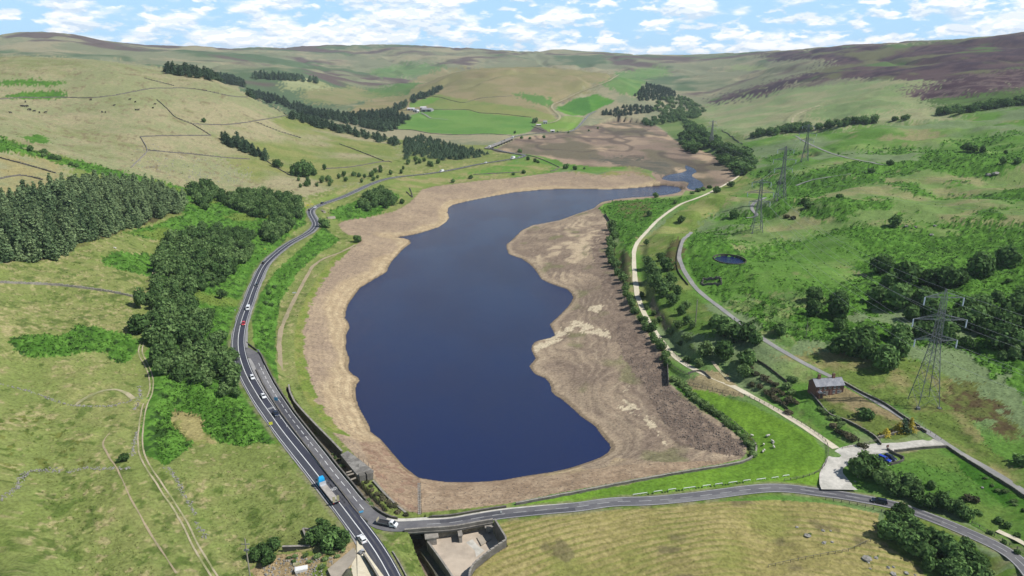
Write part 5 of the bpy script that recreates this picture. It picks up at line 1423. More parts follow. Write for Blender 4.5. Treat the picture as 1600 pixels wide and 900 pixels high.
outer = offset(B, -np.maximum(wB + .55, 2.7)); i0 = nearest(B, 401, 552)
iw1 = nearest(B, 803, 800)
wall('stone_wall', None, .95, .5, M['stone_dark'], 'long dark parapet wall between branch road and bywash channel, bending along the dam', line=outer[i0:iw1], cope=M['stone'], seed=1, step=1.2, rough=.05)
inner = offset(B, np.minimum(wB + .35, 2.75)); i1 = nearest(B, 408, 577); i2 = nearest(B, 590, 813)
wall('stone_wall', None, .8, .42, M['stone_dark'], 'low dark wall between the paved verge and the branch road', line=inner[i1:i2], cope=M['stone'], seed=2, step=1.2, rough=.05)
wall('stone_wall', [(806,789),(832,784),(900,771),(1000,751.5),(1080,737.5),(1130,729.5),(1162,723),(1176,715),(1182,706),(1180,695)], .9, .6, M['stone'], 'grey wall along the top of the dam, below the lawn', cope=M['stone_pale'], seed=3, rough=.08)
wall('stone_wall', [(385,536),(393,542),(401,548)], .9, .45, M['stone_dark'], 'short dark wall at the fork of the two roads', seed=4, rough=.06)

# bridge over the spillway
ja, jb = nearest(B, 630, 825), nearest(B, 778, 804)
Br = resample(B[ja:jb], 1.5)
bridge = tag(empty('road_bridge', tuple(Br[len(Br) // 2] - np.array([0, 0, 5.0]))), 'low stone road bridge crossing the pale spillway below the dam', 'bridge')
def keep(o, root):
    o.parent = root; o.matrix_parent_inverse = Matrix.Translation(root.location).inverted(); return o
def solid_strip(name, Ls, a, b, z0, z1, m, root=None):
    mb = MB(); n = len(Ls); Nn = normals2(Ls)
    P = []
    for off, z in ((a, z0), (b, z0), (b, z1), (a, z1)):
        P.append(np.column_stack([Ls[:, :2] + Nn * off, Ls[:, 2] + z]))
    vs = np.concatenate(P).tolist()
    fs = []
    for q in range(4):
        r = (q + 1) % 4
        fs += [(q * n + k, r * n + k, r * n + k + 1, q * n + k + 1) for k in range(n - 1)]
    fs += [(0, 3 * n, 2 * n, n), (n - 1, 2 * n - 1, 3 * n - 1, 4 * n - 1)]
    mb.add(vs, fs); o = mb.build(name, m)
    return keep(o, root) if root else o
solid_strip('deck', Br, -3.4, 3.3, -1.25, -.10, M['stone'], bridge)
par = solid_strip('parapet', Br, 2.85, 3.35, -.095, .85, M['stone'], bridge)
solid_strip('string_course', Br, 3.36, 3.50, -.55, -.25, M['stone_pale'], bridge)
rcp = random.Random(4); cpl = resample(offset(Br, 3.1), 1.6)
cpm = MB()
for a, b in zip(cpl[:-1], cpl[1:]):
    c = (a + b) / 2; cpm.box((c[0], c[1], c[2] + .855), (1.55, .62, .16), math.atan2(b[1] - a[1], b[0] - a[0]), (1, .85))
keep(cpm.build('coping', M['stone_pale']), bridge)
def pier(px, py, w, l, z0, ztop, m, rz, name='pier'):
    p = at_z([(px, py)], z0)[0]; mb = MB(); mb.box((p[0], p[1] , z0 - .8), (w, l, ztop - z0 + .8), rz, (.92, .97)); mb.box((p[0], p[1], ztop + .005), (w * 1.35, l * 1.05, .35), rz)
    return keep(mb.build(name, m), bridge)
rzb = local_frame(Br[0], Br[-1])[0]
zt = float(Br[len(Br) // 2, 2]) - 1.65
pier(674, 846, 3.4, 6.6, 2.0, zt, M['stone_pale'], rzb)
pier(718, 838, 1.1, 6.4, 3.2, zt, M['stone_pale'], rzb)
pier(764, 822, 2.6, 4.6, 4.6, zt, M['stone_pale'], rzb)

def retaining(name, pts, ztop, zbot, th, m, label, cope=None, step=1.6):
    """wall whose top edge is traced at heights ztop (list) and whose foot goes down to zbot"""
    P = []
    for (px, py), z in zip(pts, ztop):
        q = at_z([(px, py)], z)[0]; P.append((q[0], q[1], z))
    Ls = resample(np.array(P, float), step)
    mb = MB(); r = random.Random(len(pts) * 7)
    for a, b in zip(Ls[:-1], Ls[1:]):
        c = (a + b) / 2; d = b - a
        mb.box((c[0], c[1], zbot), (math.hypot(d[0], d[1]) * 1.02, th * r.uniform(.93, 1.04), c[2] - zbot), math.atan2(d[1], d[0]), (1, .93))
    o = tag(mb.build(name, m), label, 'wall')
    if cope:
        cm = MB()
        for a, b in zip(Ls[:-1], Ls[1:]):
            c = (a + b) / 2; d = b - a
            cm.box((c[0], c[1], c[2] + .01), (math.hypot(d[0], d[1]) * .98, th * 1.25, .18), math.atan2(d[1], d[0]))
        cm.build('coping', cope, o)
    return o
retaining('spillway_wall', [(773,811),(782,826),(792,842),(768,858),(740,880),(734,892),(732,912)], [9.4,9.2,9.0,8.0,7.0,6.6,6.4], 2.0, .45, M['stone'], 'angled wall with pale coping round the right side of the spillway', M['stone_pale'])
retaining('spillway_wall', [(668,846),(686,870),(704,896),(716,918)], [4.4,4.2,4.0,3.9], -2.5, .5, M['stone'], 'long dividing wall between spillway floor and the stony stream bed', M['stone_pale'])
fl = MB(); fl.add([(x, y, 3.2 + .03 * (y - 205) + .06) for x, y in SPILL_P], [tuple(range(len(SPILL_P)))[::-1]])
tag(fl.build('spillway_floor', speckle('spillway_concrete', (.50, .42, .33), .14, .35, c2=(.40, .335, .265), big=.14)), kind='structure')
sb = MB()       # raised slab and a paler repair on the spillway floor
q = at_z([(745,834),(763,825),(768,836),(752,846)], 4.9); sb.prism([tuple(p) for p in q[::-1]], 2.6, 3.45)
tag(sb.build('concrete_ramp', M['concrete']), 'low concrete step on the spillway floor by the right wall', 'ramp')
rb = MB(); q = at_z([(728,846),(738,841),(748,852),(757,858),(744,868),(742,858)], 3.4); rb.add([(x, y, float(height(x, y)) + .09) for x, y in q], [tuple(range(len(q)))[::-1]])
tag(rb.build('spillway_floor', M['gravel_white']), kind='structure')
lg = MB(); q = at_z([(654,857),(664,852),(700,902),(720,935),(700,935),(676,890)], 1.0)
lg.prism([tuple(p) for p in q[::-1]], -2, .9)
tag(lg.build('stone_ledge', M['stone_dark']), 'mossy stone ledge beside the stream bed under the bridge', 'ledge')

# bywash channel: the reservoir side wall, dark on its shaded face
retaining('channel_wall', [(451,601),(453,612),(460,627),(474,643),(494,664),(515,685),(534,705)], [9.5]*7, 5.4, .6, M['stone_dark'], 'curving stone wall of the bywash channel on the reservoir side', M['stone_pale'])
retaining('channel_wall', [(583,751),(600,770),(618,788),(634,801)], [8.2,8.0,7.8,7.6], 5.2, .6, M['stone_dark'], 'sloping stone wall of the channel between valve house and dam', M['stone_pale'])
hb = random.Random(3)
for (cx, cy) in dense([(574,752),(590,768),(606,782),(622,796),(634,800)], 6.5):
    bushy('gorse', cx + hb.uniform(-3, 3), cy + hb.uniform(-3, 3), hb.uniform(5, 8), 'dark scrub bush along the channel bank beside the dam face', 'scrub on the channel bank', .7)
for (cx, cy, r) in ((524,714,4),(528,718,4),(535,727,5),(520,709,3),(580,786,6),(576,780,5)):
    bushy('brightbush', cx, cy, r, 'bright green bush growing in the bywash channel', 'bushes in the channel', .9)

# valve house
vz = 9.6
vp = at_z([(533,711),(544,705),(563,719),(583,735),(581,739),(571,742.5),(561,745),(547,728)], vz)
valve = tag(empty('valve_house', (float(vp[:, 0].mean()), float(vp[:, 1].mean()), 4.0)), 'old stone valve house with a flat roof standing on the bank by the channel', 'building')
vb = MB(); vb.prism([tuple(p) for p in vp[::-1]], 2.5, vz - .35); keep(vb.build('wall', M['stone']), valve)
vc = vp.mean(0); vr = MB(); vr.prism([tuple(vc + (p - vc) * 1.04) for p in vp[::-1]], vz - .345, vz); keep(vr.build('roof', speckle('valve_roof', (.25, .235, .21), .5, 1.1, c2=(.16, .15, .135), big=.35)), valve)
for k, (a, b) in enumerate((((561,745),(570.5,742.8)), ((572,742.3),(581,739.4)))):
    A_, B_ = at_z([a, b], vz); rz, ln = local_frame(A_, B_); c = (A_ + B_) / 2
    tb = MB(); tb.box((c[0], c[1] , 2.6), (ln, 2.4, vz - 1.7), rz); keep(tb.build('buttress', M['stone']), valve)
for (px, py) in ((552,711),(560,716),(568,722),(576,728),(560,729),(582,733)):
    p = at_z([(px, py)], vz)[0]; mb = MB(); mb.bar((p[0], p[1], vz), (p[0], p[1], vz + 1.2), .12); keep(mb.build('post', M['stone_dark']), valve)
fbm_ = MB()
for (a, b) in (((541,738),(556,733.5)), ((543,742),(557,738)), ((546,750),(556,746))):
    A_, B_ = at_z([a, b], 9.0); rz, ln = local_frame(A_, B_); c = (A_ + B_) / 2; fbm_.box((c[0], c[1], 8.75), (ln, .7, .25), rz)
tag(fbm_.build('footbridge', M['concrete']), 'short concrete footbridge from the road wall to the valve house', 'footbridge')
# flight of steps with rail down the dam face
st = tag(empty('dam_steps', tuple(g3(655, 800))), 'narrow steps with a post rail running down the dam face to the water', 'steps')
sm_ = MB(); pm = MB(); rl = MB(); prev = None
for (px, py) in dense([(655.5,803),(655,780),(654.5,756)], 2.6):
    p = g3(px, py); sm_.box((p[0], p[1], p[2] - .25), (1.1, .75, .42)); 
for (px, py) in dense([(656.5,803),(656,780),(655.5,756)], 5.5):
    p = g3(px, py); pm.box((p[0] + .5, p[1], p[2]), (.14, .14, 1.1)); t = (p[0] + .5, p[1], p[2] + 1.05)
    if prev: rl.bar(prev, t, .07)
    prev = t
keep(sm_.build('treads', M['stone_pale']), st); keep(pm.build('posts', M['stone_dark']), st); keep(rl.build('rail', M['stone_dark']), st)

# walls on the hills and fields
HILLWALLS = [
 ([(0,155),(50,152.5),(107,152.5),(142,153.5),(175,150),(212,143),(237,138.5),(270,138),(300,138.5),(330,144),(360,150.5),(400,153)], 'dark wall crossing the left hill below its crest'),
 ([(219,214),(262,212.5),(330,212)], 'level wall in the middle of the left hill pasture'),
 ([(300,194),(315,203),(330,212)], 'short slanting wall joining two level walls on the left hill'),
 ([(300,194),(355,195),(400,189),(447,181)], 'dark wall running from the lone tree toward the shelter belt'),
 ([(245,156),(260,169),(275,184),(300,194)], 'wall slanting down the upper left hill'),
 ([(219,214),(226,225),(230,237),(217,250),(205,262)], 'pale tumbled wall dropping toward the pine plantation'),
 ([(230,235),(262,238),(300,241),(350,246.5),(390,249)], 'tumbled wall running right across the left hill'),
 ([(0,247),(45,259),(87,271)], 'upper dark wall behind the pine plantation'),
 ([(0,280),(32,274.5),(67,281.5)], 'lower dark wall behind the pine plantation'),
 ([(400,155),(425,166),(449,181)], 'wall along the brow above the shelter belt'),
 ([(225,122),(247,128),(272,134)], 'short wall high on the brow of the left hill'),
 ([(400,191),(432,204),(470,216)], 'wall slanting below the shelter belt'),
 ([(417,252),(435,264),(455,275)], 'wall behind the round clump of trees'),
 ([(510,264),(550,261),(600,252.5),(612,254)], 'wall along the lower edge of the spur pasture'),
 ([(530,225),(562,237),(600,252)], 'wall slanting down the end of the spur'),
 ([(610,171.5),(643,173),(676,171.5),(728,171.5),(750,176.5),(780,178),(830,183.5)], 'wall along the top of the farm meadow'),
 ([(672,150.5),(688,152),(703,156.5),(725,160.5),(745,155),(760,152.5),(800,150)], 'wall on the central hill above the farm'),
 ([(618,202.5),(645,203.5),(672,208.5),(715,211),(760,209.5),(780,210.5),(800,212)], 'wall along the bottom of the farm meadow'),
 ([(830,197),(850,205)], 'short dark wall below the small farmhouse'),
 ([(1128,203),(1146,216),(1160,226)], 'wall below the moor beside the riverside wood'),
 ([(760,231),(775,236),(800,240.5),(815,243)], 'dark wall beside the road at the hairpin'),
 ([(822,242.5),(840,247),(862,256),(874,262)], 'dark wall running from the hairpin to the spit'),
 ([(874,262),(868,266),(860,268)], 'end of the dark wall turning back on the spit'),
 ([(740,273),(780,271),(820,269)], 'line of low wall above the north shore'),
 ([(0,442),(70,445),(107,448),(175,457),(210,465)], 'low broken wall across the near left pasture'),
 ([(635,300),(645,309),(640,294)], 'small wall at the north shore cove'),
]
for k, (pts, lab) in enumerate(HILLWALLS):
    wall('field_wall', pts, 1.25, .8, M['stone'] if 'pale' not in lab and 'broken' not in lab else M['stone_pale'], lab, 'wall', 'drystone field walls', None, 100 + k, rough=.2)
def tumble(pts, label, seed, width=2.2, n=2.6, big=.62):
    n = n * 2.6
    """collapsed drystone wall: a bank of loose stones"""
    r = random.Random(seed); Lr = resample(way_line(pts, 6, 1)[0], 1.0); Lr[:, 2] = height(Lr[:, 0], Lr[:, 1]); mb = MB()
    for p in Lr:
        for k in range(int(n) + (r.random() < n % 1)):
            s = r.uniform(.3, 1) * big
            mb.box((p[0] + r.gauss(0, width / 3.2), p[1] + r.gauss(0, width / 3.2), p[2] - .12), (s, s * r.uniform(.5, .9), s * r.uniform(.45, .75)), r.uniform(0, 3.1), (r.uniform(.6, .9), r.uniform(.6, .9)))
    return tag(mb.build('tumbled_wall', M['stone_rubble']), label, 'wall', 'tumbled walls on the near left field')
M['stone_rubble'] = speckle('bleached_gritstone', (.30, .285, .26), .5, 1.2, c2=(.22, .21, .185), big=.5)
tumble([(-8,786),(0,780),(22,765),(32,747),(50,735),(92,736)], 'wide bank of grey stones, left part of the tumbled wall', 1, 2.6, 4)
tumble([(109,738),(125,732),(160,732),(200,732)], 'thin bank of grey stones ending at the thorn', 2, 1.6, 3)
tumble([(260,729),(275,750),(287,775),(304,802)], 'loose line of stones right of the twin rut track', 3, 1.8, 2.6)
tumble([(307,816),(320,840)], 'last short heap of stones below the line by the track', 4, 1.6, 2)
tumble([(0,600),(20,605),(57,615),(95,630),(120,634),(175,634),(207,625)], 'faint curving line of stones across the left field', 5, 1.2, 1.5, .7)
tumble([(214,676),(210,692),(207,712)], 'short upright line of stones left of the farm track', 6, 1.2, 2, .7)
tumble([(208,640),(218,622),(216,604)], 'scatter of stones where the loop path meets the farm track', 7, 2.0, 2, .7)
# walls round the house, lane and car park
HW = [([(1263,612),(1280,632),(1297,651),(1318,657),(1337,667),(1356,677),(1366,683),(1376,696)], 'dark garden wall on the low side of the house'),
 ([(1371,686),(1394,680),(1412,674.5),(1437,669.5),(1447,677)], 'garden wall behind the golden conifers'),
 ([(1318,599.5),(1350,617),(1381,632),(1410,652),(1437,669)], 'dark wall along the lane above the garden'),
 ([(1397,707),(1440,702),(1479,699.5)], 'stone wall on the far side of the car park field'),
 ([(1480,700),(1500,714),(1540,739),(1575,761),(1612,785)], 'wall on the low side of the lane at the right'),
 ([(1386,703),(1402,713),(1415,716),(1412,721),(1392,727)], 'small walled bay beside the parked cars'),
 ([(1180,563),(1200,575),(1215,587),(1229,598)], 'dark wall below the big lane trees'),
 ([(1196,612),(1212,624),(1231,641)], 'short dark wall at the foot of the gorse'),
 ([(1064,376),(1059,392),(1057,408),(1060,426),(1075,446)], 'dark wall beside the lane bend'),
 ([(1042,566),(1043,585),(1044,603)], 'tall stone wall end at the right reservoir bank'),
 ([(1110,592),(1095,580),(1075,585)], 'low wall beside the trail fork'),
 ([(1300,597),(1310,594)], 'stub of wall behind the house')]
for k, (pts, lab) in enumerate(HW):
    wall('stone_wall', pts, 1.05 if 'tall' not in lab else 3.2, .38, M['stone_dark' if 'lane' in lab or 'dark' in lab else 'stone'], lab, 'wall', None, M['stone_pale'] if 'garden' in lab or 'field' in lab else None, 200 + k, rough=.08)
wall('stone_wall', [(945,336),(955,352),(959,366)], 2.4, .6, M['stone_dark'], 'dark wall on the bank at the headland', seed=230, rough=.1)
wall('stone_wall', [(949,392),(958,410),(966,426)], 2.6, .6, M['stone_dark'], 'dark wall on the bank below the trail', seed=231, rough=.1)
wall('kerb_wall', None, .55, .4, M['stone_pale'], 'pale low wall along the right of the main road at the bottom', line=offset(A, 4.6 if np.dot(normals2(A)[3], (1, 0)) > 0 else -4.6)[:nearest(A, 592, 862)], seed=232, rough=.05)

# ruin, pond
def rect_walls(pts, z, h, th, m, name, label, cat, rough=.2, seed=0):
    L_ = np.array([(*g3(*p)[:2], 0) for p in pts + [pts[0]]]); L_ = resample(L_, .9); L_[:, 2] = height(L_[:, 0], L_[:, 1])
    return tag(wall_mesh(L_, h, th, seed, .9, rough, .5).build(name, m), label, cat)
rect_walls([(1096,445),(1099,437.5),(1126,436.5),(1127,445.5)], 0, 1.5, .7, M['stone'], 'ruin', 'small roofless stone ruin on grass beside the lane', 'ruin', .3, 3)
pc = g3(1140, 405.5); pr = px_r(pc, 22)
pond = MB(); pond.add([(pc[0] + pr * math.cos(a), pc[1] + pr * 1.25 * math.sin(a), pc[2] - .1) for a in np.linspace(0, 2 * math.pi, 40)[:-1]], [tuple(range(39))])
pond = MB(); pond.add([(_pc[0] + (_pr + .3) * math.cos(a), _pc[1] + (_pr + .3) * 1.25 * math.sin(a), _pc[2] - .9) for a in np.linspace(0, 2 * math.pi, 49)[:-1]], [tuple(range(48))])
tag(pond.build('pond_water', water.data.materials[0]), kind='structure')
ring = np.array([(_pc[0] + (_pr + .9) * math.cos(a), _pc[1] + (_pr + .9) * 1.25 * math.sin(a), _pc[2]) for a in np.linspace(0, 2 * math.pi, 70)])
tag(wall_mesh(ring, .7, .7, 9, 1.2, .12, 2.0).build('pond_wall', M['stone_dark']), 'low dark stone wall ringing the round pond', 'wall')

# ================================================================== BUILDINGS
M['brick'] = speckle('red_brick', (.21, .105, .078), .35, 2.2, c2=(.165, .095, .08), big=.6)
M['slate'] = speckle('slate', (.25, .255, .28), .35, 1.6, c2=(.32, .32, .34), big=.5)
M['white'] = plain('white_paint', (.75, .75, .73), .6)
M['glass'] = plain('window_glass', (.03, .035, .045), .08)
M['dark'] = plain('dark_timber', (.035, .03, .028), .6)
M['render_white'] = speckle('white_render', (.72, .71, .68), .12, 1.0)
M['sheet'] = speckle('barn_sheet', (.34, .33, .34), .12, .4, c2=(.28, .27, .29))
M['sheet_pale'] = speckle('pale_barn_sheet', (.62, .60, .60), .10, .4)

def gabled(root, w, d, h, rise, wall_m, roof_m, over=.3, x0=0.0, y0=0.0, z0=-1.0, tiles=False):
    """gabled block: x along the ridge from x0, y from y0 away from the front"""
    mb = MB(); x1, y1 = x0 + w, y0 + d; ym = (y0 + y1) / 2
    mb.add([(x0, y0, z0), (x1, y0, z0), (x1, y1, z0), (x0, y1, z0), (x0, y0, h), (x1, y0, h), (x1, y1, h), (x0, y1, h), (x0, ym, h + rise), (x1, ym, h + rise)],
           [(0, 1, 5, 4), (1, 2, 6, 9, 5), (2, 3, 7, 6), (3, 0, 4, 8, 7), (0, 3, 2, 1)])
    mb.build('wall', wall_m, root)
    r = MB(); t = .16; k = over * rise / (d / 2)
    for (ya, yb) in ((y0 - over, ym), (y1 + over, ym)):
        vs = [(x0 - over, ya, h - k), (x1 + over, ya, h - k), (x1 + over, yb, h + rise), (x0 - over, yb, h + rise)]
        vs = [(a, b, c + .03) for a, b, c in vs] + [(a, b, c + t) for a, b, c in vs]
        r.add(vs, [(0, 1, 2, 3), (7, 6, 5, 4), (0, 4, 5, 1), (1, 5, 6, 2), (2, 6, 7, 3), (3, 7, 4, 0)])
    roof = r.build('roof', roof_m, root)
    if tiles:       # courses of slates, standing a little proud of each other
        s = MB(); rr = random.Random(2); nC = 9
        for side in (-1, 1):
            for c in range(nC):
                f0 = c / nC; f1 = (c + 1.06) / nC
                def at(f):
                    y = (y0 - over) + (ym - y0 + over) * f if side < 0 else (y1 + over) - (y1 + over - ym) * f
                    return y, (h - k) + (rise + k) * f + t
                x = x0 - over
                while x < x1 + over - .05:
                    ww = min(rr.uniform(.55, .8), x1 + over - x); ya, za = at(f0); yb, zb = at(min(f1, 1.0)); lift = rr.uniform(.035, .06)
                    s.add([(x, ya, za + lift), (x + ww * .96, ya, za + lift), (x + ww * .96, yb, zb + .012), (x, yb, zb + .012)], [(0, 1, 2, 3) if side < 0 else (3, 2, 1, 0)])
                    x += ww
        so = s.build('slates', roof_m, roof); so['kind'] = 'stuff'
        rg = MB(); rg.box(((x0 + x1) / 2, ym, h + rise + t - .02), (w + 2 * over, .34, .12)); rg.build('ridge', M['stone'], roof)
    return roof
def window(root, x, z, w, h, y=0.0, name='window', frame=M['white'], face=-1):
    f = MB(); f.box((x, y + face * .02, z), (w, .10, h)); fo = f.build(name, frame, root)
    for dx in (-.25, .25):
        p = MB(); p.box((x + dx * w, y + face * .075, z + .09), (w * .40, .03, h - .18)); p.build('pane', M['glass'], fo)
    s = MB(); s.box((x, y + face * .09, z - .12), (w * 1.25, .22, .12)); s.build('sill', M['stone_pale'], fo)
    l = MB(); l.box((x, y + face * .03, z + h), (w * 1.25, .12, .2)); l.build('lintel', M['stone_pale'], fo)
    return fo
a3, b3 = g3(1273, 622.5), g3(1317.5, 612.5)
rz, ln = local_frame(a3, b3)
house = empty('brick_house', (a3[0], a3[1], (a3[2] + b3[2]) / 2), rz, 'long red brick house with slate roof and two chimneys beside the lane', 'house')
hw_, hd, hh = ln, 6.2, 4.7
hroof = gabled(house, hw_, hd, hh, 2.3, M['brick'], M['slate'], .35, tiles=True)
for fx in (.20, .72):
    c = MB(); c.box((hw_ * fx, hd / 2, hh + 1.6), (1.15, .85, 2.5)); c.box((hw_ * fx, hd / 2, hh + 4.1), (1.35, 1.0, .18)); co = c.build('chimney', M['brick'], hroof)
    for k in (-.3, .3):
        pt = MB(); pt.bar((hw_ * fx + k, hd / 2, hh + 4.25), (hw_ * fx + k, hd / 2, hh + 4.8), .24, 6, .2); pt.build('chimney_pot', M['stone_pale'], co)
for fx, z, w, h in ((.32, .9, .95, 1.25), (.66, .9, 1.1, 1.3), (.82, .9, 1.1, 1.3), (.16, 3.2, .9, 1.0), (.33, 3.2, .9, 1.0), (.67, 3.2, .95, 1.05), (.82, 3.2, .95, 1.05), (.47, 3.3, .4, .6), (.52, 3.3, .4, .6)):
    window(house, hw_ * fx, z, w, h)
for fx, w in ((.41, .95), (.90, .95)):
    d_ = MB(); d_.box((hw_ * fx, -.03, 0), (w, .1, 2.1)); do = d_.build('door', M['stone_pale'], house)
    k_ = MB(); k_.box((hw_ * fx + .3, -.1, 1.0), (.08, .06, .12)); k_.build('handle', M['dark'], do)
pc_ = MB(); pc_.box((hw_ * .14, -.8, -.6), (1.9, 1.6, 2.6)); ph = pc_.build('porch', M['brick'], house)
ar = MB(); ar.box((hw_ * .14, -1.63, -.2), (1.0, .08, 1.7)); ar.add([(hw_ * .14 + .5 * math.cos(t), -1.66, 1.5 + .5 * math.sin(t)) for t in np.linspace(0, math.pi, 9)], [tuple(range(9))]); ar.build('arch_opening', M['dark'], ph)
pr_ = MB(); pr_.box((hw_ * .14, -.8, 2.0), (2.2, 1.8, .7), 0, (.2, .9)); pr_.build('porch_roof', M['slate'], ph)
gt = MB(); gt.box((hw_ / 2, -.42, hh - .22), (hw_ + .6, .12, .12)); gt.build('gutter', M['dark'], house)
for fx in (.02, .5, .98):
    dp = MB(); dp.bar((hw_ * fx, -.1, 0), (hw_ * fx, -.1, hh - .2), .1, 6); dp.build('drainpipe', M['dark'], house)
pl = MB()

def barn(px, py, wpx, d, h, rise, rz, wm, rm, label, name='barn', cat='barn', doors=2):
    p = g3(px, py); w = px_r(p, wpx)
    o = empty(name, tuple(p), rz, label, cat)
    gabled(o, w, d, h, rise, wm, rm, .6, -w / 2, 0.0, -4.0)
    for k in range(doors):
        dd = MB(); dd.box((w * (k + .5) / doors - w / 2, -.1, 0), (w / doors * .5, .2, h * .7)); dd.build('door', M['dark'], o)
    return o
barn(642, 172.2, 11, 16, 5, 2.5, .05, M['sheet_pale'], M['sheet_pale'], 'long white roofed barn at the left of the hill farm')
barn(649, 175.2, 8, 9, 7, 3, -.1, M['render_white'], M['slate'], 'white farmhouse in the middle of the hill farm', 'farmhouse', 'house', 3)
barn(653.5, 176.0, 3.5, 8, 5, 3, .4, M['render_white'], M['sheet_pale'], 'small white outbuilding in front of the hill farm', 'outbuilding', 'outbuilding', 1)
barn(666, 174.6, 17, 20, 7, 4, -.28, M['sheet'], M['sheet'], 'large grey barn with an open dark side at the hill farm')
barn(661, 172.6, 9, 16, 9, 3, -.1, M['sheet'], M['sheet_pale'], 'tall pale roofed barn at the back of the hill farm')
barn(672, 173.5, 8, 14, 5, 2, -.2, M['sheet'], M['sheet'], 'low grey shed at the right end of the hill farm', 'shed', 'shed', 1)
barn(852, 193.6, 6, 9, 6, 3, .1, M['render_white'], M['slate'], 'small white farmhouse beside a dark tree up the valley', 'farmhouse', 'house', 2)
barn(842, 196.5, 7, 6, 3, 1.5, .1, M['stone_pale'], M['sheet_pale'], 'low outbuilding left of the small farmhouse up the valley', 'outbuilding', 'outbuilding', 2)
barn(863.5, 206.4, 6, 7, 4, 2, 0, M['render_white'], M['sheet_pale'], 'lone white hut above the bare reservoir head', 'hut', 'hut', 1)
barn(1097, 207, 1.5, 5, 4, 2, 0, M['render_white'], M['sheet_pale'], 'tiny white hut among the riverside trees', 'hut', 'hut', 1)

# road bridge over the arm of the reservoir
pa, pb = ray(761, 231.5), ray(799, 215.3)
def on_z(px, py, z):
    u, s_ = ray(px, py); d = (z - CAM_H) / float(s_); return np.array([float(u) * d, d, z])
va, vb_ = on_z(761, 231, 10.4), on_z(800, 214.8, 10.8)
rz, ln = local_frame(va, vb_)
via = empty('viaduct', (va[0], va[1], 3.5), rz, 'low road viaduct on dark piers crossing the bare arm of the reservoir', 'bridge')
mb = MB(); mb.box((ln / 2, 0, 5.7), (ln + 8, 9.5, 1.1)); mb.build('deck', M['lane_tar'], via)
for sy in (-1, 1):
    mb = MB(); mb.box((ln / 2, sy * 4.5, 6.805), (ln + 8, .5, 1.1)); mb.build('parapet', M['stone_pale'], via)
for k in range(9):
    mb = MB(); mb.box((ln * (k + .5) / 9, 0, -4), (2.6, 8.6, 9.695), 0, (.9, 1)); mb.build('pier', M['stone_dark'], via)
WAYS['viaduct'] = (np.linspace(va, vb_, 20), None)

# culvert by the sharp bend
for (px, py, w, d, h, a, lab) in ((517,341,9,4,1.6,.75,'pale concrete culvert head below the sharp road bend'), (505,331,9,3,1.4,-.95,'concrete wing wall of the culvert by the road bend')):
    p = g3(px, py); mb = MB(); mb.box((p[0], p[1], p[2] - .6), (w, d, h + .6), a, (.95, .8)); mb.box((p[0] + .6, p[1] - .6, p[2] + h + .01), (w * .9, .5, .3), a)
    tag(mb.build('culvert', M['concrete']), lab, 'culvert')

# sunken yard at the bottom: apron, flat building, walls, wreck
yz = 5.5
ap = MB(); q = at_z([(558,842),(566,841),(600,900),(622,940),(560,940),(549,893),(556,862)], 7.2); ap.add([(x, y, float(height(x, y)) + .14) for x, y in q], [tuple(range(len(q)))[::-1]])
tag(ap.build('concrete_apron', M['gravel']), kind='structure')
def slab_poly(pts, z, t, name, m, label, cat):
    q = at_z(pts, z); mb = MB(); mb.prism([tuple(p) for p in q[::-1]], z - t, z); o = mb.build(name, m); return tag(o, label, cat) if label else o
yb = at_z([(513,889),(552,857),(556,868),(549,880),(530,902),(519,901)], 9.0)
yh = tag(empty('pump_house', (float(yb[:, 0].mean()), float(yb[:, 1].mean()), 5.0)), 'small concrete pump house with sloping slab roof in the yard', 'building')
mb = MB(); mb.prism([tuple(p) for p in yb[::-1]], 3.5, 8.7); keep(mb.build('wall', M['stone_pale']), yh)
ybc = yb.mean(0); mb = MB(); q = [tuple(ybc + (p - ybc) * 1.06) for p in yb[::-1]]; mb.prism(q, 8.705, 9.05); keep(mb.build('roof', M['concrete']), yh)
gb = at_z([(521,904),(537,878),(543,876),(545,905)], 9.0)
gh = tag(empty('gable_shed', (float(gb[:, 0].mean()), float(gb[:, 1].mean()), 5.0)), 'dark roofed stone shed cut by the bottom edge of the yard', 'shed')
gw = at_z([(519,910),(534,886),(556,884),(566,910),(560,930),(520,930)], 6.5)
mb = MB(); n_ = len(gw); mb.prism([tuple(p) for p in gw[::-1]], 3.5, 7.0); keep(mb.build('wall', M['stone']), gh)
cx_, cy_ = gw.mean(0); mb = MB(); mb.add([(*p, 7.005) for p in gw] + [(cx_, cy_ + 1.0, 9.6)], [(k, n_, (k + 1) % n_) for k in range(n_)]); keep(mb.build('roof', M['stone_dark']), gh)
retaining('yard_wall', [(441,854),(462,853.5),(484,853)], [8.2]*3, 4.5, .6, M['stone_dark'], 'dark retaining wall facing the camera between two pine clumps', M['stone_pale'])
retaining('yard_wall', [(473,826),(478,838),(484,853)], [8.4, 8.3, 8.2], 5.0, .5, M['stone'], 'short wall dropping beside the right pine clump', M['stone_pale'])
retaining('yard_wall', [(473,825),(488,826)], [8.5, 8.5], 6, .5, M['stone_pale'], 'short pale wall at the corner of the field above the yard', None)
retaining('roadside_wall', [(568,864),(580,882),(592,902),(600,925)], [9.6]*4, 6, .4, M['stone_dark'], 'dark wall along the left edge of the main road at the bottom', M['stone_pale'])
sk = MB(); p = g3(471, 892); sk.box((p[0], p[1], p[2]), (3.4, 1.8, 1.1), .3, (1.15, 1.1)); so = tag(sk.build('skip', M['render_white']), 'white skip standing on the rubble of the yard', 'skip')
sk = MB(); sk.box((p[0], p[1], p[2] + 1.11), (3.5, 1.6, .12), .3); sk.build('rim', M['white'], so)
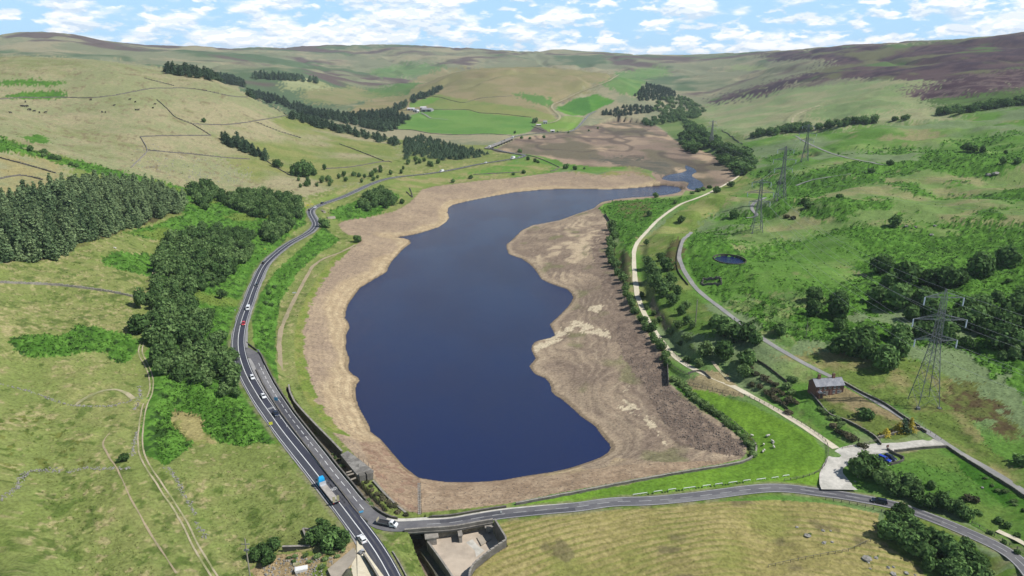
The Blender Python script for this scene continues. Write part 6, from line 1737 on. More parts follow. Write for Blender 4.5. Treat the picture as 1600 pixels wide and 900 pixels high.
sk = MB(); p = g3(463, 882.5); sk.box((p[0], p[1], p[2]), (2.2, 1.2, .5), .2, (.9, .8)); tag(sk.build('pallet_stack', M['dirt_pale']), 'stack of yellowish boards in the yard beyond the skip', 'boards')
rr = random.Random(8); rub = MB()
for k in range(420):
    px, py = rr.uniform(412, 520), rr.uniform(872, 930)
    p = g3(px, py); s_ = rr.uniform(.2, .75)
    rub.box((p[0], p[1], p[2] - .08), (s_, s_ * .8, s_ * .6), rr.uniform(0, 3), (.7, .7))
tag(rub.build('rubble', M['stone_rubble']), kind='stuff')
for (cx, cy, r) in ((462,868,6),(478,866,6),(497,867,8),(507,872,7),(484,876,6),(520,862,7),(505,884,6),(528,868,6),(536,858,6),(452,870,5)):
    bushy('brightbush', cx, cy, r, 'ragged green bush growing in the yard', 'bushes in the yard', .8)
for (cx, cy, r) in ((548,890,3),(460,876,5)):
    bushy('bush', cx, cy, r, 'small dark bush on the yard rubble', 'dark bushes on the yard rubble', .8)

# ================================================================== PYLONS AND LINES
M['steel'] = plain('galvanised_steel', (.24, .245, .25), .55, .2)
M['steel_dark'] = plain('weathered_steel', (.19, .195, .20), .6, .2)
M['insul'] = plain('glass_insulator', (.55, .60, .66), .25)
M['wire'] = plain('conductor', (.34, .34, .35), .5, .3)
def pylon(px, py, H, rz, label, q_=1.0):
    p = g3(px, py); o = empty('pylon', (p[0], p[1], p[2]), rz, label, 'pylon', 'electricity pylons along the valley')
    prof = [(0, 4.4), (.22, 3.1), (.46, 1.75), (.56, 1.35), (.74, 1.05), (.93, .75), (1.0, .12)]
    def half(f): return np.interp(f, [a for a, b in prof], [b for a, b in prof])
    for sx in (-1, 1):
        for sy in (-1, 1):
            mb = MB()
            for (a, ra), (b, rb) in zip(prof[:-1], prof[1:]):
                mb.bar((sx * ra, sy * ra, a * H), (sx * rb, sy * rb, b * H), (.24 if a < .5 else .18) * q_)
            mb.box((sx * 4.4, sy * 4.4, -.9), (1.3, 1.3, 1.1))
            mb.build('leg', M['steel_dark'], o)
    br = MB(); lv = [0, .1, .22, .31, .39, .46, .51, .56, .62, .68, .74, .80, .865, .93]
    for a, b in zip(lv[:-1], lv[1:]):
        ra, rb = half(a), half(b)
        for f in range(4):
            c0, c1 = [((-1, -1), (1, -1)), ((1, -1), (1, 1)), ((1, 1), (-1, 1)), ((-1, 1), (-1, -1))][f]
            w = (.09 if a < .5 else .075) * q_
            br.bar((c0[0] * ra, c0[1] * ra, a * H), (c1[0] * rb, c1[1] * rb, b * H), w)
            br.bar((c1[0] * ra, c1[1] * ra, a * H), (c0[0] * rb, c0[1] * rb, b * H), w)
            br.bar((c0[0] * rb, c0[1] * rb, b * H), (c1[0] * rb, c1[1] * rb, b * H), w)
    bo = br.build('bracing', M['steel_dark'], o); bo['kind'] = 'stuff'
    ends = []
    for f, wdt in ((.57, 8.6), (.745, 10.8), (.93, 7.8)):
        r = half(f); z = f * H; am = MB()
        for s in (-1, 1):
            tip = (s * wdt, 0, z)
            for q in (-1, 1):
                am.bar((s * r, q * r, z), tip, .15 * q_); am.bar((s * r * .9, q * r * .9, z + 2.1), tip, .12 * q_)
                for k in (.3, .55, .78):
                    xa = s * (r + (wdt - r) * k); am.bar((xa, q * r * (1 - k), z), (xa, q * r * (1 - k), z + 2.1 * (1 - k)), .07)
            ends.append((s * wdt, 0, z))
        am.build('crossarm', M['steel'], o)
        for s in (-1, 1):
            im = MB(); im.bar((s * wdt, 0, z), (s * wdt, 0, z - 3.6), .30, 6)
            for k in range(6): im.bar((s * wdt, 0, z - .4 - k * .52), (s * wdt, 0, z - .62 - k * .52), .46, 6)
            im.build('insulator', M['insul'], o)
    ca, sa = math.cos(rz), math.sin(rz)
    hang = [np.array((p[0] + e[0] * ca - e[1] * sa, p[1] + e[0] * sa + e[1] * ca, p[2] + e[2] - 3.6)) for e in ends]
    hang.append(np.array((p[0], p[1], p[2] + H)))
    return hang
P1, P2, P3, P4, P5 = g3(1443, 630), g3(1182, 362), g3(1219, 311), g3(1257, 252), g3(1111, 226)
def perp(a, b): return math.atan2(b[1] - a[1], b[0] - a[0]) - math.pi / 2
h1 = pylon(1443, 630, 52, -.06, 'nearest and tallest lattice pylon, standing by the lane above the house')
h2 = pylon(1182, 362, 46, -.12, 'lattice pylon in the middle distance beside the bracken bank', 1.7)
h3 = pylon(1219, 311, 52, -.05, 'lattice pylon just behind the middle one, over a dark bush', 1.9)
h4 = pylon(1257, 252, 50, -.25, 'farthest pylon on the grass slope below the tree belt', 2.2)
h5 = pylon(1111, 226, 50, .2, 'faint pylon half hidden in the riverside wood', 2.6)
def span(a, b, sag, label, group, off=0):
    mb = MB(); n = 18; prev = None
    for k in range(n + 1):
        t = k / n; q = a + (b - a) * t; q = (q[0], q[1], q[2] - 4 * sag * t * (1 - t))
        if prev: mb.bar(prev, q, .06)
        prev = q
    tag(mb.build('power_line', M['wire']), label, 'power line', group)
for hs, hn, sag, lab in ((h1, h2, 9, 'thin wire hanging from the tall pylon up the valley to the middle pylon'), (h2, h4, 10, 'thin wire from the middle pylon to the farthest pylon'), (h3, h5, 12, 'thin wire from the rear pylon to the faint pylon in the wood')):
    for k in range(7): span(hs[k], hn[k], sag, lab, lab.replace('thin wire', 'wires'))
far1 = [q + np.array((95 + 6 * (k % 2), -165.0, 6)) for k, q in enumerate(h1)]
for k in range(7): span(h1[k], far1[k], 7, 'thin wire running from the tall pylon out of the bottom right corner', 'wires leaving at the bottom right')
far3 = [q + np.array((140.0, -330.0, 18)) for q in h3]
for k in range(6): span(h3[k], far3[k], 12, 'thin wire from the rear pylon over the bracken toward the right edge', 'wires over the bracken')

def pole(px, py, H, label, cross=True, r=.34, lean=0):
    p = g3(px, py); o = MB(); o.bar((p[0], p[1], p[2] - .5), (p[0] + lean, p[1], p[2] + H), r, 8, r * .7)
    ob = tag(o.build('telegraph_pole', M['bark_pale']), label, 'pole')
    if cross:
        c = MB(); c.box((p[0] + lean, p[1], p[2] + H - 2.0), (2.4, .18, .22)); c.box((p[0] + lean, p[1], p[2] + H - 4.2), (1.4, .5, .5)); c.build('crossarm', M['steel_dark'], ob)
    return ob
pole(394, 925, 19, 'tall wooden pole at the bottom edge left of the yard')
pole(1086.5, 507, 15, 'tall bare pole on the bank between trail and lane', False, .42)
pole(1259, 527, 9, 'thin pole on grass beside the lane bend', False, .2)
pole(1212, 344, 8, 'thin pole below the pylons', False, .25)

# ================================================================== VEHICLES
M['tyre'] = plain('tyre_rubber', (.02, .02, .02), .8); M['rim'] = plain('alloy_rim', (.35, .35, .36), .35, .6)
M['car_glass'] = plain('car_glass', (.02, .025, .03), .06); M['lamp_white'] = plain('headlamp', (.7, .72, .75), .15); M['lamp_red'] = plain('tail_lamp', (.35, .02, .02), .2)
M['plastic'] = plain('black_plastic', (.03, .03, .032), .6)
def car_paint(name, c):
    def b(t, bs):
        bs.inputs['Base Color'].default_value = (*c, 1); bs.inputs['Roughness'].default_value = .28; bs.inputs['Coat Weight'].default_value = .6; bs.inputs['Coat Roughness'].default_value = .08
    return mat(name, b)
PAINT = {k: car_paint(k + '_paint', c) for k, c in dict(white=(.78, .78, .78), red=(.55, .02, .03), navy=(.012, .018, .045), black=(.012, .012, .016), grey=(.14, .15, .16), blue=(.015, .05, .42), cyan=(.01, .36, .72), silver=(.45, .46, .48)).items()}
PROFILES = {  # side outline of the lower body, and of the glasshouse: (x along, z up), car 4.4 m long, facing +x
 'hatch': ([(-2.15,.35),(-2.2,.8),(-2.08,1.0),(.85,1.0),(2.0,.84),(2.18,.62),(2.15,.3)], [(-2.0,.98),(-1.72,1.42),(-.2,1.52),(.28,1.45),(1.15,.98)]),
 'saloon': ([(-2.3,.35),(-2.32,.85),(-2.2,.98),(.8,.98),(2.1,.84),(2.28,.6),(2.25,.3)], [(-1.75,.96),(-1.15,1.40),(-.1,1.46),(.3,1.40),(1.1,.96)]),
 'estate': ([(-2.35,.35),(-2.38,.9),(-2.3,1.0),(.8,1.0),(2.1,.86),(2.3,.6),(2.26,.3)], [(-2.28,.98),(-2.05,1.48),(-.1,1.54),(.3,1.47),(1.12,.98)]),
 'van': ([(-2.6,.35),(-2.62,1.2),(-2.6,1.3),(1.5,1.3),(2.35,1.02),(2.55,.7),(2.52,.3)], [(-2.58,1.28),(-2.5,2.15),(1.0,2.2),(1.3,2.1),(1.95,1.28)]),
}
def loft(mb, prof, w0, w1, zlo, zhi):
    """extrude a side outline, narrowing with height"""
    n = len(prof); vs = []
    for s in (-1, 1):
        for (x, z) in prof:
            w = w0 + (w1 - w0) * min(1, max(0, (z - zlo) / (zhi - zlo))); vs.append((x, s * w, z))
    mb.add(vs, [tuple(range(n)), tuple(range(2 * n - 1, n - 1, -1))] + [(k, n + k, n + (k + 1) % n, (k + 1) % n) for k in range(n)])
def vehicle(kind, x, y, z, rz, paint, label, scale=.92, name=None, cat='car', group=None):
    o = empty(name or ('van' if kind == 'van' else 'car'), (x, y, z), rz, label, cat, group); o.scale = (scale * 1.1,) * 3
    lo, hi = PROFILES[kind]; W = .92 if kind != 'van' else 1.0
    mb = MB(); loft(mb, lo, W, W * .94, .3, 1.0); bd = mb.build('body', PAINT[paint], o)
    bv = bd.modifiers.new('edge', 'BEVEL'); bv.width = .09; bv.segments = 2
    zl, zh = hi[0][1], max(p[1] for p in hi)
    if kind == 'van':
        mb = MB(); loft(mb, hi, W * .97, W * .88, zl, zh); mb.build('cargo_body', PAINT[paint], o)
        g = MB(); g.add([(1.99, -.8, 1.31), (1.99, .8, 1.31), (1.34, .72, 2.08), (1.34, -.72, 2.08)], [(0, 1, 2, 3)]); g.build('windscreen', M['car_glass'], o)
        for s in (-1, 1):
            g = MB(); g.add([(.55, s * .985, 1.35), (1.65, s * .985, 1.35), (1.28, s * .915, 1.95), (.6, s * .915, 1.98)], [(0, 1, 2, 3) if s < 0 else (3, 2, 1, 0)]); g.build('side_window', M['car_glass'], o)
    else:
        mb = MB(); loft(mb, hi, W * .90, W * .70, zl, zh); mb.build('windows', M['car_glass'], o)
        r = MB(); xs = [p for p in hi if p[1] > zh - .14]
        x0_, x1_ = xs[0][0], xs[-1][0]; r.box(((x0_ + x1_) / 2, 0, zh - .03), (x1_ - x0_ + .12, W * 1.42, .07), 0, (.94, .92)); r.build('roof', PAINT[paint], o)
        pl_ = MB()
        for s in (-1, 1):
            for (a, b) in zip(hi[:-1], hi[1:]):
                if abs(a[1] - b[1]) > .2: pl_.bar((a[0], s * W * .9, a[1]), (b[0], s * W * .71, b[1]), .09)
            xm = (hi[0][0] + hi[-1][0]) / 2; pl_.bar((xm, s * W * .905, zl), (xm, s * W * .72, zh), .08)
        pl_.build('pillars', PAINT[paint], o)
    xf_, xr = max(p[0] for p in lo), min(p[0] for p in lo)
    for s in (-1, 1):
        for wx in (xr + .85, xf_ - .85):
            t = MB(); n = 12
            for (ya, yb) in ((s * (W - .19), s * (W + .02)),):
                vs = [(wx + .33 * math.cos(a), yy, .33 + .33 * math.sin(a)) for yy in (ya, yb) for a in np.linspace(0, 2 * math.pi, n + 1)[:-1]]
                t.add(vs, [(k, (k + 1) % n, n + (k + 1) % n, n + k) for k in range(n)] + [tuple(range(n)), tuple(range(2 * n - 1, n - 1, -1))])
            to = t.build('wheel', M['tyre'], o)
            q = MB(); q.add([(wx + .2 * math.cos(a), s * (W + .03), .33 + .2 * math.sin(a)) for a in np.linspace(0, 2 * math.pi, 9)[:-1]], [tuple(range(8)) if s < 0 else tuple(range(7, -1, -1))]); q.build('rim', M['rim'], to)
        h = MB(); h.box((xf_ - .10, s * W * .68, .60), (.2, .36, .15)); h.build('headlight', M['lamp_white'], o)
        h = MB(); h.box((xr + .06, s * W * .72, .72), (.16, .3, .17)); h.build('tail_light', M['lamp_red'], o)
        h = MB(); h.box((hi[-1][0] - .25, s * (W + .09), zl + .02), (.16, .2, .15)); h.build('mirror', M['plastic'], o)
    for xx, nm in ((xf_ - .03, 'bumper'), (xr + .03, 'bumper')):
        h = MB(); h.box((xx, 0, .32), (.16, W * 1.8, .22)); h.build(nm, M['plastic'] if paint != 'white' else PAINT['silver'], o)
    h = MB(); h.box((xf_ + .04, 0, .40), (.03, .52, .11)); h.build('number_plate', M['white'], o)
    return o
def on_road(Ln, px, py, lat, down):
    """position and heading on a way at the pixel; lat metres to the picture's right; down: driving towards the camera"""
    k = nearest(Ln, px, py); d = Ln[min(k + 2, len(Ln) - 1)] - Ln[max(k - 2, 0)]
    fwd = np.array(d[:2]) / np.hypot(*d[:2])
    if (fwd[1] > 0) == down: fwd = -fwd
    rgt = np.array((fwd[1], -fwd[0])) * (-1 if down else 1)
    p = Ln[k]; q = p[:2] + rgt * lat
    return q[0], q[1], p[2] + .035, math.atan2(fwd[1], fwd[0])
for kind, px, py, lat, down, paint, lab, sc in (
  ('hatch', 571.5, 846, -1.7, False, 'white', 'white hatchback nearest the bottom, driving away on the main road', .95),
  ('saloon', 431, 647.5, 1.7, True, 'navy', 'dark saloon behind two white cars on the main road', .95),
  ('saloon', 411, 621.5, 1.7, True, 'white', 'white saloon just ahead of the dark saloon on the main road', .95),
  ('hatch', 393, 592, 1.7, True, 'white', 'white car with dark windscreen beside the roadside wood', .92),
  ('hatch', 378.5, 508.5, 1.7, True, 'red', 'small bright red car on the bend of the main road', 1.0),
  ('van', 387, 483.5, 1.6, True, 'white', 'white van following the red car', .98),
  ('estate', 400, 447, 1.6, True, 'black', 'black car on the straight above the white van', .95),
  ('estate', 411, 411.5, -1.6, False, 'black', 'black car driving away where the wood ends', .95),
  ('hatch', 491, 325.5, 1.6, True, 'white', 'white car in the apex of the sharp bend', 1.1),
  ('hatch', 482.5, 329, -1.6, False, 'navy', 'dark car on the outside of the sharp bend', 1.1),
  ('estate', 505, 318.5, -1.2, False, 'black', 'black car just past the sharp bend', 1.1),
  ('van', 685, 268, 1.6, True, 'white', 'white box van on the road along the north shore', 1.35),
  ('hatch', 756, 255, 1.6, True, 'white', 'white car between the box van and the hairpin', 1.3),
  ('van', 797, 248.5, 1.6, True, 'white', 'white lorry by the lay by before the hairpin', 1.9),
  ('hatch', 808, 247, 1.6, True, 'silver', 'pale car right behind the lorry at the hairpin', 1.3),
  ):
    x, y, z, rz = on_road(A, px, py, lat, down); vehicle(kind, x, y, z, rz, paint, lab, sc, None, 'van' if kind == 'van' else 'car')
for kind, f, s, paint, lab, nm in (('van', .06, -2, 'white', 'white van at the near end of the viaduct', 'van'), ('hatch', .30, 2, 'white', 'white car on the near half of the viaduct', 'car'), ('hatch', .52, -2, 'silver', 'silver car in the middle of the viaduct', 'car'), ('hatch', .70, 2, 'black', 'black car on the far half of the viaduct', 'car'), ('van', 1.0, -2, 'white', 'white lorry at the far end of the viaduct', 'van')):
    q = va + (vb_ - va) * f; rzv = local_frame(va, vb_)[0]
    vehicle(kind, q[0] - math.sin(rzv) * s, q[1] + math.cos(rzv) * s, 6.85 + via.location.z, rzv + (math.pi if s > 0 else 0), paint, lab, 1.25 if kind == 'hatch' else 1.5, nm, nm)
for px, py, paint, lab in ((907, 196, 'white', 'white car on the far road climbing out of the valley'), (899, 202, 'silver', 'silver car lowest on the far road'), (915, 186, 'silver', 'tiny silver car highest on the far road')):
    x, y, z, rz = on_road(LF, px, py, -1.6, False); vehicle('hatch', x, y, z + .1, rz, paint, lab, 1.3)
x, y, z, rz = on_road(B, 1371, 786.5, -.6, True); vehicle('estate', x, y, z, rz + math.pi, 'navy', 'dark blue estate car alone on the dam road beside the hay field', 1.0)
for px, py, paint, lab in ((1381.5, 719.5, 'blue', 'bright blue estate car parked by the walled bay'), (1390.5, 717, 'navy', 'dark hatchback parked right of the bright blue car')):
    p = g3(px, py); vehicle('estate' if paint == 'blue' else 'hatch', p[0], p[1], float(height(p[0], p[1])) + .08, -.95, paint, lab, .95)
pk = MB(); q = [g3(*p) for p in ((1366,706),(1392,704),(1402,722),(1388,728),(1370,722))]; pk.add([(p[0], p[1], p[2] + .06) for p in q], [tuple(range(len(q)))[::-1]])
tag(pk.build('car_park', M['gravel_white']), kind='structure')

def lorry():
    x, y, z, rz = on_road(A, 514, 767, -1.55, False)
    o = empty('flatbed_lorry', (x, y, z), rz, 'articulated lorry with bright blue cab and empty flat trailer', 'lorry'); o.scale = (1.0,) * 3
    k = .86
    cab = MB(); loft(cab, [(3.6,.5),(3.6,2.6),(3.7,3.5),(4.5,3.6),(5.5,3.2),(5.85,2.3),(5.95,.5)], 1.22, 1.14, 1.0, 3.6); cb = cab.build('cab', PAINT['cyan'], o)
    bv = cb.modifiers.new('edge', 'BEVEL'); bv.width = .12; bv.segments = 2
    g = MB(); g.add([(5.90, -1.08, 2.25), (5.90, 1.08, 2.25), (5.58, 1.02, 3.1), (5.58, -1.02, 3.1)], [(0, 1, 2, 3)]); g.build('windscreen', M['car_glass'], cb)
    for s in (-1, 1):
        g = MB(); g.box((5.0, s * 1.19, 2.0), (.9, .06, .8)); g.build('side_window', M['car_glass'], cb)
        g = MB(); g.box((5.75, s * 1.38, 2.1), (.2, .28, .7)); g.build('mirror', M['plastic'], cb)
        g = MB(); g.box((5.93, s * .9, .8), (.1, .4, .22)); g.build('headlight', M['lamp_white'], cb)
    g = MB(); g.box((4.3, 0, 3.62), (1.1, 1.9, .55), 0, (.55, .9)); g.build('wind_deflector', PAINT['cyan'], cb)
    ch = MB(); ch.box((2.6, 0, .75), (3.4, .9, .3)); ch.build('chassis', M['plastic'], o)
    tk = MB(); tk.box((2.5, 0, 1.06), (1.3, 2.2, .5)); tk.build('tank', PAINT['silver'], o)
    d = MB(); nb = 14
    dk = MB(); dk.box((-3.6, 0, 1.25), (13.0, 2.5, .16)); do = dk.build('trailer_bed', M['steel'], o)
    for b in range(nb):
        q = MB(); q.box((-3.6 - 6.4 + (b + .5) * 12.8 / nb, 0, 1.415), (12.8 / nb * .95, 2.44, .06)); q.build('plank', M['trailer_wood'], do)
    fb = MB(); fb.box((2.75, 0, 1.42), (.12, 2.5, 1.3)); fb.build('headboard', PAINT['silver'], o)
    rp = MB()
    for s in (-1, 1): rp.box((-9.9, s * .75, 1.42), (.16, .9, 2.1))
    rp.build('loading_ramp', M['dirt_pale'], o)
    for wx in (5.0, 2.2, -6.4, -7.7, -9.0):
        for s in (-1, 1):
            t = MB(); n = 12; vs = [(wx + .5 * math.cos(a), yy, .5 + .5 * math.sin(a)) for yy in (s * .85, s * 1.22) for a in np.linspace(0, 2 * math.pi, n + 1)[:-1]]
            t.add(vs, [(q, (q + 1) % n, n + (q + 1) % n, n + q) for q in range(n)] + [tuple(range(n)), tuple(range(2 * n - 1, n - 1, -1))]); to = t.build('wheel', M['tyre'], o)
            q = MB(); q.box((wx, s * 1.23, .32), (.36, .02, .36)); q.build('rim', M['rim'], to)
    for s in (-1, 1):
        h = MB(); h.box((-10.12, s * 1.0, .95), (.08, .4, .2)); h.build('tail_light', M['lamp_red'], o)
M['trailer_wood'] = speckle('trailer_boards', (.42, .38, .34), .2, 2.0, c2=(.34, .31, .28), big=.5)
lorry()
def tipper():
    k = nearest(B, 607, 819.5); p = B[k]; d = B[k + 3] - B[k - 3]; rz = math.atan2(d[1], d[0])
    o = empty('flatbed_truck', (p[0], p[1] - .2, p[2] + .04), rz, 'small white cab truck with long dark load bed turning onto the dam road', 'truck'); o.scale = (.95,) * 3
    c = MB(); loft(c, [(1.3,.4),(1.3,2.05),(1.6,2.25),(2.5,2.2),(3.2,1.35),(3.9,1.1),(4.0,.4)], 1.0, .88, 1.1, 2.2); cb = c.build('cab', PAINT['white'], o)
    bv = cb.modifiers.new('edge', 'BEVEL'); bv.width = .09; bv.segments = 2
    g = MB(); g.add([(3.2, -.86, 1.42), (3.2, .86, 1.42), (2.6, .8, 2.12), (2.6, -.8, 2.12)], [(0, 1, 2, 3)]); g.build('windscreen', M['car_glass'], cb)
    for s in (-1, 1):
        g = MB(); g.box((2.2, s * .95, 1.35), (.9, .05, .62)); g.build('side_window', M['car_glass'], cb)
        g = MB(); g.box((3.93, s * .7, .7), (.1, .3, .2)); g.build('headlight', M['lamp_white'], cb)
        g = MB(); g.box((2.9, s * 1.15, 1.3), (.15, .22, .3)); g.build('mirror', M['plastic'], cb)
    b = MB(); b.box((-1.2, 0, .75), (4.9, 2.1, .14)); bo = b.build('load_bed', M['plastic'], o)
    for (cx, cy, w, l) in ((-1.2, 1.05, 4.9, .06), (-1.2, -1.05, 4.9, .06), (-3.65, 0, .06, 2.1)):
        s_ = MB(); s_.box((cx, cy, .9), (w, l, .42)); s_.build('side_board', M['steel_dark'], bo)
    hb_ = MB(); hb_.box((1.2, 0, .9), (.08, 2.1, 1.2)); hb_.build('headboard', PAINT['silver'], o)
    rp = MB(); rp.box((-3.72, 0, .9), (.1, 2.0, 1.3)); rp.build('tail_ramp', M['dirt_pale'], o)
    for wx in (2.9, -1.8, -2.6):
        for s in (-1, 1):
            t = MB(); n = 12; vs = [(wx + .36 * math.cos(a), yy, .36 + .36 * math.sin(a)) for yy in (s * .78, s * 1.0) for a in np.linspace(0, 2 * math.pi, n + 1)[:-1]]
            t.add(vs, [(q, (q + 1) % n, n + (q + 1) % n, n + q) for q in range(n)] + [tuple(range(n)), tuple(range(2 * n - 1, n - 1, -1))]); t.build('wheel', M['tyre'], o)
tipper()
p = g3(564, 866); wk = empty('wrecked_car', tuple(p), 1.1, 'stripped dark wreck of a small vehicle beside the road wall', 'car')
w_ = MB(); w_.box((0, 0, .3), (2.6, 1.5, .5), 0, (.9, .85)); w_.build('body', M['plastic'], wk)
w_ = MB(); w_.box((-.4, 0, .805), (1.2, 1.2, .5), 0, (.8, .8)); w_.build('cabin', M['steel_dark'], wk)
w_ = MB(); w_.box((.9, .1, .81), (.8, 1.0, .25), .3); w_.build('bonnet', PAINT['silver'], wk)
for sx in (-.8, .9):
    for sy in (-.75, .75):
        w_ = MB(); w_.box((sx, sy, 0), (.6, .2, .6), 0, (.6, 1)); w_.build('wheel', M['tyre'], wk)

# ================================================================== SIGNS, MARKINGS, FENCES
M['sign_yellow'] = plain('yellow_sign', (.72, .70, .06), .4); M['sign_blue'] = plain('blue_sign', (.10, .38, .62), .4); M['sign_white'] = M['white']
def sign(px, py, w, h, z, m, label, rz=0.0, posts=2):
    p = g3(px, py); o = empty('road_sign', tuple(p), rz, label, 'sign')
    b = MB(); b.box((0, 0, z), (w, .06, h)); b.build('sign_panel', m, o)
    f = MB(); f.box((0, .05, z - .06), (w + .1, .03, h + .12)); f.build('backing', M['steel'], o)
    for k in range(posts):
        s = MB(); xx = (k - (posts - 1) / 2) * w * .6; s.bar((xx, .1, -.2), (xx, .1, z + h), .08); s.build('post', M['steel'], o)
sign(481.3, 323, 3.2, 1.3, 1.2, M['sign_yellow'], 'left one of two yellow chevron signs at the sharp bend', .2)
sign(487.3, 321.2, 3.2, 1.1, 1.2, M['sign_yellow'], 'right one of two yellow chevron signs at the sharp bend', .2)
sign(478, 326.4, 1.0, 1.4, 1.0, M['sign_yellow'], 'small yellow sign left of the two chevron signs', .2, 1)
sign(414.5, 392, 1.2, 1.0, 1.2, M['sign_yellow'], 'yellow sign on grass left of the road above the wood', .1, 1)
sign(423.5, 666.5, 1.5, 1.3, .9, M['sign_yellow'], 'pale yellow sign on the left verge near the dark saloon', .3, 1)
sign(431.8, 629.5, 1.7, 1.6, 1.2, M['sign_blue'], 'pale blue sign between the two roads', -.2, 2)
sign(404, 553, 1.3, 1.2, 1.4, M['sign_white'], 'white round topped sign at the fork of the roads', -.4, 1)
sign(367.5, 486.5, .6, .9, .4, M['sign_white'], 'small white marker on grass left of the main road', 0, 1)
sign(564.5, 803, 1.6, .7, .5, M['sign_blue'], 'small blue sign at the verge where the roads part', .5, 1)
sign(783, 804.5, .5, .8, .8, M['sign_white'], 'small white marker at the right end of the bridge', 0, 1)
sign(460, 458.8, 2.6, .8, .3, M['sign_white'], 'white board beside the reservoir path', .1, 2)
sign(1386, 703, 1.2, 1.0, 1.2, M['brick'], 'red notice board at the entrance of the walled bay', .3, 2)
def slow(px, py, lat, size):
    """SLOW painted across the downhill lane, read by the oncoming driver"""
    x, y, z, rz = on_road(A, px, py, lat, True)
    cu = bpy.data.curves.new('slow_lettering', 'FONT'); cu.body = 'SLOW'; cu.size = size; cu.align_x = 'CENTER'; cu.align_y = 'CENTER'; cu.extrude = 0.0
    t = bpy.data.objects.new('slow_lettering', cu); link(t, road); t.location = (x, y, z + .02); t.rotation_euler = (0, 0, rz - math.pi / 2); t.scale = (.72, 1.9, 1)
    cu.materials.append(M['paint'])
slow(421, 638.5, 1.55, 1.35); slow(524, 765, 1.55, 1.35)
for (px, py) in ((436, 655), (445, 668), (460, 677), (479, 698), (498, 727), (426, 641), (409, 614), (399, 595)):
    p = g3(px + 3, py); bo = MB(); bo.bar((p[0], p[1], p[2] - .1), (p[0], p[1], p[2] + 1.05), .16, 6); o = tag(bo.build('marker_post', M['white']), 'white marker post on the paved verge between the roads', 'post', 'marker posts on the paved verge')
    b2 = MB(); b2.box((p[0], p[1] - .1, p[2] + .75), (.12, .03, .2)); b2.build('reflector', M['lamp_red'], o)

def fence(pts, label, h=1.2, gap=2.6, rails=2, m='bark_pale', pw=.16):
    L_ = resample(way_line(pts, 6, 1)[0], gap); L_[:, 2] = height(L_[:, 0], L_[:, 1])
    o = empty('fence', tuple(L_[0]), 0, label, 'fence')
    pm_ = MB()
    for p in L_: pm_.box((p[0], p[1], p[2] - .3), (pw, pw, h + .3))
    po = keep(pm_.build('posts', M[m]), o); po['kind'] = 'stuff'
    for k in range(rails):
        rm = MB(); z = h * (.9 - .42 * k)
        for a, b in zip(L_[:-1], L_[1:]): rm.bar((a[0], a[1], a[2] + z), (b[0], b[1], b[2] + z), .09)
        keep(rm.build('rail', M[m]), o)
    return o
M['weathered'] = speckle('weathered_timber', (.16, .145, .12), .3, 2.5)
fence([(1070,598),(1100,606),(1126,612),(1170,621),(1220,644),(1262,668),(1290,690),(1294,706),(1290,726),(1278,739),(1255,747),(1225,752)], 'long post and rail fence curving round the upper side of the lawn', m='weathered')
fence([(1183,700),(1172,684),(1150,664),(1128,648),(1112,638)], 'fence between the bushes and the lawn', m='weathered')
fence([(1316,702),(1340,697),(1375,689)], 'wooden rail fence between the hedge bank and the gravel track', m='bark_pale', rails=2)
fence([(1200,887),(1245,877),(1290,868),(1325,862),(1345,853),(1360,846)], 'light post fence crossing the hay field', rails=1, m='weathered', pw=.12)
fence([(1290,781),(1340,790),(1375,799),(1390,804)], 'fence along the lower edge of the dam road', m='weathered')
fence([(1518,818),(1545,833),(1575,851),(1602,866)], 'fence between dam road and pale path at the bottom right', m='weathered')
fence([(1078,574),(1062,562),(1052,552)], 'short rail fence at the trail bend', m='weathered')
fence([(1040,566),(1058,578),(1077,588)], 'fence on the bank at the end of the trail trees', m='weathered')
fence([(1325,600),(1345,611),(1390,637),(1440,668),(1470,688)], 'wire fence on the upper side of the lane', rails=1, m='weathered', pw=.12)
wr = random.Random(6)
for k, (px, py, L_) in enumerate(((1000,773,22),(1028,769,13),(1050,766,12),(1077,763.5,18),(1104,760,12),(1123,757.5,11),(1145,755,13),(1167,752,11),(1189,750,14),(1211,747.5,10),(1228,744.5,10))):
    a, b = g3(px - L_ / 2, py + L_ * .07), g3(px + L_ / 2, py - L_ * .07); o = empty('white_rail', tuple(a), 0, 'white rail section in the line along the dam road lawn', 'barrier', 'white rails along the dam road')
    for z in (.55,):
        mb = MB(); mb.bar((a[0], a[1], a[2] + z), (b[0], b[1], b[2] + z), .17); keep(mb.build('rail', M['white']), o)
    for t in (0, .5, 1):
        q = a + (b - a) * t; mb = MB(); mb.box((q[0], q[1], q[2] - .2), (.12, .12, .7)); keep(mb.build('post', M['white']), o)
for k, (a, b) in enumerate((((1013,771.5),(1020,770.5)), ((1035,768.5),(1043,767.5)), ((1057,766),(1066,765)), ((1087,762),(1097,761)), ((1111,759.3),(1117,758.6)), ((1130,757),(1138,756)), ((1152,754.5),(1161,753.4)))):
    for (cx, cy) in dense([a, b], 4): bushy('bush', cx, cy, 2.2, 'low clipped bush in the gaps of the white rails', 'low bushes between the white rails', .8)

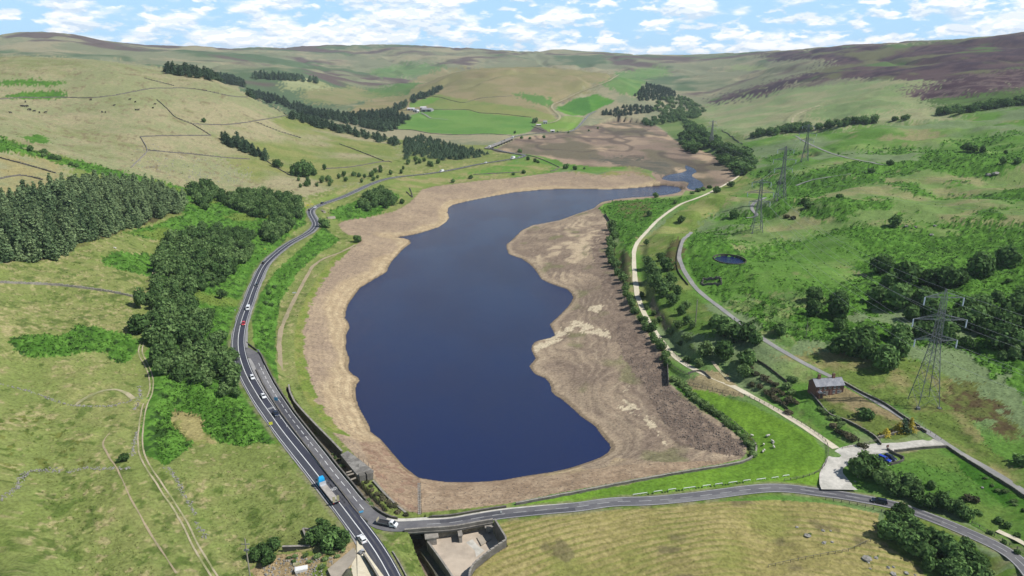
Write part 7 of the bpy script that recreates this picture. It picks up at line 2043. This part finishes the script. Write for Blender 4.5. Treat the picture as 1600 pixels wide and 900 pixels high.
# ================================================================== ANIMALS, STONES
M['wool'] = speckle('wool', (.62, .58, .50), .2, 6.0); M['hide'] = plain('dark_hide', (.03, .025, .022), .8); M['face'] = plain('dark_face', (.06, .05, .045), .7)
def sheep_mesh(name, m, s):
    """one continuous body grown on a skeleton: trunk, neck, head, ears, four jointed legs"""
    bm = bmesh.new(); lay = bm.verts.layers.skin.verify(); V = []
    def v(x, y, z, r, root=False):
        q = bm.verts.new((x * s, y * s, z * s)); q[lay].radius = (r * s, r * s); q[lay].use_root = root; return q
    hip = v(-.38, 0, .62, .24, True); mid = v(0, 0, .60, .29); sh = v(.36, 0, .64, .24); nk = v(.52, 0, .74, .13); hd = v(.66, 0, .78, .10); mz = v(.82, 0, .68, .06); tl = v(-.6, 0, .55, .05)
    for a, b in ((hip, mid), (mid, sh), (sh, nk), (nk, hd), (hd, mz), (hip, tl)): bm.edges.new((a, b))
    for y in (-.14, .14):
        e = v(.62, y * 1.1, .86, .03); bm.edges.new((hd, e))
        a = v(.34, y, .40, .09); b = v(.35, y, .22, .05); c = v(.34, y, .02, .045); bm.edges.new((sh, a)); bm.edges.new((a, b)); bm.edges.new((b, c))
        a = v(-.34, y, .42, .11); b = v(-.46, y, .24, .05); c = v(-.42, y, .02, .045); bm.edges.new((hip, a)); bm.edges.new((a, b)); bm.edges.new((b, c))
    me_ = bpy.data.meshes.new(name); bm.to_mesh(me_); bm.free(); o = bpy.data.objects.new(name, me_); link(o)
    o.modifiers.new('skin', 'SKIN'); sub = o.modifiers.new('sub', 'SUBSURF'); sub.levels = 1; sub.render_levels = 1
    dg = bpy.context.evaluated_depsgraph_get(); r = bpy.data.meshes.new_from_object(o.evaluated_get(dg)); bpy.data.objects.remove(o)
    r.name = name; r.materials.clear(); r.materials.append(m)
    if name == 'sheep':
        r.materials.append(M['face'])
        for p in r.polygons:
            if p.center.x > .56 * s or p.center.z < .3 * s: p.material_index = 1
    return r
SHEEP = sheep_mesh('sheep', M['wool'], 1.25); COW = sheep_mesh('cow', M['hide'], 2.1)
ar_ = random.Random(12)
def animal(me_, nm, px, py, label, group, k=1.0):
    p = g3(px, py); o = mesh_obj(nm, me_); o.location = (p[0], p[1], float(height(p[0], p[1]))); o.rotation_euler = (0, 0, ar_.uniform(0, 6.28)); o.scale = (k, k, k); return tag(o, label, nm, group)
for px, py in ((1175,682),(1193,696),(1194,705),(1192,707),(1200,682),(1207,691),(1209,700),(1198,683)):
    animal(SHEEP, 'sheep', px, py, 'sheep grazing on the bright lawn beside the reservoir', 'sheep on the lawn')
for px, py in ((181,389),(179,388)): animal(SHEEP, 'sheep', px, py, 'sheep on grass in front of the pine plantation', 'sheep by the plantation')
for px, py in ((34.5,167),(37,167),(40,167.5),(43.5,167),(45,172.5),(48,172.8),(53.5,175),(62,177),(71,177),(17,177.5),(40,160.5),(160,176.5),(165,176.8),(178.5,166),(203,156.5),(211.5,160.5),(213,173),(216,173),(142,157),(239,170),(242,164)):
    animal(COW, 'cow', px, py, 'dark cattle dotted over the upper left hill pasture', 'cattle on the left hill', 1.5)
BO = []
for k in range(4):
    bv_, bf_ = lump((0, 0, .28), (1, .8, .55), 40 + k, 2, .5); me_ = bpy.data.meshes.new('boulder'); me_.from_pydata(bv_.tolist(), [], bf_); me_.materials.append(M['stone_rubble']); BO.append(me_)
for px, py, r, lab in ((1262,836,5,'flat boulder with bright weeds on the hay field'),(1286,828,3,'upright boulder near the middle of the hay field'),(1245,823,2.5,'small stone on a dark patch of the hay field'),(1287,847,3.5,'flat stone just above the hay field fence'),(1300,846,2.5,'small pale stone right of the flat one'),(1298,829,1.8,'tiny stone right of the upright boulder'),
    (1354,872,7,'largest boulder, at the lower right of the hay field'),(1369,871,3,'stone right of the largest boulder'),(1360,888,2,'small stone below the largest boulder'),(1388,886,3,'stone low in the hay field'),(1396,885,2.5,'stone close to the tree clump'),(1396,896,4.5,'boulder cut by the bottom edge near the trees'),(1416,894,4,'boulder left of the bottom trees'),(1430,898,2,'small stone at the bottom edge by the trees'),
    (1208,691,2.5,'grey stone on the lawn edge'),(1336,752,2,'pale stone on the lush field'),(1535,761,2.5,'pale stone on the lush field below the lane'),(1416,353,3,'dark rock on the bracken knoll'),(1430,354,3,'second rock on the bracken knoll'),(1461,352,3,'rock on the bare side of the knoll'),(1456,366,4,'broad dark rock under the knoll'),(1555,270,5,'rocks high on the right slope'),(1545,272,4,'flat rocks high on the right slope')):
    p = g3(px, py + r * .4); R_ = px_r(p, r); o = mesh_obj('boulder', ar_.choice(BO)); o.location = (p[0], p[1], float(height(p[0], p[1])) - .1 * R_); o.scale = (R_, R_, R_ * .9); o.rotation_euler = (0, 0, ar_.uniform(0, 6)); tag(o, lab, 'boulder')
    if 'weeds' in lab or 'largest' in lab: bushy('brightbush', px + 3, py - 3, r * .7, 'bright weeds growing round ' + ('the flat boulder' if 'weeds' in lab else 'the largest boulder' if px < 1360 else 'the stone right of the largest boulder' if py < 880 else 'the small stone below the largest boulder'), None, .5)
# scattered stones on the rubble slope and shores: too many to count
sr = np.random.default_rng(9); sm2 = MB(); cnt = 0
idx = np.nonzero(ow2 & onb & (yf < 420))[0]
for i in sr.choice(idx, min(1500, len(idx)), False):
    s_ = float(sr.uniform(.25, .8)); sm2.box((xf[i] + sr.uniform(-.4, .4), yf[i] + sr.uniform(-.4, .4), zf[i] - .1), (s_, s_ * .8, s_ * .6), float(sr.uniform(0, 3)), (.6, .7))
idx = np.nonzero(onb & ~bed & (dW > 6) & (yf < 520))[0]
for i in sr.choice(idx, 1500, False):
    s_ = float(sr.uniform(.15, .45)); sm2.box((xf[i], yf[i], zf[i] - .06), (s_, s_ * .8, s_ * .6), float(sr.uniform(0, 3)), (.6, .7))
M['shore_stone'] = speckle('shore_stone', (.24, .19, .15), .5, 1.0, c2=(.15, .125, .105), big=.4)
tag(sm2.build('shore_stones', M['shore_stone']), kind='stuff')
# pale stones strewn over the hill below the wall
idx = np.nonzero(region([(210,225),(330,248),(390,262),(380,290),(300,278),(220,262)], 1))[0]; sm3 = MB()
for i in sr.choice(idx, min(260, len(idx)), False):
    s_ = float(sr.uniform(.6, 1.6)); sm3.box((xf[i], yf[i], zf[i] - .2), (s_, s_ * .8, s_ * .6), float(sr.uniform(0, 3)), (.6, .7))
tag(sm3.build('hill_stones', M['stone_rubble']), kind='stuff')

# ================================================================== BRACKEN AND TUSSOCKS (nobody could count them)
def cover_nodes(t, bs):
    a = t.n('ShaderNodeAttribute', attribute_name='leaf'); t.l(a.outputs['Color'], bs.inputs['Base Color'])
    bs.inputs['Roughness'].default_value = .95; bs.inputs['Specular IOR Level'].default_value = .05
M['cover_leaf'] = mat('low_leaves', cover_nodes)
def scatter(name, mask, share, quads, size, up, seed, lo, hi, lift=.1):
    r = np.random.default_rng(seed)
    idx = np.nonzero(mask & (r.random(N) < share))[0]; n = len(idx)
    s = np.maximum(size, pix[idx] * .95) * r.uniform(.7, 1.35, n)
    VV = []; CC = []
    for q in range(quads):
        c = np.stack([xf[idx] + r.uniform(-.9, .9, n) * s, yf[idx] + r.uniform(-.9, .9, n) * s, zf[idx] + lift * s * r.uniform(.3, 1.6, n)], -1)
        nrm = np.stack([r.normal(0, 1, n), r.normal(0, 1, n), np.full(n, up)], -1); nrm /= np.linalg.norm(nrm, axis=1)[:, None]
        t_ = np.cross(nrm, r.normal(0, 1, (n, 3))); t_ /= np.linalg.norm(t_, axis=1)[:, None]; b = np.cross(nrm, t_)
        k = s[:, None]
        VV.append(np.stack([c - t_ * k * .8 - b * k * .25, c + t_ * k * .2 - b * k * .5, c + t_ * k * .9 + b * k * .1, c - t_ * k * .1 + b * k * .45], 1))
        CC.append(col[idx] * r.uniform(lo, hi, (n, 1)))
    V = np.concatenate(VV).reshape(-1, 3); C_ = np.clip(np.concatenate(CC), 0, 1); m = len(C_)
    me = bpy.data.meshes.new(name)
    me.vertices.add(m * 4); me.vertices.foreach_set('co', V.astype(np.float32).ravel())
    me.loops.add(m * 4); me.polygons.add(m)
    me.loops.foreach_set('vertex_index', np.arange(m * 4, dtype=np.int32)); me.polygons.foreach_set('loop_start', np.arange(0, m * 4, 4, dtype=np.int32))
    at = me.attributes.new('leaf', 'FLOAT_COLOR', 'FACE'); at.data.foreach_set('color', np.concatenate([C_, np.ones((m, 1))], 1).astype(np.float32).ravel())
    me.materials.append(M['cover_leaf']); me.update(calc_edges=True)
    return tag(mesh_obj(name, me), kind='stuff')
free = (waymask < .15) & ~onb & ~inw & (np.abs(U_f) < .8) & (yf > 150)
o1 = scatter('bracken', free & (bump > .5), .30, 3, .62, 1.1, 1, .78, 1.35, .35)
grassm = free & (bump <= .5) & ~mF & (yf < 800) & ~lawnm & (np.random.default_rng(4).random(N) < np.clip(1.5 - yf / 420, .12, 1))
o2 = scatter('grass_tussocks', grassm, .10, 2, .36, 1.2, 2, .84, 1.28, .2)
o3 = scatter('hay_wisps', free & mF, .05, 1, .3, 1.5, 3, .8, 1.25, .12)
print('cover', len(o1.data.polygons), len(o2.data.polygons), len(o3.data.polygons), round(time.time() - T0, 1))

# ================================================================== AIR
def haze():
    top = float(max(Z.max(), CAM_H)) + 8.0
    x0, x1, y0, y1, z0 = -16500.0, 16500.0, -260.0, 10500.0, float(Z.min()) - 6.0
    mb = MB(); mb.box(((x0 + x1) / 2, (y0 + y1) / 2, z0), (x1 - x0, y1 - y0, top - z0))
    m = bpy.data.materials.new('air'); m.use_nodes = True; t = NT(m.node_tree)
    v = t.n('ShaderNodeVolumePrincipled'); out = t.n('ShaderNodeOutputMaterial')
    v.inputs['Color'].default_value = (.80, .88, 1.0, 1); v.inputs['Density'].default_value = HAZE
    v.inputs['Anisotropy'].default_value = .0
    t.l(v.outputs[0], out.inputs['Volume'])
    tag(mb.build('haze', m), kind='stuff')
HAZE = 4.0e-5
haze()
print('script', round(time.time() - T0, 1))
